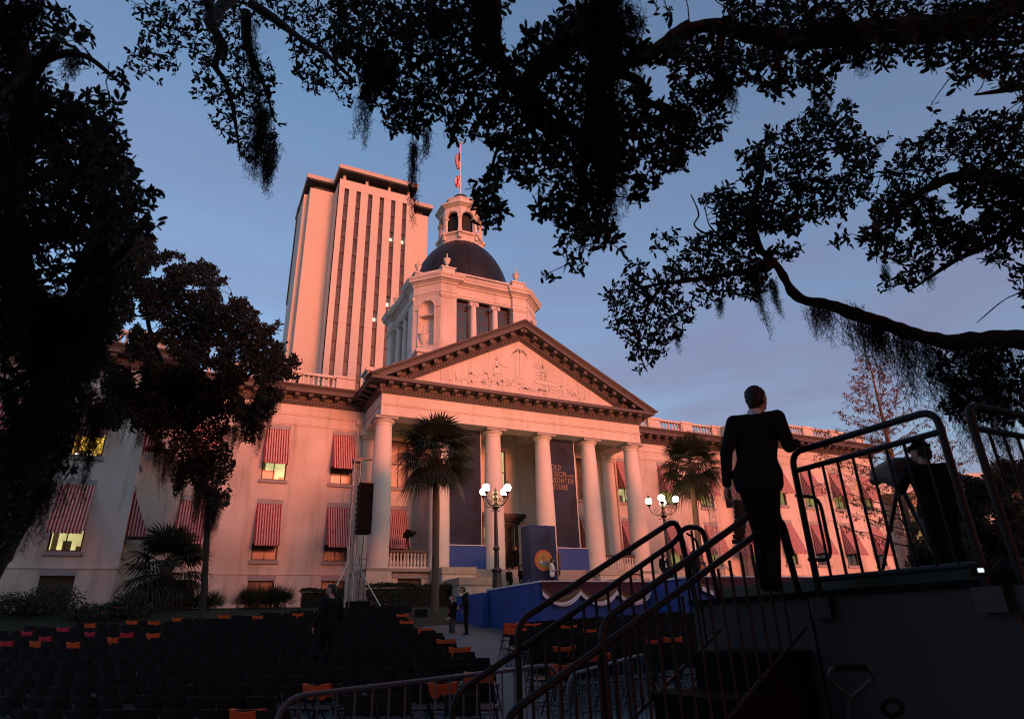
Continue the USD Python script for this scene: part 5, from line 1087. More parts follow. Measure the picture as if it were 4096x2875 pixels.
# ladder, road case and small screen by the chairs
a = PY(1100+.697*487, 1400+.697*1410, -2.6); t = thing('ladder', 'narrow metal ladder leaning beside the left lattice tower', 'ladder', (a[0], -2.6, gz(a[0], -2.6)), 0.)
for s in (-.18, .18): obj('rail', tube([(s, 0, 0), (s+.35, 1.2, 2.6)], .025, 5), 'galvanised', t)
for k in range(1, 9): f_ = k/9; obj('rung', tube([(-.18+.35*f_, 1.2*f_, 2.6*f_), (.18+.35*f_, 1.2*f_, 2.6*f_)], .016, 5), 'galvanised', t)
a = PY(1432, 2440, -6.0); t = thing('road_case', 'black road case standing at the foot of the left lattice tower', 'case', (a[0], -6.0, gz(a[0], -6.0)))
b = MB(); b.box(-.5, .5, -.3, .3, .08, .75); obj('case_body', b, 'riser_dark', t); b = MB()
for x in (-.5, .47):
    for y in (-.305, .275): b.box(x, x+.03, y, y+.03, .08, .76)
obj('edge_trim', b, 'galvanised', t)
for x in (-.4, .4): obj('wheel', tube([(x-.02, -.2, .045), (x+.02, -.2, .045)], .045, 8), 'black_metal', t)
a = P3(1684, 2455, 26.); t = thing('stage_monitor', 'small screen in a pale frame on the lawn beside the palm trunk', 'screen', (a[0], a[1], gz(a[0], a[1])), -.3)
hh = a[2]-gz(a[0], a[1]); b = MB(); b.box(-.26, .26, -.03, .03, hh-.13, hh+.19); obj('screen', b, 'speaker_black', t)
b = MB(); b.box(-.29, -.263, -.05, .05, hh-.16, hh+.22); b.box(.263, .29, -.05, .05, hh-.16, hh+.22); b.box(-.263, .263, -.05, .05, hh+.193, hh+.22); b.box(-.263, .263, -.05, .05, hh-.16, hh-.133); obj('frame', b, 'galvanised', t); obj('stand', tube([(0, 0, hh-.16), (0, 0, 0)], .04, 6), 'galvanised', t)
# ---------------------------------------------------------------- palms and shrubs
def fan_leaf(rg, base, ang, elev, pet, L, n=24, droop=.5, wid=.052):
    """a petiole and a fan of narrow leaflets whose tips hang"""
    d = np.array([math.cos(ang)*math.cos(elev), math.sin(ang)*math.cos(elev), math.sin(elev)]); side = np.array([-math.sin(ang), math.cos(ang), 0.]); up = np.cross(d, side)*-1
    if up[2] < 0: up = -up
    base = np.asarray(base, float); c = base+d*pet+np.array([0, 0, -.1*pet*droop]); V = []; F = []
    def add(v, f): k = sum(len(q) for q in V); V.append(np.array(v, float)); F.append(np.array(f)+k)
    add([base-side*.018, base+side*.018, c+side*.012, c-side*.012], [(0, 1, 2), (0, 2, 3)])
    for i in range(n):
        t = -1+2*i/(n-1); a = t*2.0+rg.uniform(-.05, .05); l = L*(1-.30*abs(t)**1.5)*rg.uniform(.9, 1.08)
        e = d*math.cos(a)+side*math.sin(a)+up*.10*(1-abs(t)); e /= np.linalg.norm(e); w = np.cross(e, up); w /= np.linalg.norm(w)+1e-9; w *= wid*L
        m = c+e*l*.55; tip = c+e*l+np.array([0, 0, -droop*l*(.35+.2*rg.random())]); m = m+np.array([0, 0, -droop*l*.07])
        add([c-w*.25, c+w*.25, m+w*.55, m-w*.55, tip], [(0, 1, 2), (0, 2, 3), (3, 2, 4)])
    return np.vstack(V), np.vstack(F)
def cabbage_palm(loc, H, label, seed, trunk_r=.17, n=46, L=1.05, lean=(0, 0), group=None, cat='palm tree', name='cabbage_palm', pet=.75):
    rg = np.random.default_rng(seed); t = thing(name, label, cat, loc, 0, group)
    pts = [(lean[0]*z*z, lean[1]*z*z, z*H-.2*(z == 0)) for z in np.linspace(0, 1, 9)]
    obj('trunk', tube(pts, [trunk_r*1.25]+[trunk_r*(1+.06*math.sin(i*2.1)) for i in range(7)]+[trunk_r*1.15], 12), 'palm_bark', t, smooth=50)
    top = np.array([lean[0], lean[1], H]); G = MB(); D = MB(); B = MB()
    for i in range(n):
        u = i/n; el = 1.35-2.15*u**.9+rg.uniform(-.3, .3); a = i*2.39996+rg.uniform(-.2, .2)
        f = fan_leaf(rg, top+np.array([0, 0, .25-.5*u]), a, el, pet*rg.uniform(.8, 1.15)*(.75+.4*min(1, u*2)), L*rg.uniform(.7, 1.18), droop=.4+.95*u); G.add(*f)
    for i in range(int(n*.45)):
        a = i*2.39996+1; f = fan_leaf(rg, top+np.array([0, 0, -.25]), a, -1.05+rg.uniform(-.2, .2), pet*.6, L*.62, droop=1.0); D.add(*f)
    for i in range(26):
        a = i*2.39996; z = H-.1-.045*i; p = np.array([lean[0]+math.cos(a)*trunk_r, lean[1]+math.sin(a)*trunk_r, z]); q = p+np.array([math.cos(a)*.14, math.sin(a)*.14, .24]); B.add(*tube([p, q], [.035, .015], 4))
    obj('crown', G, 'palm_leaf', t); obj('dead_fronds', D, 'palm_dead', t, kind='stuff'); obj('leaf_boots', B, 'palm_bark', t, kind='stuff')
    return t
a, c = PY(1745, 1800, -7.3), PY(1739, 2489, -7.3); cabbage_palm((c[0], -7.3, gz(c[0], -7.3)), a[2]-gz(c[0], -7.3), 'tall cabbage palm left of the entrance in front of the second column', 4, lean=(a[0]-c[0], 0), L=1.22, n=88, pet=1.0)
a, c = PY(2762, 1850, -7.0), PY(2800, 2230, -7.0); cabbage_palm((c[0]+.0, -7.0, gz(c[0], -7.)), a[2]-gz(c[0], -7.), 'tall cabbage palm behind the right lamp, fronds lit from below', 9, lean=(a[0]-c[0], 0), L=1.22, n=88, pet=1.0)
a = PY(640, 2440, -2.0); cabbage_palm((a[0], -2.0, gz(a[0], -2.)), 1.9, 'squat bushy palm standing before the left pavilion corner', 12, trunk_r=.26, n=52, L=1.35, cat='palm', name='squat_palm', pet=.95)
def palmetto(loc, r, h, label, seed, n=60):
    rg = np.random.default_rng(seed); t = thing('saw_palmetto', label, 'shrub', loc); G = MB()
    for i in range(n):
        q = rg.uniform(-.6, .6, 2)*r; G.add(*fan_leaf(rg, (q[0], q[1], 0), rg.uniform(0, 6.28), rg.uniform(.35, 1.35), h*rg.uniform(.4, .75), .62, n=14, droop=.15, wid=.04))
    obj('fronds', G, 'palm_leaf', t); obj('stem', tube([(0, 0, -.1), (.1, 0, .3)], [.1, .06], 6), 'palm_bark', t)
for px, py, lab, r, h in ((1000, 2440, 'spiky low palmetto clump under the basement window, left of the hedge', 1.0, 1.0), (1100, 2440, 'second spiky palmetto clump nearer to the lattice tower', .8, .9), (820, 2450, 'small palmetto clump at the right foot of the squat palm', .8, .6)):
    a = PY(px, py, -2.6); palmetto((a[0], -2.6, gz(a[0], -2.6)), r, h, lab, int(px))
LT = np.array([(0, 0, 0), (.32, .42, .02), (.75, .46, .03), (1, 0, 0), (.75, -.46, .03), (.32, -.42, .02)]); LF = np.array([(0, 1, 5), (1, 2, 5), (2, 4, 5), (2, 3, 4)])
def leaves(P, D, N, size, width=.42):
    """leaf blades at points P along directions D with rough normals N"""
    D = D/np.linalg.norm(D, axis=1, keepdims=True); S = np.cross(N, D); S /= np.linalg.norm(S, axis=1, keepdims=True)+1e-9; U = np.cross(D, S); k = len(P); size = np.broadcast_to(size, (k,))[:, None, None]
    v = P[:, None]+size*(LT[None, :, 0:1]*D[:, None]+LT[None, :, 1:2]*width*S[:, None]+LT[None, :, 2:3]*U[:, None]*1.5)
    f = (np.arange(k)*6)[:, None, None]+LF[None]; return v.reshape(-1, 3), f.reshape(-1, 3)
def rand_dirs(rg, k, up=0.):
    d = rg.normal(size=(k, 3)); d[:, 2] += up; return d/np.linalg.norm(d, axis=1, keepdims=True)
def leaf_mass(pts, rg, size, up=.2, width=.45):
    return leaves(pts, rand_dirs(rg, len(pts), up), rand_dirs(rg, len(pts)), size*rg.uniform(.7, 1.25, len(pts)), width)
def hedge(x0, x1, y0, y1, h, label, seed, n=7000):
    rg = np.random.default_rng(seed); xm, ym = (x0+x1)/2, (y0+y1)/2; z = gz(xm, ym); t = thing('hedge', label, 'hedge', (xm, ym, z))
    p = rg.uniform(size=(n, 3))*[x1-x0, y1-y0, 1]-[(x1-x0)/2, (y1-y0)/2, 0]; top = h*(.86+.22*meshkit.noise(np.column_stack([p[:, 0]*1.6, p[:, 1]*1.6, 0*p[:, 0]]), seed)); p[:, 2] = np.where(rg.random(n) < .45, top*(1-.05*rg.random(n)), p[:, 2]*top)
    front = rg.random(n) < .45; p[front, 1] = -(y1-y0)/2+rg.uniform(-.06, .06, front.sum())
    obj('leaves', leaf_mass(p, rg, .085), 'shrub_leaf', t, kind='stuff'); b = MB(); b.box(-(x1-x0)/2+.12, (x1-x0)/2-.12, -(y1-y0)/2+.1, (y1-y0)/2-.1, -.3, h*.8); obj('dark_core', b, 'interior_dark', t)  # solid near-black box stands in for the dark inside of the hedge
a, c = PY(1460, 2376, -3.), PY(1850, 2352, -3.); hedge(a[0], c[0], -3.5, -2.5, 1.0, 'clipped dark hedge between the left lattice tower and the stage', 3, 9000)
a, c = PY(1196, 2420, -2.6), PY(1370, 2420, -2.6); hedge(a[0], c[0], -3.0, -2.2, .78, 'looser dark shrub row left of the lattice tower', 6, 3000)
def bush(loc, r, h, label, seed, n=2600, red=False):
    rg = np.random.default_rng(seed); t = thing('bush', label, 'shrub', loc); d = rand_dirs(rg, n); d[:, 2] = np.abs(d[:, 2]); q = rg.uniform(.55, 1., n)[:, None]; p = d*q*[r, r, h]*(.8+.4*meshkit.noise(d*2.2, seed))[:, None]
    obj('leaves', leaf_mass(p, rg, .10), 'shrub_leaf', t, kind='stuff')
    st = MB()
    for k in range(7): a = k*.9; st.add(*tube([(0, 0, -.1), (.5*r*math.cos(a), .5*r*math.sin(a), h*.7)], [.03, .01], 5))
    obj('stems', st, 'bark', t)
    if red:
        k = 26; e = rand_dirs(rg, k); e[:, 2] = np.abs(e[:, 2]); obj('flowers', leaf_mass(e*[r, r, h], rg, .09, width=.9), 'cloth_red', t, kind='stuff')
for px, Y, r, h, lab, red in ((515, -4., .85, 1.05, 'rounded dark bush at the left pavilion corner', 0), (200, -3.4, 1.3, 1.2, 'wide dark bush under the lower left pavilion window', 0), (40, -3.4, 1.2, .8, 'low loose bush at the left picture edge', 0), (395, -4.2, 1.1, .55, 'low bush with a few red flowers between two darker bushes', 1)):
    a = PY(px, 2460, Y); bush((a[0], Y, gz(a[0], Y)), r, h, lab, int(px), 2600, red)

# ---------------------------------------------------------------- riser, stairs and railings
RX, RY0, RY1, DZ = -13.394, -33.514, -30.337, -3.005
YM = -31.865
rz_ = thing('camera_riser', 'tall grey-panelled camera platform with black guard rails at the right', 'platform')
gb = gz(RX, RY0)-.25
b = MB(); b.box(RX-.02, -4.5, RY0-.02, RY1+.02, DZ-.05, DZ); obj('deck', b, 'riser_dark', rz_)
for y0, y1 in ((RY0, YM-.005), (YM+.005, RY1)): b = MB(); b.box(RX+.01, RX+.05, y0+.01, y1-.01, gb, DZ-.053); obj('side_panel', b, 'riser_panel', rz_)
for x0 in np.arange(RX+.06, -4.6, 1.95): b = MB(); b.box(x0, x0+1.93, RY0+.0, RY0+.04, gb, DZ-.053); obj('end_panel', b, 'riser_panel', rz_)
for x0 in np.arange(RX+.06, -4.6, 1.95): b = MB(); b.box(x0, x0+1.93, RY1-.04, RY1, gb, DZ-.053); obj('end_panel', b, 'riser_panel', rz_)
b = MB(); b.box(RX+.25, RX+.28, RY0+.3, RY1-.1, DZ+.002, DZ+.115); obj('toe_board', b, 'toe_green', rz_)
RR = .029
def guard(p0, p1, name, h=1.42, n=9, over=.18):
    """a guard panel: rounded top rail and posts in one tube, a second rail and balusters below"""
    p0, p1 = np.array(p0, float), np.array(p1, float); g = holder(name, rz_); up = np.array([0, 0, 1.])
    obj('frame_tube', tube(round_path([p0-up*.12, p0+up*h, p1+up*h, p1-up*.12], .13, 6), RR, 8), 'black_rail', g, smooth=True)
    obj('mid_rail', tube([p0+up*(h-over), p1+up*(h-over)], RR*.85, 8), 'black_rail', g, smooth=True)
    obj('bottom_rail', tube([p0+up*.09, p1+up*.09], RR*.8, 8), 'black_rail', g, smooth=True)
    for k in range(1, n): q = p0+(p1-p0)*k/n; obj('baluster', tube([q+up*.09, q+up*(h-over)], .0135, 6), 'black_rail', g, smooth=True)
    for q in (p0, p1): b = MB(); b.box(q[0]-.03, q[0]+.02, q[1]-.10, q[1]+.10, DZ-.22, DZ-.055); obj('clamp_bracket', b, 'black_metal', g)
gx = RX-.03
guard((gx, -32.026, DZ), (gx, -33.394, DZ), 'guard_rail', 1.207, 9, .17)
guard((gx+.08, RY0-.06, DZ), (gx+2.1, RY0-.06, DZ), 'guard_rail', 1.20, 11, .18)
guard((gx+2.2, RY0-.06, DZ), (gx+4.2, RY0-.06, DZ), 'guard_rail', 1.20, 11, .18)
# small hoop of the gate at the head of the stairs
hp = PY(0, 0, 1)
obj('gate_hoop', tube(round_path([(gx, -31.988, DZ+.82), (gx+.30, -31.988, DZ+.82), (gx+.30, -31.988, DZ+.26), (gx, -31.988, DZ+.26)], .12, 5), .017, 8), 'black_rail', rz_, smooth=True)
sr = thing('riser_stairs', 'black metal stairs with double handrails climbing to the camera platform', 'stairs')
YN, YF = -31.845, -30.80
KS = .836
SXc = lambda x: EYE[0]+(x-EYE[0])*KS
SZc = lambda z: EYE[2]+(z-EYE[2])*KS
NST = 5; xs0 = SXc(-15.5); gst = gz(xs0, -31.0); TOPZ = DZ-.47; rise = (TOPZ-gst)/NST; run = (RX-xs0)/NST
for k in range(NST):
    z = gst+rise*(k+1); x0 = xs0+run*k; b = MB(); b.box(x0-.02, x0+run+.0, YN+.05, YF-.05, z-.05, z); obj('tread', b, 'riser_dark', sr)
    b = MB(); b.box(x0, x0+run-.003, YN+.08, YF-.08, gst-.15, z-.053); obj('step_box', b, 'riser_dark', sr)
def stair_rail(y, near):
    P = lambda x, z: (SXc(x), y, SZc(z)); G = lambda x, dz: (SXc(x), y, gst+dz); zb = lambda x: gst+rise*.7+(SXc(x)-xs0)/(RX-xs0)*(TOPZ-gst)
    if near: up_pts = [G(-15.0, .2), P(-15.0, -3.20), P(-12.62, -1.99), (SXc(-12.50), y, DZ)]
    else: up_pts = [G(-15.2, .1), P(-15.2, -3.17), P(-12.95, -2.03), (SXc(-12.80), y, DZ-.1)]
    h = holder('railing', sr)
    obj('upper_rail', tube(round_path(up_pts, .14, 6), RR, 8), 'black_rail', h, smooth=True)
    if near: lo = [G(-16.0, .05), P(-15.95, -3.86), P(-12.55, -2.18), P(-12.5, -2.6)]
    else: lo = [G(-15.95, .05), P(-15.9, -3.80), P(-13.0, -2.30), P(-12.85, -2.13), P(-12.55, -2.12), (SXc(-12.45), y, DZ)]
    obj('lower_rail', tube(round_path(lo, .12, 6), RR*.95, 8), 'black_rail', h, smooth=True)
    for x in np.arange(-15.05, -12.6, .165):
        zl_ = -2.33+(x+12.75)*.5 if near else -2.30+(x+13.0)*.515
        obj('baluster', tube([(SXc(x), y, zb(x)), P(x, zl_)], .0135, 6), 'black_rail', h, smooth=True)
    obj('bottom_rail', tube([(SXc(-15.2), y, zb(-15.2)), (SXc(-12.5), y, zb(-12.5))], .016, 6), 'black_rail', h, smooth=True)
    if not near: obj('hook', tube(round_path([P(-12.82, -2.2), P(-12.68, -2.28), P(-12.66, -2.42), P(-12.8, -2.44)], .05, 4), .011, 6), 'black_rail', h, smooth=True)
stair_rail(YN, True); stair_rail(YF, False)
# man on the stairs, resting his hand on the rail
f = PZ(3085, 2368, DZ); hd_ = math.radians(-47)
def loc2(p, o, rz):
    d = np.asarray(p)-o; c, s = math.cos(-rz), math.sin(-rz); return np.array([d[0]*c-d[1]*s, d[0]*s+d[1]*c, d[2]])
mo = np.array([f[0]-.13, f[1]-.04, DZ]); HM = 1.84
hp_ = loc2((gx, -32.16, DZ+1.207+.03), mo, hd_)/(HM/1.78)
print('hand target', hp_)
hp_ = np.array([min(hp_[0], .55), hp_[1], min(max(hp_[2], .95), 1.32)])
person('man in a dark suit seen from behind with one hand on the platform guard rail', tuple(mo), hd_, HM,
       dict(elL=(-.255, -.06, 1.17), wrL=(-.26, .02, .90), elR=(.27, -.05, 1.17), wrR=tuple(hp_-[.05, .07, -.02]), hpL=(-.09, 0, .94), knL=(.0, .10, .50), anL=(.02, .06, .10), knR=(.10, .06, .52), anR=(.10, .02, .09), head=(.02, .035, 1.645), neck=(0, -.005, 1.505), shL=(-.185, -.01, 1.455), shR=(.185, -.01, 1.455), chest=(0, .02, 1.33)), top='suit_navy', tilt=.13, tilt_skip=('wrR',), bottom='suit_black', hair='hair_dark', shirt='shirt_white', turn_=-.55, fine=True,
       hands=dict(R=dict(fwd=(.6, .7, -.25), side=(-.6, .5, .1), curl=1.0), L=dict(curl=.9)), build=1.0)
hl = np.array([-.16, .055, .80])*HM/1.78; c, s = math.cos(hd_), math.sin(hd_); hw_ = mo+np.array([hl[0]*c-hl[1]*s, hl[0]*s+hl[1]*c, hl[2]])
t = thing('hand_radio', 'small pale-topped hand radio held low by the man in the dark suit', 'radio', tuple(hw_), hd_)
b = MB(); b.box(-.03, .03, -.02, .02, -.09, .07); obj('body', b, 'galvanised', t); obj('aerial', tube([(.015, 0, .07), (.015, 0, .16)], .006, 6), 'black_metal', t)
# camera operator on the platform
cp = PZ(3745, 2300, DZ); d_ = (cp-EYE)/np.linalg.norm((cp-EYE)[:2]); co = EYE+d_*9.6; co = np.array([co[0], co[1], DZ])
cz = P3(3690, 1822, 7.3); co = np.array([cz[0], cz[1], DZ]); print('operator', cz)
person('man in black with a dark peaked cap behind the guard rail, seen from behind', tuple(co), math.radians(-30), max(1.6, cz[2]-DZ), dict(elL=(-.27, .12, 1.22), wrL=(-.14, .34, 1.32), elR=(.30, .05, 1.16), wrR=(.2, .3, 1.2)), cap_='riser_dark', fine=True, turn_=.5, build=1.12)
t = thing('covered_camera', 'grey-green rain-covered video camera on a tripod beside the capped operator', 'camera', (co[0]+.10, co[1]+.42, DZ), math.radians(-30))
for k in range(3): q = k*2*PI/3+.5; obj('tripod_leg', tube([(.04*math.cos(q), .04*math.sin(q), 1.15), (.5*math.cos(q), .5*math.sin(q), .0)], [.028, .018], 6), 'black_metal', t)
obj('rain_cover', finish(blob([((-.12, -.22, 1.42), .07), ((.12, -.22, 1.42), .07), ((-.12, .28, 1.42), .06), ((.12, .28, 1.42), .06), ((-.09, -.2, 1.26), .05), ((.09, .25, 1.26), .05)]), .05, 3), 'grey_green', t, smooth=True)
obj('lens', tube([(0, .3, 1.38), (0, .55, 1.38)], [.06, .07], 12), 'black_metal', t, smooth=40); obj('pan_handle', tube([(.1, -.1, 1.2), (.35, -.5, 1.0)], .014, 6), 'black_metal', t)
p = P3(3921, 2285, 4.3); p[2] = DZ
t = thing('small_monitor', 'small glowing white screen on the corner of the camera platform', 'screen', (p[0], p[1], DZ+.003), math.radians(-40))
sz = P3(3921, 2290, 4.3)[2]-DZ
b = MB(); b.box(-.055, .055, -.012, .012, max(.0, sz-.04), max(.08, sz+.04)); obj('case', b, 'speaker_black', t); b = MB(); zc_ = max(.04, sz); b.box(-.017, .017, -.018, -.0125, zc_-.013, zc_+.013); obj('display', b, 'screen_white', t); b = MB(); b.box(-.05, .05, -.04, .04, 0, .012); b.box(-.01, .01, -.01, .01, .012, zc_-.04); obj('foot', b, 'speaker_black', t)
# tripod and dark kit bag further along the platform
p = P3(4040, 2270, 6.2); t = thing('kit_bag', 'dark soft kit bag lying on the platform at the right picture edge', 'bag', (p[0], p[1], DZ), .4)
obj('bag', finish(blob([((-.3, -.1, .08), .08), ((.3, -.1, .08), .08), ((-.28, .1, .08), .08), ((.28, .1, .08), .08), ((0, 0, .2), .1)]), .05, 3), 'riser_dark', t, smooth=True); obj('handle', tube([(-.12, 0, .24), (-.08, 0, .34), (.08, 0, .34), (.12, 0, .24)], .015, 6), 'riser_dark', t)

# ---------------------------------------------------------------- hand cart and ring at the foot of the platform
cd = 3.0; q = lambda x, y: P3(x*1.784, y*1.784, cd)
A, B_c, C_c, D_c = q(1858, 1505), q(1870, 1494), q(1945, 1494), q(1958, 1505)
o = q(1905, 1700); o = np.array([o[0], o[1], gz(o[0], o[1])])
t = thing('hand_cart', 'black pull cart with a looped handle in front of the platform panel', 'cart', tuple(o))
w = lambda x, y: q(x, y)-o
obj('handle_loop', tube(round_path([w(1908, 1566), w(1859, 1522), w(1862, 1497), w(1950, 1497), w(1958, 1522), w(1908, 1566)], .025, 4), .0105, 8), 'black_metal', t, smooth=True)
obj('grip', tube([w(1872, 1496), w(1943, 1496)], .015, 8), 'riser_dark', t, smooth=True)
e = w(1904, 1640); obj('stem', tube([w(1908, 1564), e, e+np.array([.02, .03, -.7])], .013, 8), 'black_metal', t, smooth=True)
b = MB(); b.box(-.3, .3, -.2, .5, .18, .24); obj('tray', b, 'riser_dark', t)
for sx in (-.32, .32):
    for sy in (-.1, .4): obj('wheel', tube([(sx-.03, sy, .12), (sx+.03, sy, .12)], .12, 14), 'riser_dark', t, smooth=40)
r0 = q(2001, 1586)-o; ra = [r0+.045*math.cos(a)*CR*1.05+.036*math.sin(a)*CU for a in np.linspace(0, 2*PI, 17)]; obj('side_handle', tube(ra, .012, 8, cap=False), 'riser_dark', t, smooth=True); obj('side_stem', tube([r0-.036*CU, r0-.036*CU+np.array([.0, .0, -.35]), (0.2, .3, .24)], .01, 6), 'riser_dark', t)

# ---------------------------------------------------------------- crowd barrier
def barrier(p0, p1, label, h=1.08, n=17):
    p0, p1 = np.array(p0, float), np.array(p1, float); t = thing('crowd_barrier', label, 'barrier', tuple(p0)); d = p1-p0; up = np.array([0, 0, 1.])
    obj('frame', tube(round_path([up*.12, up*h, d+up*h, d+up*.12, up*.12], .22, 7), .021, 8), 'galvanised', t, smooth=True)
    for k in range(1, n): obj('bar', tube([d*k/n+up*.14, d*k/n+up*(h-.02)], .0085, 6), 'galvanised', t, smooth=True)
    nn = np.array([-d[1], d[0], 0])/np.linalg.norm(d)
    for f_ in (.15, .85): obj('foot', tube(round_path([d*f_+up*.13, d*f_+nn*.3+up*.02, d*f_-nn*.3+up*.02, d*f_+up*.13], .05, 3), .017, 6), 'galvanised', t, smooth=True)
b0 = P3(1105, 2870, 4.75); b1 = P3(2075, 2685, 6.6); g0, g1 = gz(b0[0], b0[1]), gz(b1[0], b1[1]); hb = P3(1230, 2785, 4.85)[2]-g0
print('barrier top', b0, b1, hb, b1[2]-g1)
bh = 1.08; t0 = P3(1230, 2785, 4.85); t1 = P3(2230, 2655, 6.9)
barrier((b0[0], b0[1], t0[2]-bh-.0), (t1[0], t1[1], t1[2]-bh), 'grey metal crowd barrier curving up behind the stair foot, nearest the camera', bh, 19)
t2 = P3(2270, 2700, 7.6); t3 = P3(2580, 2612, 9.6); barrier((t2[0], t2[1], t2[2]-bh), (t3[0], t3[1], t3[2]-bh), 'second grey crowd barrier seen through the stair balusters, farther away', bh, 15)

# ---------------------------------------------------------------- folding chairs
def chair(name, label, cover, group, loc, rot):
    t = thing(name, label, 'folding chair', loc, rot, group); w = .22
    def plate(pts, th, curve):
        nx = 7; V = []; (za, ya), (zb, yb) = pts
        for sgn in (0, 1):
            for i in range(nx):
                x = -w+2*w*i/(nx-1); c_ = curve*(1-(x/w)**2)
                V += [(x*(.97), ya-c_+sgn*th, za), (x, yb-c_+sgn*th, zb)]
        k = 2*nx; F = [(2*i, 2*i+2, 2*i+3, 2*i+1) for i in range(nx-1)]+[(k+2*i, k+2*i+1, k+2*i+3, k+2*i+2) for i in range(nx-1)]+[(2*i+1, 2*i+3, k+2*i+3, k+2*i+1) for i in range(nx-1)]+[(2*i, k+2*i, k+2*i+2, 2*i+2) for i in range(nx-1)]+[(0, 1, k+1, k), (k-2, 2*k-2, 2*k-1, k-1)]
        mb = MB(); mb.add(V, F); return mb
    obj('backrest', plate(((.54, -.20), (.79, -.26)), .022, .045), 'chair_black', t)
    b = MB(); b.add([(-.2, -.19, .43), (.2, -.19, .43), (.21, .2, .455), (-.21, .2, .455), (-.2, -.19, .455), (.2, -.19, .455), (.21, .2, .48), (-.21, .2, .48)], [(0, 3, 2, 1), (4, 5, 6, 7), (0, 1, 5, 4), (2, 3, 7, 6), (1, 2, 6, 5), (3, 0, 4, 7)]); obj('seat', b, 'chair_black', t)
    for s in (-1, 1):
        obj('leg', tube([(s*.225, .26, .0), (s*.225, -.17, .5), (s*.222, -.25, .78)], .0125, 5), 'chair_frame', t)
        obj('leg', tube([(s*.205, -.24, .0), (s*.205, .12, .44)], .0115, 5), 'chair_frame', t)
    b = MB(); b.add(*tube([(-.225, .2, .07), (.225, .2, .07)], .009, 4)); obj('cross_bar', b, 'chair_frame', t); b = MB(); b.add(*tube([(-.205, -.20, .05), (.205, -.20, .05)], .009, 4)); obj('cross_bar', b, 'chair_frame', t)
    if cover:
        mb = MB(); nx = 9; V = []
        for i in range(nx):
            x = -w-.012+2*(w+.012)*i/(nx-1); c_ = .045*(1-(x/w)**2); hang = .60+.025*math.sin(i*1.9)
            V += [(x*.98, -.205-c_-.012, hang), (x, -.262-c_-.016, .765+.03*abs(x/w)**2), (x, -.235-c_+.03, .80-.012*(1-(x/w)**2)), (x*.99, -.212-c_+.034, .66)]
        mb.add(V, [(4*i+j, 4*i+4+j, 4*i+5+j, 4*i+1+j) for i in range(nx-1) for j in range(3)]); obj('back_cover', mb, cover, t, smooth=40)
    return t
ROT = math.radians(-40)      # the chairs face the stage
RD = np.array([math.cos(ROT), math.sin(ROT)]); FD = np.array([-math.sin(ROT), math.cos(ROT)])
def to_px(P): 
    d = np.asarray(P, float)-EYE; z = d@CF; return np.stack([2048+FOC*(d@CR)/z, 1437.5-FOC*(d@CU)/z], -1), z
rg = np.random.default_rng(5); spots = []
for i in range(-12, 30):
    for j in range(-40, 40):
        p = np.array([-17.3, -26.6])+FD*i*.92+RD*(j*.475+.1*(i % 2)); p = p+rg.normal(0, .035, 2)
        q, z = to_px((p[0], p[1], gz(*p)+.7)); left = True
        if z < 3.5 or q[0] < -140 or q[1] > 3010 or p[1] > -7.7: continue
        if p[0] < -25.5+.18*(p[1]+9): continue
        lim = -11.4-.22*(p[1]+9) if p[1] > -20 else -8.98-.43*(p[1]+20)*1.0
        if q[0] > 1985: continue
        if p[0] > -9.6: continue
        if q[0] > 1640+max(0, (q[1]-2490))*2.2: continue
        if q[0] > 1150 and q[1] > 2800: continue
        spots.append((p[0], p[1], 0, q, i))
RROT = math.radians(-10); RD2 = np.array([math.cos(RROT), math.sin(RROT)]); FD2 = np.array([-math.sin(RROT), math.cos(RROT)])
for i in range(0, 13):
    for j in range(-12, 24):
        p = np.array([-8.2, -26.6])+FD2*i*.82+RD2*j*.49; p = p+rg.normal(0, .02, 2); q, z = to_px((p[0], p[1], gz(*p)+.7))
        if q[0] < 1890+(2530-q[1])*-.0 or q[0] > 2960 or q[1] > 2720 or p[1] > SY0-.9 or (p[0] > SXR-.6 and p[1] > SY1-.8): continue
        if q[0] < 1960 and q[1] > 2540: continue
        if p[0] > -.5 or q[0] < 2010+(q[1]-2500)*1.0: continue
        spots.append((p[0], p[1], 1, q, i))
ORANGE = [(165, 2583), (342, 2567), (496, 2553), (373, 2507), (548, 2487), (638, 2542), (650, 2478), (743, 2470), (930, 2465), (1053, 2462), (1208, 2462), (1640, 2465), (1690, 2480), (1720, 2508), (1830, 2535), (1900, 2558), (1890, 2482), (1935, 2485), (1770, 2768), (1290, 2790), (1015, 2840), (1986, 2727), (2227, 2600), (2238, 2674), (2113, 2504), (2258, 2524), (2345, 2532), (2380, 2642), (2558, 2560), (2702, 2575), (2060, 2492), (2010, 2490)]
RED = [(65, 2570), (125, 2538), (232, 2562), (256, 2517), (400, 2550), (527, 2538)]
S = np.array([s[3] for s in spots]); used = {}
for lst, m in ((ORANGE, 'cover_orange'), (RED, 'cover_red')):
    for px in lst:
        d = np.hypot(S[:, 0]-px[0], (S[:, 1]-px[1])*1.6)
        for k in np.argsort(d)[:8]:
            if k not in used: used[int(k)] = m; break
print('chairs', len(spots))
order = sorted(range(len(spots)), key=lambda k: (spots[k][0]-EYE[0])**2+(spots[k][1]-EYE[1])**2)
first = {}
vis = [k for k in order if 0 <= S[k, 0] <= 2960][:300]
visible = set(vis)
ORDS = ['first', 'second', 'third', 'fourth', 'fifth', 'sixth', 'seventh', 'eighth', 'ninth', 'tenth', 'eleventh', 'twelfth', 'thirteenth', 'fourteenth', 'fifteenth', 'sixteenth', 'seventeenth', 'eighteenth', 'nineteenth', 'twentieth']
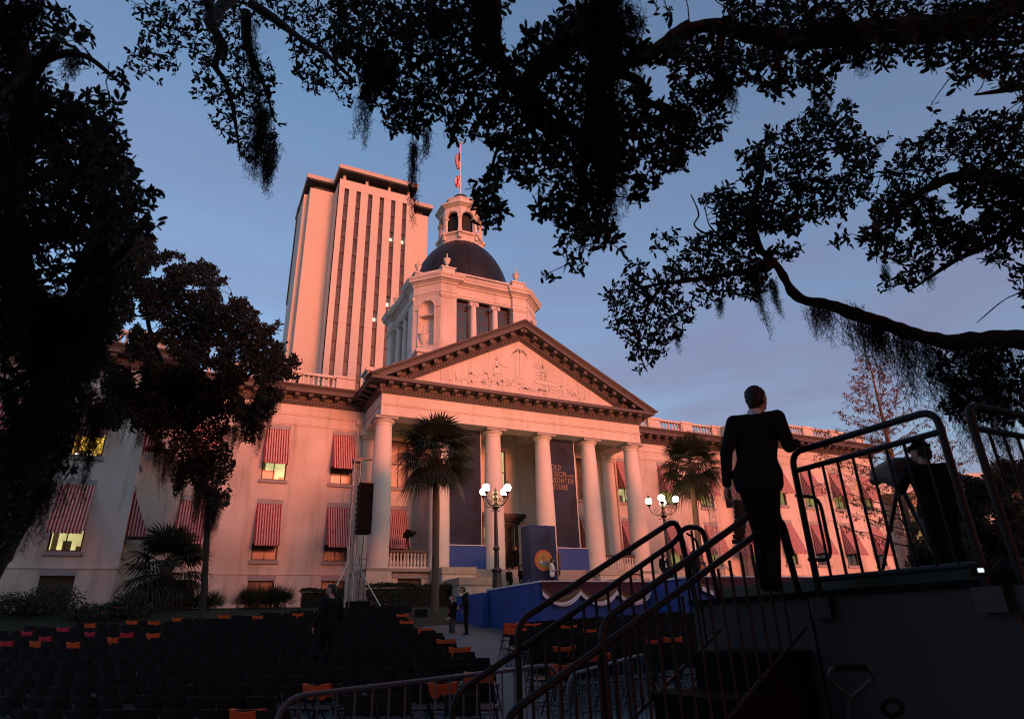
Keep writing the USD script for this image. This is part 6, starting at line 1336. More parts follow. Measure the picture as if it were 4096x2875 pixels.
def nth(k): return ORDS[k] if k < 20 else {20: 'twenty', 30: 'thirty', 40: 'forty'}[(k+1)//10*10]+'-'+ORDS[(k+1) % 10-1] if (k+1) % 10 else {30: 'thirtieth', 40: 'fortieth'}[k+1]
chosen = [k for k in order if k in visible or k in used]
rows = {}
for k in chosen: rows.setdefault((spots[k][2], spots[k][4]), []).append(k)
rank = {}
for blk in (0, 1):
    rr_ = sorted([r for r in rows if r[0] == blk], key=lambda r: min(np.hypot(spots[k][0]-EYE[0], spots[k][1]-EYE[1]) for k in rows[r]))
    for i, r in enumerate(rr_):
        for j, k in enumerate(sorted(rows[r], key=lambda k: S[k, 0])): rank[k] = (j, i)
def area_label(k, blk, m):
    what = {'cover_orange': 'orange-covered folding chair', 'cover_red': 'red-covered folding chair', None: 'black folding chair'}[m]
    j, i = rank[k]; where = 'before the stage' if blk else 'of the left block'
    return f'{what}, {nth(j)} from left, {nth(i)} nearest row {where}', ('chairs in front of the stage' if blk else 'chairs of the left seating block')
CNT = 0
for k in order:
    x, y, blk, q, _ = spots[k]; m = used.get(k)
    if k not in visible and m is None: continue
    lab, grp = area_label(k, blk, m); key = m; rot = (RROT if blk else ROT)+float(rg.normal(0, .06)); CNT += 1
    if key not in first: first[key] = chair('folding_chair', lab, m, grp, (x, y, gz(x, y)), rot)
    else: dup(first[key], (x, y, gz(x, y)), rot, lab, grp, 'folding_chair')
print('chairs built', CNT)
rest = [spots[k] for k in order if k not in visible and k not in used and S[k, 0] > -100]
if rest:
    src = stage.GetPrimAtPath('/World/folding_chair'); parts = []
    for c_ in first[None].GetChildren(): g_ = UsdGeom.Mesh(c_); parts.append((np.array(g_.GetPointsAttr().Get()), np.array(g_.GetFaceVertexIndicesAttr().Get()).reshape(-1, 3)))
    mb = MB()
    for x, y, blk, q, _ in rest:
        for pv, pf in parts: mb.add(*place((pv, pf), (x, y, gz(x, y)), (RROT if blk else ROT)+float(rg.normal(0, .03))))
    o_ = obj('chair_rows', mb, 'chair_black'); tag(o_, 'remaining far rows of plain black folding chairs below the hedge', 'folding chair', None, 'stuff'); print('rest', len(rest))
# people among the chairs
h_ = P3(1330, 2335, 13.8); person('young man in black walking between the chairs, hands low, face lit', (h_[0], h_[1], h_[2]-1.80), math.radians(12), 1.80, dict(elL=(-.25, -.10, 1.17), wrL=(-.28, .10, .95), elR=(.25, -.02, 1.17), wrR=(.24, .12, .93), knL=(-.1, .12, .52), anL=(-.1, -.12, .12)), hair='hair_dark', turn_=.9, fine=True)
# ---------------------------------------------------------------- trees
def poly(pts, ox=0., oy=0., k=1.): return Polygon([(ox+x*k, oy+y*k) for x, y in pts]).buffer(0)
def fill(pg, sp, rg, jitter=.5):
    x0, y0, x1, y1 = pg.bounds; xs = np.arange(x0, x1, sp); ys = np.arange(y0, y1, sp); X, Y = np.meshgrid(xs, ys); p = np.column_stack([X.ravel(), Y.ravel()])+rg.uniform(-jitter, jitter, (X.size, 2))*sp*1.6
    return p[contains_xy(pg, p[:, 0], p[:, 1])]
def to_world(p, d): return EYE+(CF[None]+((p[:, 0]-2048)/FOC)[:, None]*CR-((p[:, 1]-1437.5)/FOC)[:, None]*CU)*d[:, None]
def sprays(pts, rg, leaf, per=8, twig=.06, spread=1.0):
    """leaf rosettes round the tips of short twigs"""
    k = len(pts); ax = rand_dirs(rg, k, -.15); P = np.repeat(pts, per, 0); A = np.repeat(ax, per, 0); t = rg.random((k*per, 1)); D = A*rg.uniform(.1, .9, (k*per, 1))+rand_dirs(rg, k*per)*spread*.9
    P = P+A*(t-.6)*twig*1.6; return leaves(P, D, rand_dirs(rg, k*per, .5), leaf*rg.uniform(.45, 1.3, k*per), .40)
def twigs(tips, limb_pts, limb_r, rg, r0=.0035, maxr=.02, steps=3):
    """join every tip to the nearest wood, growing outward from the limbs"""
    wood = [np.asarray(limb_pts)]; W = np.asarray(limb_pts); tree = cKDTree(W); d, _ = tree.query(tips); mb = MB(); order = np.argsort(d); grown = list(W); B = 0
    for chunk in np.array_split(order, max(1, len(order)//60)):
        T = cKDTree(np.array(grown)); dd, ii = T.query(tips[chunk])
        for q, (c, dist, i) in enumerate(zip(chunk, dd, ii)):
            if dist < .02: continue
            a, b = grown[i] if i < len(grown) else W[0], tips[c]; m = (a+b)/2+rg.normal(0, .10*dist, 3)+np.array([0, 0, .06*dist]); pts = [a+(m-a)*t*2 if t < .5 else m+(b-m)*(t*2-1) for t in np.linspace(0, 1, steps+1)]
            mb.add(*tube(pts, np.linspace(min(maxr, r0*1.6+dist*.006), r0, steps+1), 3, cap=False)); grown += [pts[1], pts[2], b]
    return mb
def limb(pts, r0, r1, sides=12, wob=.0, n=12):
    p = smooth_path(np.array(pts), n); k = len(p); rough = min(r0, .2)
    p = p+(np.stack([meshkit.noise(p*2.3, q) for q in (1, 2, 3)], -1)-.5)*rough*.55
    r = np.linspace(r0, r1, k)*(.86+.34*meshkit.noise(p*4.1, 7)); v, f = tube(p, r, sides); q = np.repeat(p, sides, 0); d = v[:k*sides]-q
    v[:k*sides] = q+d*(.80+.42*meshkit.noise(v[:k*sides]*11., 4))[:, None]; return (v, f), p
def moss(anchors, lengths, rg, strands=40, width=.08, curl=.02, r=.0016, step=.05):
    """hanging grey moss: many thin curling strands, as curves"""
    C = []; N = []; Wd = []
    for a, L in zip(anchors, lengths):
        lean = rg.normal(0, .05, 2)
        for s in range(strands):
            l = L*(.22+.78*rg.random()**.8); n = max(5, int(l/step)); t = np.linspace(0, 1, n); off = rg.normal(0, width, 2); ph = rg.uniform(0, 6.28, 2); fr = rg.uniform(6, 16, 2); taper = (1-.55*t*(l/L))
            x = off[0]*taper+curl*np.sin(fr[0]*t*l*6+ph[0])+lean[0]*t*l; y = off[1]*taper+curl*np.sin(fr[1]*t*l*6+ph[1])+lean[1]*t*l
            C.append(np.column_stack([a[0]+x, a[1]+y, a[2]-t*l+rg.normal(0, .03)])); N.append(n); Wd.append(np.full(n, r*2)*np.linspace(1.2, .7, n))
            for q in range(int(l/.05)):      # side wisps
                i = rg.integers(0, n); b = C[-1][min(i, n-1)] if len(C[-1]) == n else a; d = rand_dirs(rg, 1, -.5)[0]*rg.uniform(.03, .08); w = np.array([C[-1-0][0]*0+b, b+d*.5+rg.normal(0, .006, 3), b+d+[0, 0, -.012]]) if False else None
    return C, N, Wd
def wisps(C, rg, per=.045, r=.0012):
    out = []
    for c in C:
        seg = np.linalg.norm(np.diff(c, axis=0), axis=1).sum(); k = int(seg/per)
        if k < 1: continue
        i = rg.integers(0, len(c), k); d = rand_dirs(rg, k, -.35)*rg.uniform(.02, .06, (k, 1))
        for b, e in zip(c[i], d): out.append(np.array([b, b+e*.5+rg.normal(0, .004, 3), b+e+[0, 0, -.01]]))
    return out
def moss_part(parent, anchors, lengths, rg, strands=40, width=.08, wisp=True, r=.0016, curl=.02):
    C, N, Wd = moss(anchors, lengths, rg, strands, width, curl, r)
    ws = wisps(C, rg, .05 if wisp else .2) if wisp else []
    cu = UsdGeom.BasisCurves.Define(stage, numbered(str(parent.GetPath()), 'spanish_moss')); cu.CreateTypeAttr('linear')
    P = np.vstack(C+ws); cnt = [len(c) for c in C]+[3]*len(ws); w = np.concatenate(Wd+[np.full(3*len(ws), r*1.5)])
    cu.CreatePointsAttr(Vt.Vec3fArray.FromNumpy(P.astype(np.float32))); cu.CreateCurveVertexCountsAttr(Vt.IntArray.FromNumpy(np.array(cnt, np.int32))); cu.CreateWidthsAttr(Vt.FloatArray.FromNumpy(w.astype(np.float32))); cu.SetWidthsInterpolation('vertex')
    UsdShade.MaterialBindingAPI.Apply(cu.GetPrim()).Bind(M['spanish_moss']); tag(cu, kind='stuff'); return len(cnt)
K1, K2, K4, K5 = .6098, .6098, .8711, .5227
def canopy(t, regions, limbs, seed, gz_=None):
    """regions: (polygon, leaf spacing in px, depth, depth spread, leaf length, leaves per spray); limbs: (points, r0, r1)"""
    rg = np.random.default_rng(seed); wood = []; B = MB(); 
    for pts, r0, r1 in limbs:
        (v, f), p = limb(pts, r0, r1); o = holder if False else None; obj('limb', (v, f), 'bark', t, smooth=True); wood.append(p)
    wood = np.vstack(wood); L = MB(); T = []
    for pg, sp, d, dd, leaf, per in regions:
        p = fill(pg, sp, rg); n1 = meshkit.noise(np.column_stack([p/330., np.full(len(p), seed)]), seed); n2 = meshkit.noise(np.column_stack([p/95., np.full(len(p), seed+5)]), seed+2)
        keep = n2+.35*n1 > .30; p, n1 = p[keep], n1[keep]; dep = d+dd*(n1-.5)*2+rg.uniform(-.5, .5, len(p))*dd; W = to_world(p, dep); L.add(*sprays(W, rg, leaf, per)); T.append(W)
    T = np.vstack(T); obj('crown', L, 'oak_leaf', t); obj('twigs', twigs(T[::2], wood, None, rg), 'bark', t, kind='stuff'); return wood, T
def px(pts, d, k=1., ox=0., oy=0.):
    pts = np.array(pts, float); q = np.column_stack([ox+pts[:, 0]*k, oy+pts[:, 1]*k]); dep = np.full(len(q), d, float) if np.ndim(d) == 0 else np.asarray(d, float); return to_world(q, dep)

# --- left oak: dark mass down the left edge
tl = thing('live_oak', 'dark live oak leaning in from the left edge, trunk and mossy crown nearest the left', 'tree')
L1 = poly([(0, 0), (300, 0), (325, 130), (380, 20), (440, 15), (465, 90), (560, 140), (620, 230), (560, 330), (470, 330), (330, 330), (250, 420), (230, 520), (330, 480), (430, 560), (460, 640), (560, 600), (640, 570), (700, 640), (740, 620), (820, 690), (790, 720), (720, 730), (740, 790), (825, 880), (720, 930), (760, 1000), (830, 1050), (885, 1080), (870, 1150), (900, 1190), (1000, 1210), (1070, 1290), (1000, 1340), (960, 1400), (1040, 1490), (980, 1560), (880, 1560), (850, 1607), (0, 1607)], k=K1)
L1b = poly([(560, 330), (600, 430), (700, 360), (760, 450), (830, 500), (900, 560), (820, 600), (760, 560), (640, 520), (540, 470)], k=K1)
L1c = poly([(0, 640), (260, 620), (470, 640), (800, 900), (900, 1200), (900, 1607), (0, 1607)], k=K1)
L2 = poly([(0, 0), (1020, 0), (980, 90), (930, 250), (870, 420), (760, 600), (640, 700), (760, 850), (660, 1000), (780, 1180), (700, 1260), (560, 1330), (400, 1330), (330, 1400), (200, 1460), (0, 1500)], 0, 900, K5)
L3 = poly([(0, 300), (420, 300), (520, 420), (470, 520), (400, 560), (380, 700), (390, 790), (300, 790), (230, 850), (170, 1000), (60, 1190), (0, 1240)], 0, 1300, .7446)
limbs = [(px([(-150, 2360), (60, 1980), (150, 1700), (250, 1450)], [8.6, 7.8, 7.4, 7.], ), .30, .20), (px([(250, 1450), (330, 1150), (420, 850), (380, 560)], [7., 6.6, 6.2, 6.]), .17, .05), (px([(200, 1560), (60, 1100), (20, 700), (90, 420), (60, 180)], [7.2, 6.4, 5.8, 5.4, 5.2]), .18, .07), (px([(30, 330), (-10, 420), (70, 340), (150, 280), (230, 160)], [5.5, 5.6, 5.3, 5.1, 5.]), .07, .03), (px([(60, 345), (170, 240), (330, 220), (480, 330)], [5.3, 5.2, 5.2, 5.4]), .05, .012), (px([(330, 1150), (500, 1000), (600, 850)], [6.6, 6.4, 6.3]), .07, .02)]
wl, TL_ = canopy(tl, [(L1, 30, 5.3, .6, .085, 8), (L1b, 40, 5.4, .4, .075, 6), (L1c, 24, 6.3, .5, .095, 9), (L2, 30, 6.8, .8, .10, 9), (poly([(-900, -300), (-15, -300), (-15, 1900), (-900, 1700)]), 44, 6.4, 1.2, .10, 8), (L3, 30, 7.3, .7, .10, 8), (L3, 40, 6.9, .4, .10, 8)], limbs, 21)
rgm = np.random.default_rng(77)
def moss_px(t, items, rg, **k):
    for (x0, y0, x1, y1, L, d, n, st, wd) in items:
        p = np.column_stack([rg.uniform(min(x0, x1), max(x0, x1)+1, n), np.zeros(n)]); f = (p[:, 0]-x0)/((x1-x0) or 1); p[:, 1] = y0+(y1-y0)*f+rg.normal(0, 12, n); W = to_world(p, d+rg.normal(0, .12, n)); moss_part(t, W, L*rg.uniform(.55, 1.25, n), rg, max(12, int(st*.62)), wd*.9, **k)
moss_px(tl, [(0, 60, 180, 20, .75, 4.6, 8, 60, .05), (150, 200, 330, 240, .35, 5.1, 7, 40, .04), (20, 1150, 300, 1200, 1.1, 5.6, 12, 50, .07), (330, 1250, 480, 1050, 1.2, 5.8, 8, 55, .07), (60, 1650, 330, 1650, 1.0, 6.5, 10, 50, .07), (0, 900, 150, 900, 1.1, 5.2, 8, 50, .06), (120, 1950, 260, 1930, .7, 7.0, 6, 40, .05), (330, 1560, 420, 1640, .9, 6.6, 5, 45, .06)], rgm)

# --- overhead oak: canopy across the top centre
to = thing('live_oak', 'overhead live oak canopy across the top centre with long hanging moss', 'tree')
T1 = poly([(890, 0), (870, 90), (960, 170), (905, 220), (920, 280), (830, 330), (850, 400), (795, 420), (850, 470), (920, 510), (1000, 440), (1050, 460), (1010, 540), (1040, 540), (1090, 440), (1160, 470), (1170, 390), (1230, 330), (1280, 440), (1250, 540), (1300, 650), (1340, 660), (1400, 700), (1440, 640), (1430, 700), (1375, 795), (1430, 850), (1500, 960), (1545, 1075), (1620, 1060), (1700, 1080), (1740, 960), (1850, 900), (1840, 650), (1820, 560), (1780, 430), (1700, 350), (1640, 280), (1600, 100), (1650, 0)], k=K1)
T2 = poly([(1650, 0), (1640, 100), (1700, 180), (1830, 160), (1880, 230), (1900, 330), (1920, 440), (1930, 480), (1990, 590), (2110, 620), (2150, 550), (2200, 620), (2250, 690), (2330, 740), (2330, 0)], k=K1)
C0 = 1350
CA = poly([(-30, 340), (100, 400), (130, 500), (180, 640), (300, 780), (340, 840), (400, 870), (450, 760), (510, 900), (540, 890), (610, 810), (640, 760), (700, 800), (740, 930), (760, 950), (810, 890), (860, 950), (930, 900), (1000, 960), (1060, 1000), (1010, 1080), (960, 1170), (900, 1200), (880, 1290), (920, 1380), (950, 1430), (930, 1480), (960, 1510), (1020, 1500), (1070, 1500), (1040, 1440), (1060, 1390), (1080, 1440), (1140, 1380), (1130, 1350), (1060, 1330), (1040, 1240), (1110, 1150), (1250, 1180), (1260, 1220), (1330, 1230), (1330, 1310), (1290, 1390), (1330, 1430), (1420, 1420), (1440, 1480), (1520, 1540), (1600, 1560), (1700, 1540), (1780, 1590), (1800, 1450), (1820, 1300), (1870, 1180), (1900, 1130), (1960, 1180), (1900, 1310), (1940, 1340), (1960, 1290), (2010, 1330), (1970, 1220), (2080, 1220), (2140, 1195), (2050, 1180), (2130, 1130), (2180, 1080), (2260, 1110), (2300, 1040), (2300, 740), (2240, 760), (2180, 690), (2060, 670), (2000, 640), (2040, 560), (1960, 480), (1900, 560), (1860, 690), (1780, 640), (1800, 540), (2000, 440), (2296, 420), (2296, 250), (2180, 250), (2040, 320), (1930, 230), (1940, 120), (1860, 60), (1840, 0), (1500, 0), (1440, 60), (1380, 190), (1330, 150), (1300, 160), (1280, 220), (1210, 190), (1220, 260), (1170, 340), (1110, 350), (1100, 380), (1080, 300), (1050, 240), (1050, 120), (1080, 70), (1110, 60), (1140, 0), (0, 0)], C0, 0, K1)
CB = poly([(40, 370), (100, 345), (150, 340), (230, 335), (285, 350), (250, 400), (200, 420), (130, 450), (90, 410), (50, 395)], 2096, 750, K4)
CC = poly([(150, 180), (240, 160), (290, 120), (400, 150), (460, 230), (450, 300), (400, 280), (320, 320), (250, 310), (240, 370), (150, 380), (170, 300)], 2096, 750, K4)
CDs = poly([(2080, 40), (2120, 0), (2150, 60), (2200, 60), (2270, 100), (2220, 140), (2140, 140), (2050, 180), (1990, 180), (2060, 120)], C0, 0, K1)
cl = [(px([(1250, -300), (980, -60), (860, 60), (830, 90), (900, 180), (890, 260)], [9, 8.6, 8.2, 8., 8., 8.]), .10, .02), (px([(830, 0), (850, 90), (880, 190), (860, 260), (900, 330), (940, 480), (960, 620)], [8, 8, 8, 8, 8., 8, 8]), .06, .012), (px([(980, 40), (985, 150), (1010, 240), (1050, 330), (1100, 480)], [7.8]*5), .06, .012), (px([(1000, 10), (1100, 80), (1200, 150), (1330, 240), (1420, 330)], [7.8, 7.8, 7.7, 7.6, 7.5]), .06, .015),
      (px([(2900, -700), (2600, -250), (2350, 100), (2100, 330), (2180, 470), (2330, 560)], [7, 6.6, 6., 5.8, 5.8, 5.8]), .16, .03), (px([(1980, -200), (1965, 60), (1990, 200), (2060, 330), (2120, 470), (2250, 560), (2320, 700)], [5.6]*7), .08, .02), (px([(1990, 200), (1900, 290), (1780, 330)], [5.6, 5.6, 5.7]), .04, .01), (px([(2440, -200), (2400, 100), (2380, 330), (2370, 500), (2330, 700), (2380, 860)], [5.4, 5.4, 5.4, 5.5, 5.5, 5.6]), .09, .025), (px([(2760, 110), (2680, 160), (2580, 230), (2460, 260), (2380, 330)], [6., 6, 5.8, 5.6, 5.5]), .07, .04), (px([(2440, 280), (2560, 330), (2580, 400), (2700, 450), (2760, 500)], [5.6, 5.7, 5.8, 5.9, 6]), .04, .02), (px([(1860, 50), (1760, 80), (1640, 110), (1560, 140)], [5.6]*4), .03, .012), (px([(2180, 470), (2090, 520), (2000, 580), (1960, 700)], [5.8]*4), .03, .008), (px([(2100, 330), (2300, 520), (2400, 620), (2560, 640)], [5.8, 5.7, 5.7, 5.9]), .04, .01)]
wo, TO_ = canopy(to, [(T1, 23, 8.2, .7, .078, 7), (T2, 22, 7.8, .6, .078, 7), (CA, 25, 5.7, .55, .083, 7), (CA, 38, 5.2, .4, .083, 7), (CB, 24, 6.5, .3, .08, 7), (CC, 28, 6.3, .4, .085, 7), (CDs, 44, 5.6, .2, .085, 5), (poly([(300, -700), (2750, -700), (2750, -15), (300, -15)]), 42, 6.6, 1.2, .083, 8)], cl, 33)
# unseen foliage above and behind the view, placed to shade seats and left facade
rgb_ = np.random.default_rng(8)
unseen_leaves = MB(); n = 42000; bp = np.column_stack([rgb_.uniform(-42, 24, n), rgb_.normal(-47, 1.8, n), rgb_.uniform(-4.6, 4.6, n)]); bp[:, 2] = np.where(bp[:, 0] < -10, bp[:, 2]+(bp[:, 2]+4.6)*1.1*np.clip((-10-bp[:, 0])/7, 0, 1), bp[:, 2]); bp[:, 2] += 1.6*meshkit.noise(np.column_stack([bp[:, 0]*.25, 0*bp[:, 0], 0*bp[:, 0]]), 4)
unseen_leaves.add(*leaf_mass(bp, rgb_, .52, width=.5)); n = 15000; bp = np.column_stack([rgb_.uniform(-50, -13, n), rgb_.normal(-50, .8, n), rgb_.uniform(-4.6, 22, n)]); bp[:, 2] += 2.5*(meshkit.noise(np.column_stack([bp[:, 0]*.2, 0*bp[:, 0], 0*bp[:, 0]]), 6)-.5); unseen_leaves.add(*leaf_mass(bp, rgb_, .9, width=.5)); n = 16000; q = np.column_stack([rgb_.uniform(-34, 8, n), rgb_.uniform(-47, -31.5, n), rgb_.normal(6.5, .8, n)]); q = q[(q[:, 1] < -36.5) | (np.abs(q[:, 0]+10) > 40)]
unseen_leaves.add(*leaf_mass(q, rgb_, .5, width=.5)); obj('crown', unseen_leaves, 'oak_leaf', to)  # out-of-view leaf screen for shade, kept under the overhead oak
obj('trunk', tube(smooth_path([(-10.5, -47, -5.4), (-10.8, -46.5, -3.), (-10., -45.5, -.5), (-9., -43., 2.2), (-9.5, -40, 4.2), px([(2900, -700)], 7.)[0]], 5), np.linspace(.55, .17, 26), 10), 'bark', to, smooth=True)
moss_px(to, [(1000, 80, 1060, 480, .5, 7.6, 10, 55, .05), (1040, 420, 1090, 560, .85, 7.6, 6, 60, .06), (1020, 560, 1090, 640, .55, 7.6, 5, 40, .05), (1478, 260, 1488, 280, 1.25, 5.4, 2, 46, .028), (1480, 200, 1560, 240, .45, 5.4, 5, 60, .045), (1650, 560, 1658, 570, .75, 5.5, 2, 34, .02), (1700, 520, 1712, 530, .35, 5.5, 2, 30, .02), (1900, -30, 1960, 40, .60, 5.0, 6, 60, .05), (1700, 80, 1780, 80, .35, 5.3, 5, 45, .04), (2350, -60, 2480, 10, .9, 4.7, 8, 60, .06), (2280, 500, 2440, 470, 1.0, 5.0, 9, 65, .055), (2330, 300, 2440, 320, 1.0, 5.1, 8, 60, .06), (2480, 20, 2560, 60, .3, 5.2, 4, 40, .03), (1620, 470, 1640, 480, .2, 5.5, 2, 25, .02)], rgm)
# --- right oak
tr_ = thing('live_oak', 'right live oak with one bare curving limb, leaf clumps and moss below it', 'tree')
R0 = 2696
RA = poly([(-20, 250), (220, 200), (350, 100), (300, 40), (330, 0), (2340, 0), (2340, 760), (2260, 640), (2100, 520), (1960, 500), (1850, 570), (1810, 500), (1840, 420), (1800, 340), (1740, 350), (1750, 440), (1640, 460), (1560, 400), (1440, 430), (1400, 460), (1290, 420), (1230, 440), (1170, 400), (1080, 460), (1030, 510), (1040, 630), (960, 660), (900, 680), (900, 560), (870, 540), (780, 560), (720, 650), (640, 640), (540, 620), (560, 560), (440, 530), (390, 560), (330, 620), (320, 700), (350, 790), (300, 890), (170, 1000), (140, 980), (60, 1100), (-20, 1120)], R0, 0, K1)
RAh = poly([(420, 170), (600, 190), (590, 330), (460, 260), (380, 240)], R0, 0, K1)
RB = poly([(1650, 690), (1700, 650), (1760, 680), (1800, 600), (1880, 640), (1870, 730), (1780, 700), (1640, 760)], R0, 0, K1)
RCp = poly([(640, 850), (690, 930), (700, 990), (740, 960), (715, 850), (790, 790), (860, 740), (930, 700), (1010, 750), (1040, 770), (1120, 660), (1150, 670), (1210, 700), (1160, 760), (1210, 850), (1260, 900), (1420, 890), (1320, 970), (1330, 1000), (1290, 1030), (1370, 1070), (1300, 1110), (1330, 1200), (1300, 1330), (1240, 1310), (1180, 1340), (1080, 1440), (990, 1430), (920, 1470), (850, 1420), (820, 1540), (860, 1607), (300, 1607), (300, 1440), (250, 1400), (280, 1330), (180, 1340), (140, 1350), (230, 1270), (300, 1200), (400, 1200), (420, 1130), (490, 1110), (420, 1010), (490, 930), (600, 930)], R0, 0, K1)
RD_ = poly([(2340, 700), (2200, 740), (1900, 750), (1820, 810), (1700, 850), (1600, 900), (1510, 930), (1440, 980), (1480, 1050), (1400, 1080), (1330, 1150), (1420, 1200), (1370, 1290), (1300, 1340), (1330, 1440), (1270, 1490), (1190, 1540), (1250, 1607), (2340, 1607)], R0, 0, K1)
RE = poly([(360, 470), (380, 600), (420, 680), (470, 700), (480, 780), (530, 790), (520, 840), (600, 790), (660, 770), (650, 720), (740, 680), (770, 600), (800, 530), (880, 540), (950, 490), (1000, 510), (1100, 490), (1130, 430), (1150, 330), (1220, 330), (1290, 260), (1250, 210), (1160, 130), (1130, 60), (1090, 0), (860, 0), (900, 110), (880, 200), (760, 240), (730, 290), (690, 350), (620, 380), (580, 420), (540, 400), (550, 350), (470, 350), (440, 430)], 2096, 750, K4)
RE2 = poly([(540, 205), (600, 210), (690, 180), (700, 230), (680, 300), (690, 350), (620, 330), (580, 270), (535, 260)], 2096, 750, K4)
RFp = poly([(1530, 240), (1600, 170), (1650, 60), (1700, 0), (2340, 0), (2340, 520), (2260, 470), (2250, 400), (2170, 350), (2080, 370), (2030, 330), (1950, 350), (1860, 370), (1830, 430), (1790, 470), (1740, 490), (1700, 460), (1650, 470), (1640, 430), (1740, 370), (1680, 330), (1600, 330)], 2096, 750, K4)
RG = poly([(1395, 220), (1440, 180), (1500, 200), (1500, 250), (1440, 290), (1400, 260)], 2096, 750, K4)
RH = poly([(1960, 730), (2100, 690), (2340, 660), (2340, 1091), (2020, 1091), (1900, 1000), (1980, 900), (1860, 870), (1880, 800)], 2096, 750, K4)
q4 = lambda pts, d: px(pts, d, K4, 2096, 750)
lim_main = q4([(2700, 760), (2296, 700), (2100, 700), (1900, 695), (1760, 665), (1620, 605), (1500, 570), (1380, 530), (1270, 505), (1210, 440), (1150, 350), (1080, 290)], [6.2, 6.4, 6.6, 6.9, 7.1, 7.3, 7.4, 7.5, 7.6, 7.6, 7.7, 7.8])
rl = [(lim_main, .10, .038), (q4([(1150, 350), (1060, 380), (960, 395), (800, 420), (640, 440), (500, 470)], [7.7, 7.7, 7.8, 7.8, 7.9, 8.]), .05, .012), (q4([(1080, 290), (1050, 180), (1060, 60), (1100, -100), (1080, -200)], [7.8]*5), .05, .015), (q4([(1010, 275), (960, 240), (900, 225), (830, 210), (780, 170), (800, 120), (765, 30)], [7.8]*7), .022, .006), (q4([(900, 225), (850, 170), (830, 90)], [7.8]*3), .012, .005), (px([(4500, -300), (3900, 80), (3500, 130), (3100, 160), (2900, 110), (2760, 120)], [6, 6, 6, 6, 6, 6]), .14, .05), (px([(2900, 110), (2870, 260), (2960, 350)], [6, 6, 6]), .04, .01), (px([(3500, 130), (3300, 250), (3270, 330)], [6, 6, 6]), .05, .01), (px([(4600, 900), (4200, 780), (3900, 700), (3720, 740), (3560, 860)], [7.4]*5), .12, .02), (px([(4200, 780), (4000, 950), (3800, 1050), (3660, 1150)], [7.4]*4), .06, .012), (q4([(640, 440), (560, 560), (520, 700)], [7.9, 8, 8]), .02, .006), (px([(4500, 300), (4100, 350), (3900, 380)], [6.6, 6.4, 6.3]), .05, .01), (q4([(2296, 475), (2200, 520), (2080, 620)], [7, 7, 7]), .008, .004)]
wr, TR_ = canopy(tr_, [(RA.difference(RAh), 25, 6.2, .6, .082, 7), (RA.difference(RAh), 42, 5.6, .4, .082, 7), (RB, 44, 6.2, .2, .08, 6), (RCp, 21, 7.9, .6, .085, 7), (RCp, 40, 7.4, .5, .085, 7), (RD_, 22, 7.3, .7, .082, 7), (RD_, 45, 6.8, .5, .082, 7), (RE, 19, 7.9, .6, .085, 7), (RE2, 26, 7.9, .4, .085, 7), (RFp, 22, 7.3, .6, .08, 7), (RG, 28, 7.4, .2, .08, 6), (RH, 24, 7.0, .6, .08, 8), (poly([(4110, -500), (5300, -500), (5300, 1750), (4110, 1900)]), 40, 7.0, 1.4, .085, 8), (poly([(2750, -700), (4110, -700), (4110, -15), (2750, -15)]), 42, 6.4, 1.2, .085, 8)], rl, 55)
obj('trunk', tube(smooth_path([(-1.2, -34.0, -5.2), (-1.5, -34.2, -3.5), (-2.4, -34.4, -2.2), lim_main[0]], 5), np.linspace(.42, .10, 16), 10), 'bark', tr_, smooth=True)
obj('trunk_limb', tube(smooth_path([(-2.4, -34.4, -2.2), (-3.2, -34.2, .2), px([(4600, 900)], 7.4)[0]], 6), np.linspace(.22, .12, 13), 10), 'bark', tr_, smooth=True)
obj('trunk_limb', tube(smooth_path([px([(4600, 900)], 7.4)[0], px([(4620, 600)], 7.)[0], px([(4500, 300)], 6.6)[0]], 6), np.linspace(.11, .05, 13), 10), 'bark', tr_, smooth=True)
obj('trunk_limb', tube(smooth_path([(-2.4, -34.4, -2.2), (-3., -35, 1.0), (-5., -35.5, 3.6), px([(4500, -300)], 6.)[0]], 5), np.linspace(.3, .14, 16), 8), 'bark', tr_, smooth=True)
mm = lambda x, y: (2096+x*K4, 750+y*K4)
def ms(x0, y0, x1, y1, L, d, n, st, wd): return (*mm(x0, y0), *mm(x1, y1), L, d, n, st, wd)
moss_px(tr_, [ms(1030, 380, 1060, 390, 1.15, 7.5, 2, 45, .03), ms(1010, 350, 1100, 370, .5, 7.5, 5, 45, .05), ms(1130, 430, 1150, 450, .4, 7.5, 3, 35, .03), ms(1290, 530, 1440, 570, .35, 7.3, 7, 40, .05), ms(1440, 570, 1620, 640, .55, 7.2, 10, 45, .06), ms(1620, 620, 1760, 700, .8, 7.0, 7, 34, .06), ms(1740, 680, 1900, 720, 1.15, 6.7, 7, 34, .06), ms(1880, 720, 2100, 740, 1.3, 6.5, 7, 36, .07), ms(2080, 720, 2296, 740, 1.1, 6.3, 6, 36, .08), ms(1950, 860, 2240, 900, 1.0, 6.5, 9, 22, .05), ms(1900, 800, 2000, 860, 1.1, 6.6, 4, 24, .05), ms(880, 520, 900, 520, .25, 7.7, 3, 30, .025), ms(690, 660, 700, 670, .3, 7.8, 2, 14, .015), ms(1820, 370, 1860, 380, .28, 7.2, 3, 35, .03), ms(1650, 350, 1680, 350, .3, 7.2, 2, 25, .02)], rgm)
moss_px(tr_, [(2960, 60, 3030, 80, .32, 5.6, 4, 40, .03), (2850, 240, 2900, 300, .45, 5.6, 5, 45, .035), (3250, 60, 3420, 120, .5, 5.5, 7, 50, .05), (3280, 400, 3300, 410, .15, 5.8, 3, 25, .03), (2915, 330, 2930, 340, .38, 5.7, 2, 22, .015)], rgm)

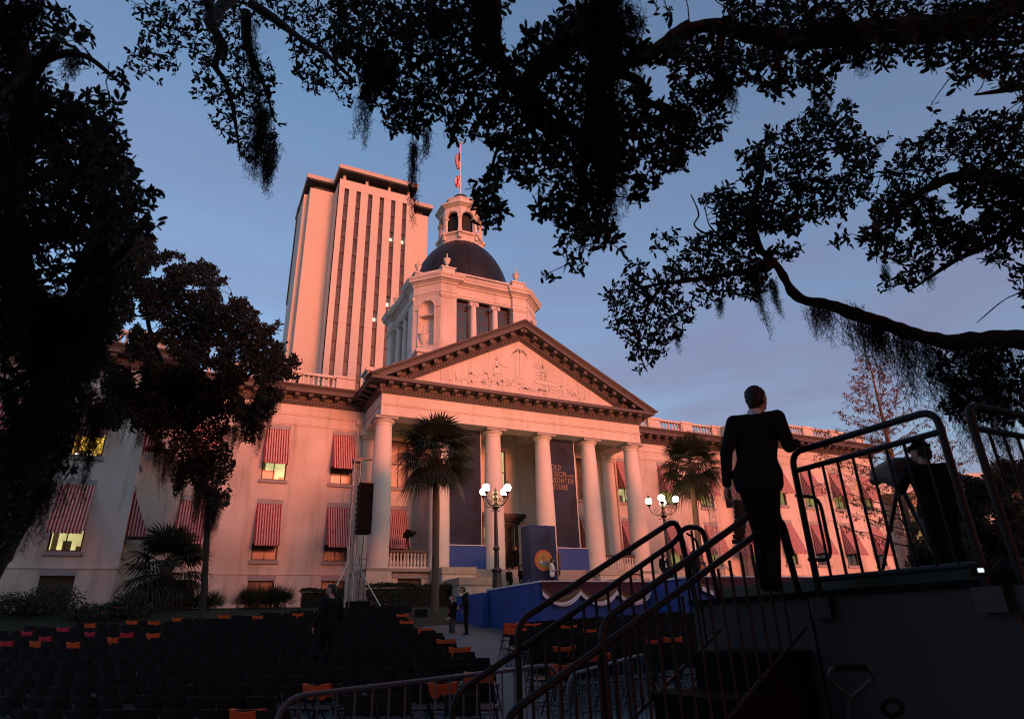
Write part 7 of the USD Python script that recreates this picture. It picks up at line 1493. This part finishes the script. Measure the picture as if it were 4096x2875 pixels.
# --- middle-distance oak in front of the left wing
tm = thing('live_oak', 'middle-distance live oak before the left wing, reddish small leaves and drooping moss', 'tree')
M1 = poly([(700, 60), (980, 70), (1080, 50), (1190, 100), (1180, 230), (1300, 200), (1400, 230), (1420, 300), (1470, 300), (1520, 270), (1600, 290), (1670, 345), (1640, 410), (1750, 410), (1755, 460), (1690, 520), (1770, 560), (1890, 570), (1900, 640), (1980, 665), (1960, 720), (2040, 780), (2090, 760), (2140, 740), (2120, 800), (2060, 850), (2090, 900), (2190, 900), (2150, 980), (2290, 1010), (2290, 1080), (2210, 1100), (2296, 1190), (2200, 1170), (2130, 1180), (2140, 1330), (2080, 1370), (2020, 1300), (2000, 1480), (1900, 1550), (1700, 1420), (1500, 1500), (1300, 1560), (1000, 1540), (700, 1530), (560, 1300), (560, 700)], 0, 900, K5)
M2 = poly([(560, 560), (640, 580), (760, 550), (820, 620), (860, 660), (900, 590), (920, 680), (985, 720), (930, 780), (940, 920), (1000, 850), (1080, 870), (1150, 990), (1220, 975), (1250, 900), (1220, 850), (1265, 730), (1230, 670), (1195, 600), (1240, 560), (1230, 500), (1190, 400), (1300, 470), (1300, 620), (1340, 640), (1385, 600), (1420, 550), (1440, 490), (1490, 430), (1500, 330), (1300, 250), (600, 300)], 0, 1300, .7446)
q3 = lambda pts, d: px(pts, d, .7446, 0, 1300)
base = PY(832, 2230, -6.5); bz_ = gz(base[0], -6.5); D0 = float((base-EYE)@CF)
ml = [([(base[0], -6.5, bz_-.1), (base[0]+.05, -6.5, bz_+1.2), q3([(1110, 1100)], D0+.2)[0], q3([(1125, 960)], D0+.4)[0], q3([(1080, 780)], D0+.4)[0], q3([(1020, 560)], D0+.4)[0], q3([(900, 300)], D0+.4)[0]], .13, .09), (q3([(1020, 560), (1150, 420), (1300, 300), (1450, 200), (1560, 240)], [D0+.4, D0+.4, D0+.4, D0+.4, D0+.4]), .12, .02), (q3([(1000, 480), (1050, 200), (1150, 0), (1250, -150)], [D0+.4, D0+.4, D0+.4, D0+.4]), .12, .02), (q3([(900, 300), (800, 0), (760, -300)], [D0+.4, D0+.4, D0+.4]), .12, .03), (q3([(900, 300), (760, 250), (600, 300)], [D0+.4, D0+.4, D0+.4]), .10, .03), (q3([(1125, 960), (1180, 800), (1200, 640)], [D0+.4, D0+.4, D0+.4]), .05, .02)]
rg6 = np.random.default_rng(61); wood = []
for pts, r0, r1 in ml:
    (v, f), p = limb(pts, r0, r1); obj('trunk' if r0 > .2 else 'limb', (v, f), 'bark', tm, smooth=True); wood.append(p)
L = MB(); T = []
M3 = poly([(0, 300), (420, 300), (600, 900), (560, 1500), (300, 1600), (0, 1560)]);
for pg, sp, d, dd in ((M1, 9, D0-1.5, 1.6), (M1, 11, D0-.2, 1.6), (M1, 14, D0-2.6, 1.2), (M2, 11.5, D0-1.5, 1.0), (M2, 13, D0-.6, .8)):
    p = fill(pg, sp, rg6); n1 = meshkit.noise(np.column_stack([p/120., np.full(len(p), 2.)]), 9); n2 = meshkit.noise(np.column_stack([p/50., np.full(len(p), 4.)]), 10); kq = n2+.45*n1 > .46; p, n1 = p[kq], n1[kq]
    W = to_world(p, d+dd*(n1-.5)*2+rg6.uniform(-.5, .5, len(p))*dd*.6); L.add(*sprays(W, rg6, .15, 7, .16)); T.append(W)
obj('crown', L, 'far_oak_leaf', tm); T = np.vstack(T); obj('twigs', twigs(T[::12], np.vstack(wood), None, rg6, .008, .04), 'bark', tm, kind='stuff')
def ms3(x0, y0, x1, y1, L, d, n, st, wd): return (x0*.7446, 1300+y0*.7446, x1*.7446, 1300+y1*.7446, L, d, n, st, wd)
moss_px(tm, [ms3(1430, 330, 1500, 350, 1.4, D0-.6, 6, 30, .14), ms3(1290, 480, 1420, 500, 1.5, D0-.6, 7, 30, .14), ms3(940, 700, 1010, 760, 1.6, D0-1, 6, 30, .14), ms3(1060, 650, 1200, 760, 1.7, D0-.8, 8, 30, .16), ms3(760, 560, 860, 600, 1.2, D0-1.5, 6, 30, .14), ms3(600, 350, 760, 450, 1.6, D0-1.8, 8, 30, .16), ms3(1040, 820, 1180, 900, 1.9, D0-1.6, 9, 34, .15), ms3(1100, 930, 1160, 980, 1.5, D0-1.2, 5, 34, .12), ms3(1360, 420, 1480, 400, 1.7, D0-1.2, 8, 34, .14), ms3(850, 640, 960, 700, 1.8, D0-1.4, 7, 34, .15), ms3(1180, 560, 1260, 560, 1.3, D0-1.4, 5, 34, .12)], rg6, wisp=False, r=.005, curl=.05)

# --- bald cypress, bare and reddish, at the right
cb = P3(3680, 2300, 33.); cb = np.array([cb[0], cb[1], gz(cb[0], cb[1])]); ctop = P3(3475, 1440, 37.0)
tc = thing('bald_cypress', 'bare reddish bald cypress rising behind the right guard rail', 'tree')
trunk = np.array([cb+(np.array([ctop[0], ctop[1], ctop[2]])-cb)*np.array([t**1.15, t**1.15, t]) for t in np.linspace(0, 1, 14)])
obj('trunk', tube(trunk, np.linspace(.30, .02, 14), 8), 'cypress_bark', tc, smooth=True)
rg7 = np.random.default_rng(19); br = MB(); lf = []; H7 = ctop[2]-cb[2]
for k in range(78):
    t = .22+.77*(k/78)**.9; i = t*13; a0 = trunk[int(i)]+(trunk[min(13, int(i)+1)]-trunk[int(i)])*(i-int(i)); az = k*2.4+rg7.normal(0, .3); Lb = (1-t)**.75*5.6*rg7.uniform(.6, 1.1)+.35; dirv = np.array([math.cos(az), math.sin(az), .28+.3*t]); n = 7
    pts = [a0+dirv*Lb*s+np.array([0, 0, .10*Lb*s*s])+rg7.normal(0, .035*Lb, 3)*s for s in np.linspace(0, 1, n)]; br.add(*tube(pts, np.linspace(.045*(1-t)+.012, .006, n), 4, cap=False))
    for s in range(int(5+Lb*6)):
        u = rg7.uniform(.2, 1); b0 = a0+dirv*Lb*u+np.array([0, 0, .10*Lb*u*u]); d2 = np.array([math.cos(az+rg7.normal(0, 1.)), math.sin(az+rg7.normal(0, 1.)), rg7.uniform(-.3, .5)]); l2 = rg7.uniform(.3, .9)*(.4+.2*Lb*(1-u*.5)); m = b0+d2*l2*.5+rg7.normal(0, .05, 3); e = b0+d2*l2+[0, 0, -.08*l2]
        br.add(*tube([b0, m, e], [.012, .008, .004], 3, cap=False)); lf += [b0+(e-b0)*q for q in rg7.uniform(.3, 1, 5)]
lf = np.array(lf); lf = lf[rg7.random(len(lf)) < .9]; D = np.column_stack([rg7.normal(0, .5, len(lf)), rg7.normal(0, .5, len(lf)), -np.ones(len(lf))])
obj('branches', br, 'cypress_bark', tc, kind='stuff'); obj('crown', leaves(lf, D, rand_dirs(rg7, len(lf)), .15*rg7.uniform(.6, 1.3, len(lf)), .3), 'cypress_leaf', tc)
# --- dark broad trees at the far right
def far_tree(pgon, d, dd, label, seed, basepx, m='far_oak_leaf', sp=9, leaf=.2):
    rg = np.random.default_rng(seed); t = thing('broad_tree', label, 'tree'); p = fill(pgon, sp, rg); n1 = meshkit.noise(np.column_stack([p/90., np.full(len(p), 1.)]), seed); p = np.vstack([p[n1 > .1], p[n1 > .15]+rg.uniform(-5, 5, ((n1 > .15).sum(), 2))]); n1 = np.concatenate([n1[n1 > .1], n1[n1 > .15]])
    W = to_world(p, d+dd*(n1-.5)*2+rg.uniform(-1, 1, len(p))*dd*.5); obj('crown', sprays(W, rg, leaf, 5, .2), m, t) if False else obj('crown', (lambda mb: (mb.add(*sprays(W, rg, leaf, 8, .25)), mb)[1])(MB()), m, t)
    b = P3(basepx[0], basepx[1], d); z = gz(b[0], b[1]); c = P3(basepx[0], pgon.centroid.y, d); obj('trunk', tube(smooth_path([(b[0], b[1], z), (b[0]+.2, b[1], (z+c[2])/2), tuple(c)], 4), np.linspace(.4, .12, 9), 8), 'bark', t, smooth=True)
far_tree(poly([(2100, 1120), (2140, 1060), (2200, 1080), (2240, 1030), (2310, 1040), (2310, 1290), (2120, 1290), (2080, 1200)], k=1.784), 30., 2.5, 'dark broad tree at the right edge behind the camera platform', 71, (4060, 2330))
far_tree(poly([(2050, 1170), (2100, 1150), (2160, 1180), (2200, 1240), (2200, 1295), (2040, 1295)], k=1.784), 26., 1.5, 'low dark spreading tree right of the capped camera operator', 72, (3800, 2330), sp=9, leaf=.17)
# --- low modern building far right
mb0 = P3(3640, 2280, 66.); t = thing('low_office_building', 'low modern building with pale flat roof edge and lit blinds, far right', 'building', (mb0[0]-3, mb0[1], -2.2), math.radians(-28))
zr = P3(3640, 1975, 66.)[2]+2.2; zt_ = P3(3640, 1900, 66.)[2]+2.2
b = MB(); b.box(-3, 40, .3, 16, 0, zr); obj('wall', b, 'stucco', t); b = MB(); b.box(-5, 42, -2.2, 18, zr, zt_); obj('roof_fascia', b, 'stucco_trim', t)
for k in range(9):
    x = -2.2+k*4.4; b = MB(); b.box(x-.5, x+.5, -1.2, -.2, 0, zr-.003); obj('column', b, 'stucco_trim', t)
    h = holder('window', t); b = MB(); b.box(x+.9, x+3.2, .22, .28, 1.2, zr-1.0); obj('frame', b, 'window_frame', h); b = MB(); b.quad((x+1.0, .2, zr*.48), (x+3.1, .2, zr*.48), (x+3.1, .2, zr-1.2), (x+1.0, .2, zr-1.2)); obj('pane', b, 'room_dim' if k in (1, 2) else 'dark_glass', h)
    b = MB()
    for zz in np.arange(zr*.48+.2, zr-1.3, .3): b.box(x+1.0, x+3.1, .15, .18, zz, zz+.12)
    obj('blind', b, 'window_frame', h, kind='stuff')
# two crew by the hedge
h_ = P3(1865, 2345, 24.4); person('man in a dark jacket bending forward beside the blue stage end', (h_[0], h_[1], h_[2]-1.72), math.radians(75), 1.78, dict(head=(0, .14, 1.60), neck=(0, .07, 1.47), chest=(0, .05, 1.31), elL=(-.24, .08, 1.17), wrL=(-.16, .26, 1.0)), top='suit_black', bottom='suit_black')
h2 = P3(1842, 2382, 24.6); person('crew member in grey trousers with red lanyard holding a cup, left of the bending man', (h2[0]-.25, h2[1]+.2, h2[2]-1.62), math.radians(100), 1.68, dict(wrL=(-.2, .22, .92)), top='suit_black', bottom='trousers_grey', lanyard='cloth_red')
print('twig counts', len(T))
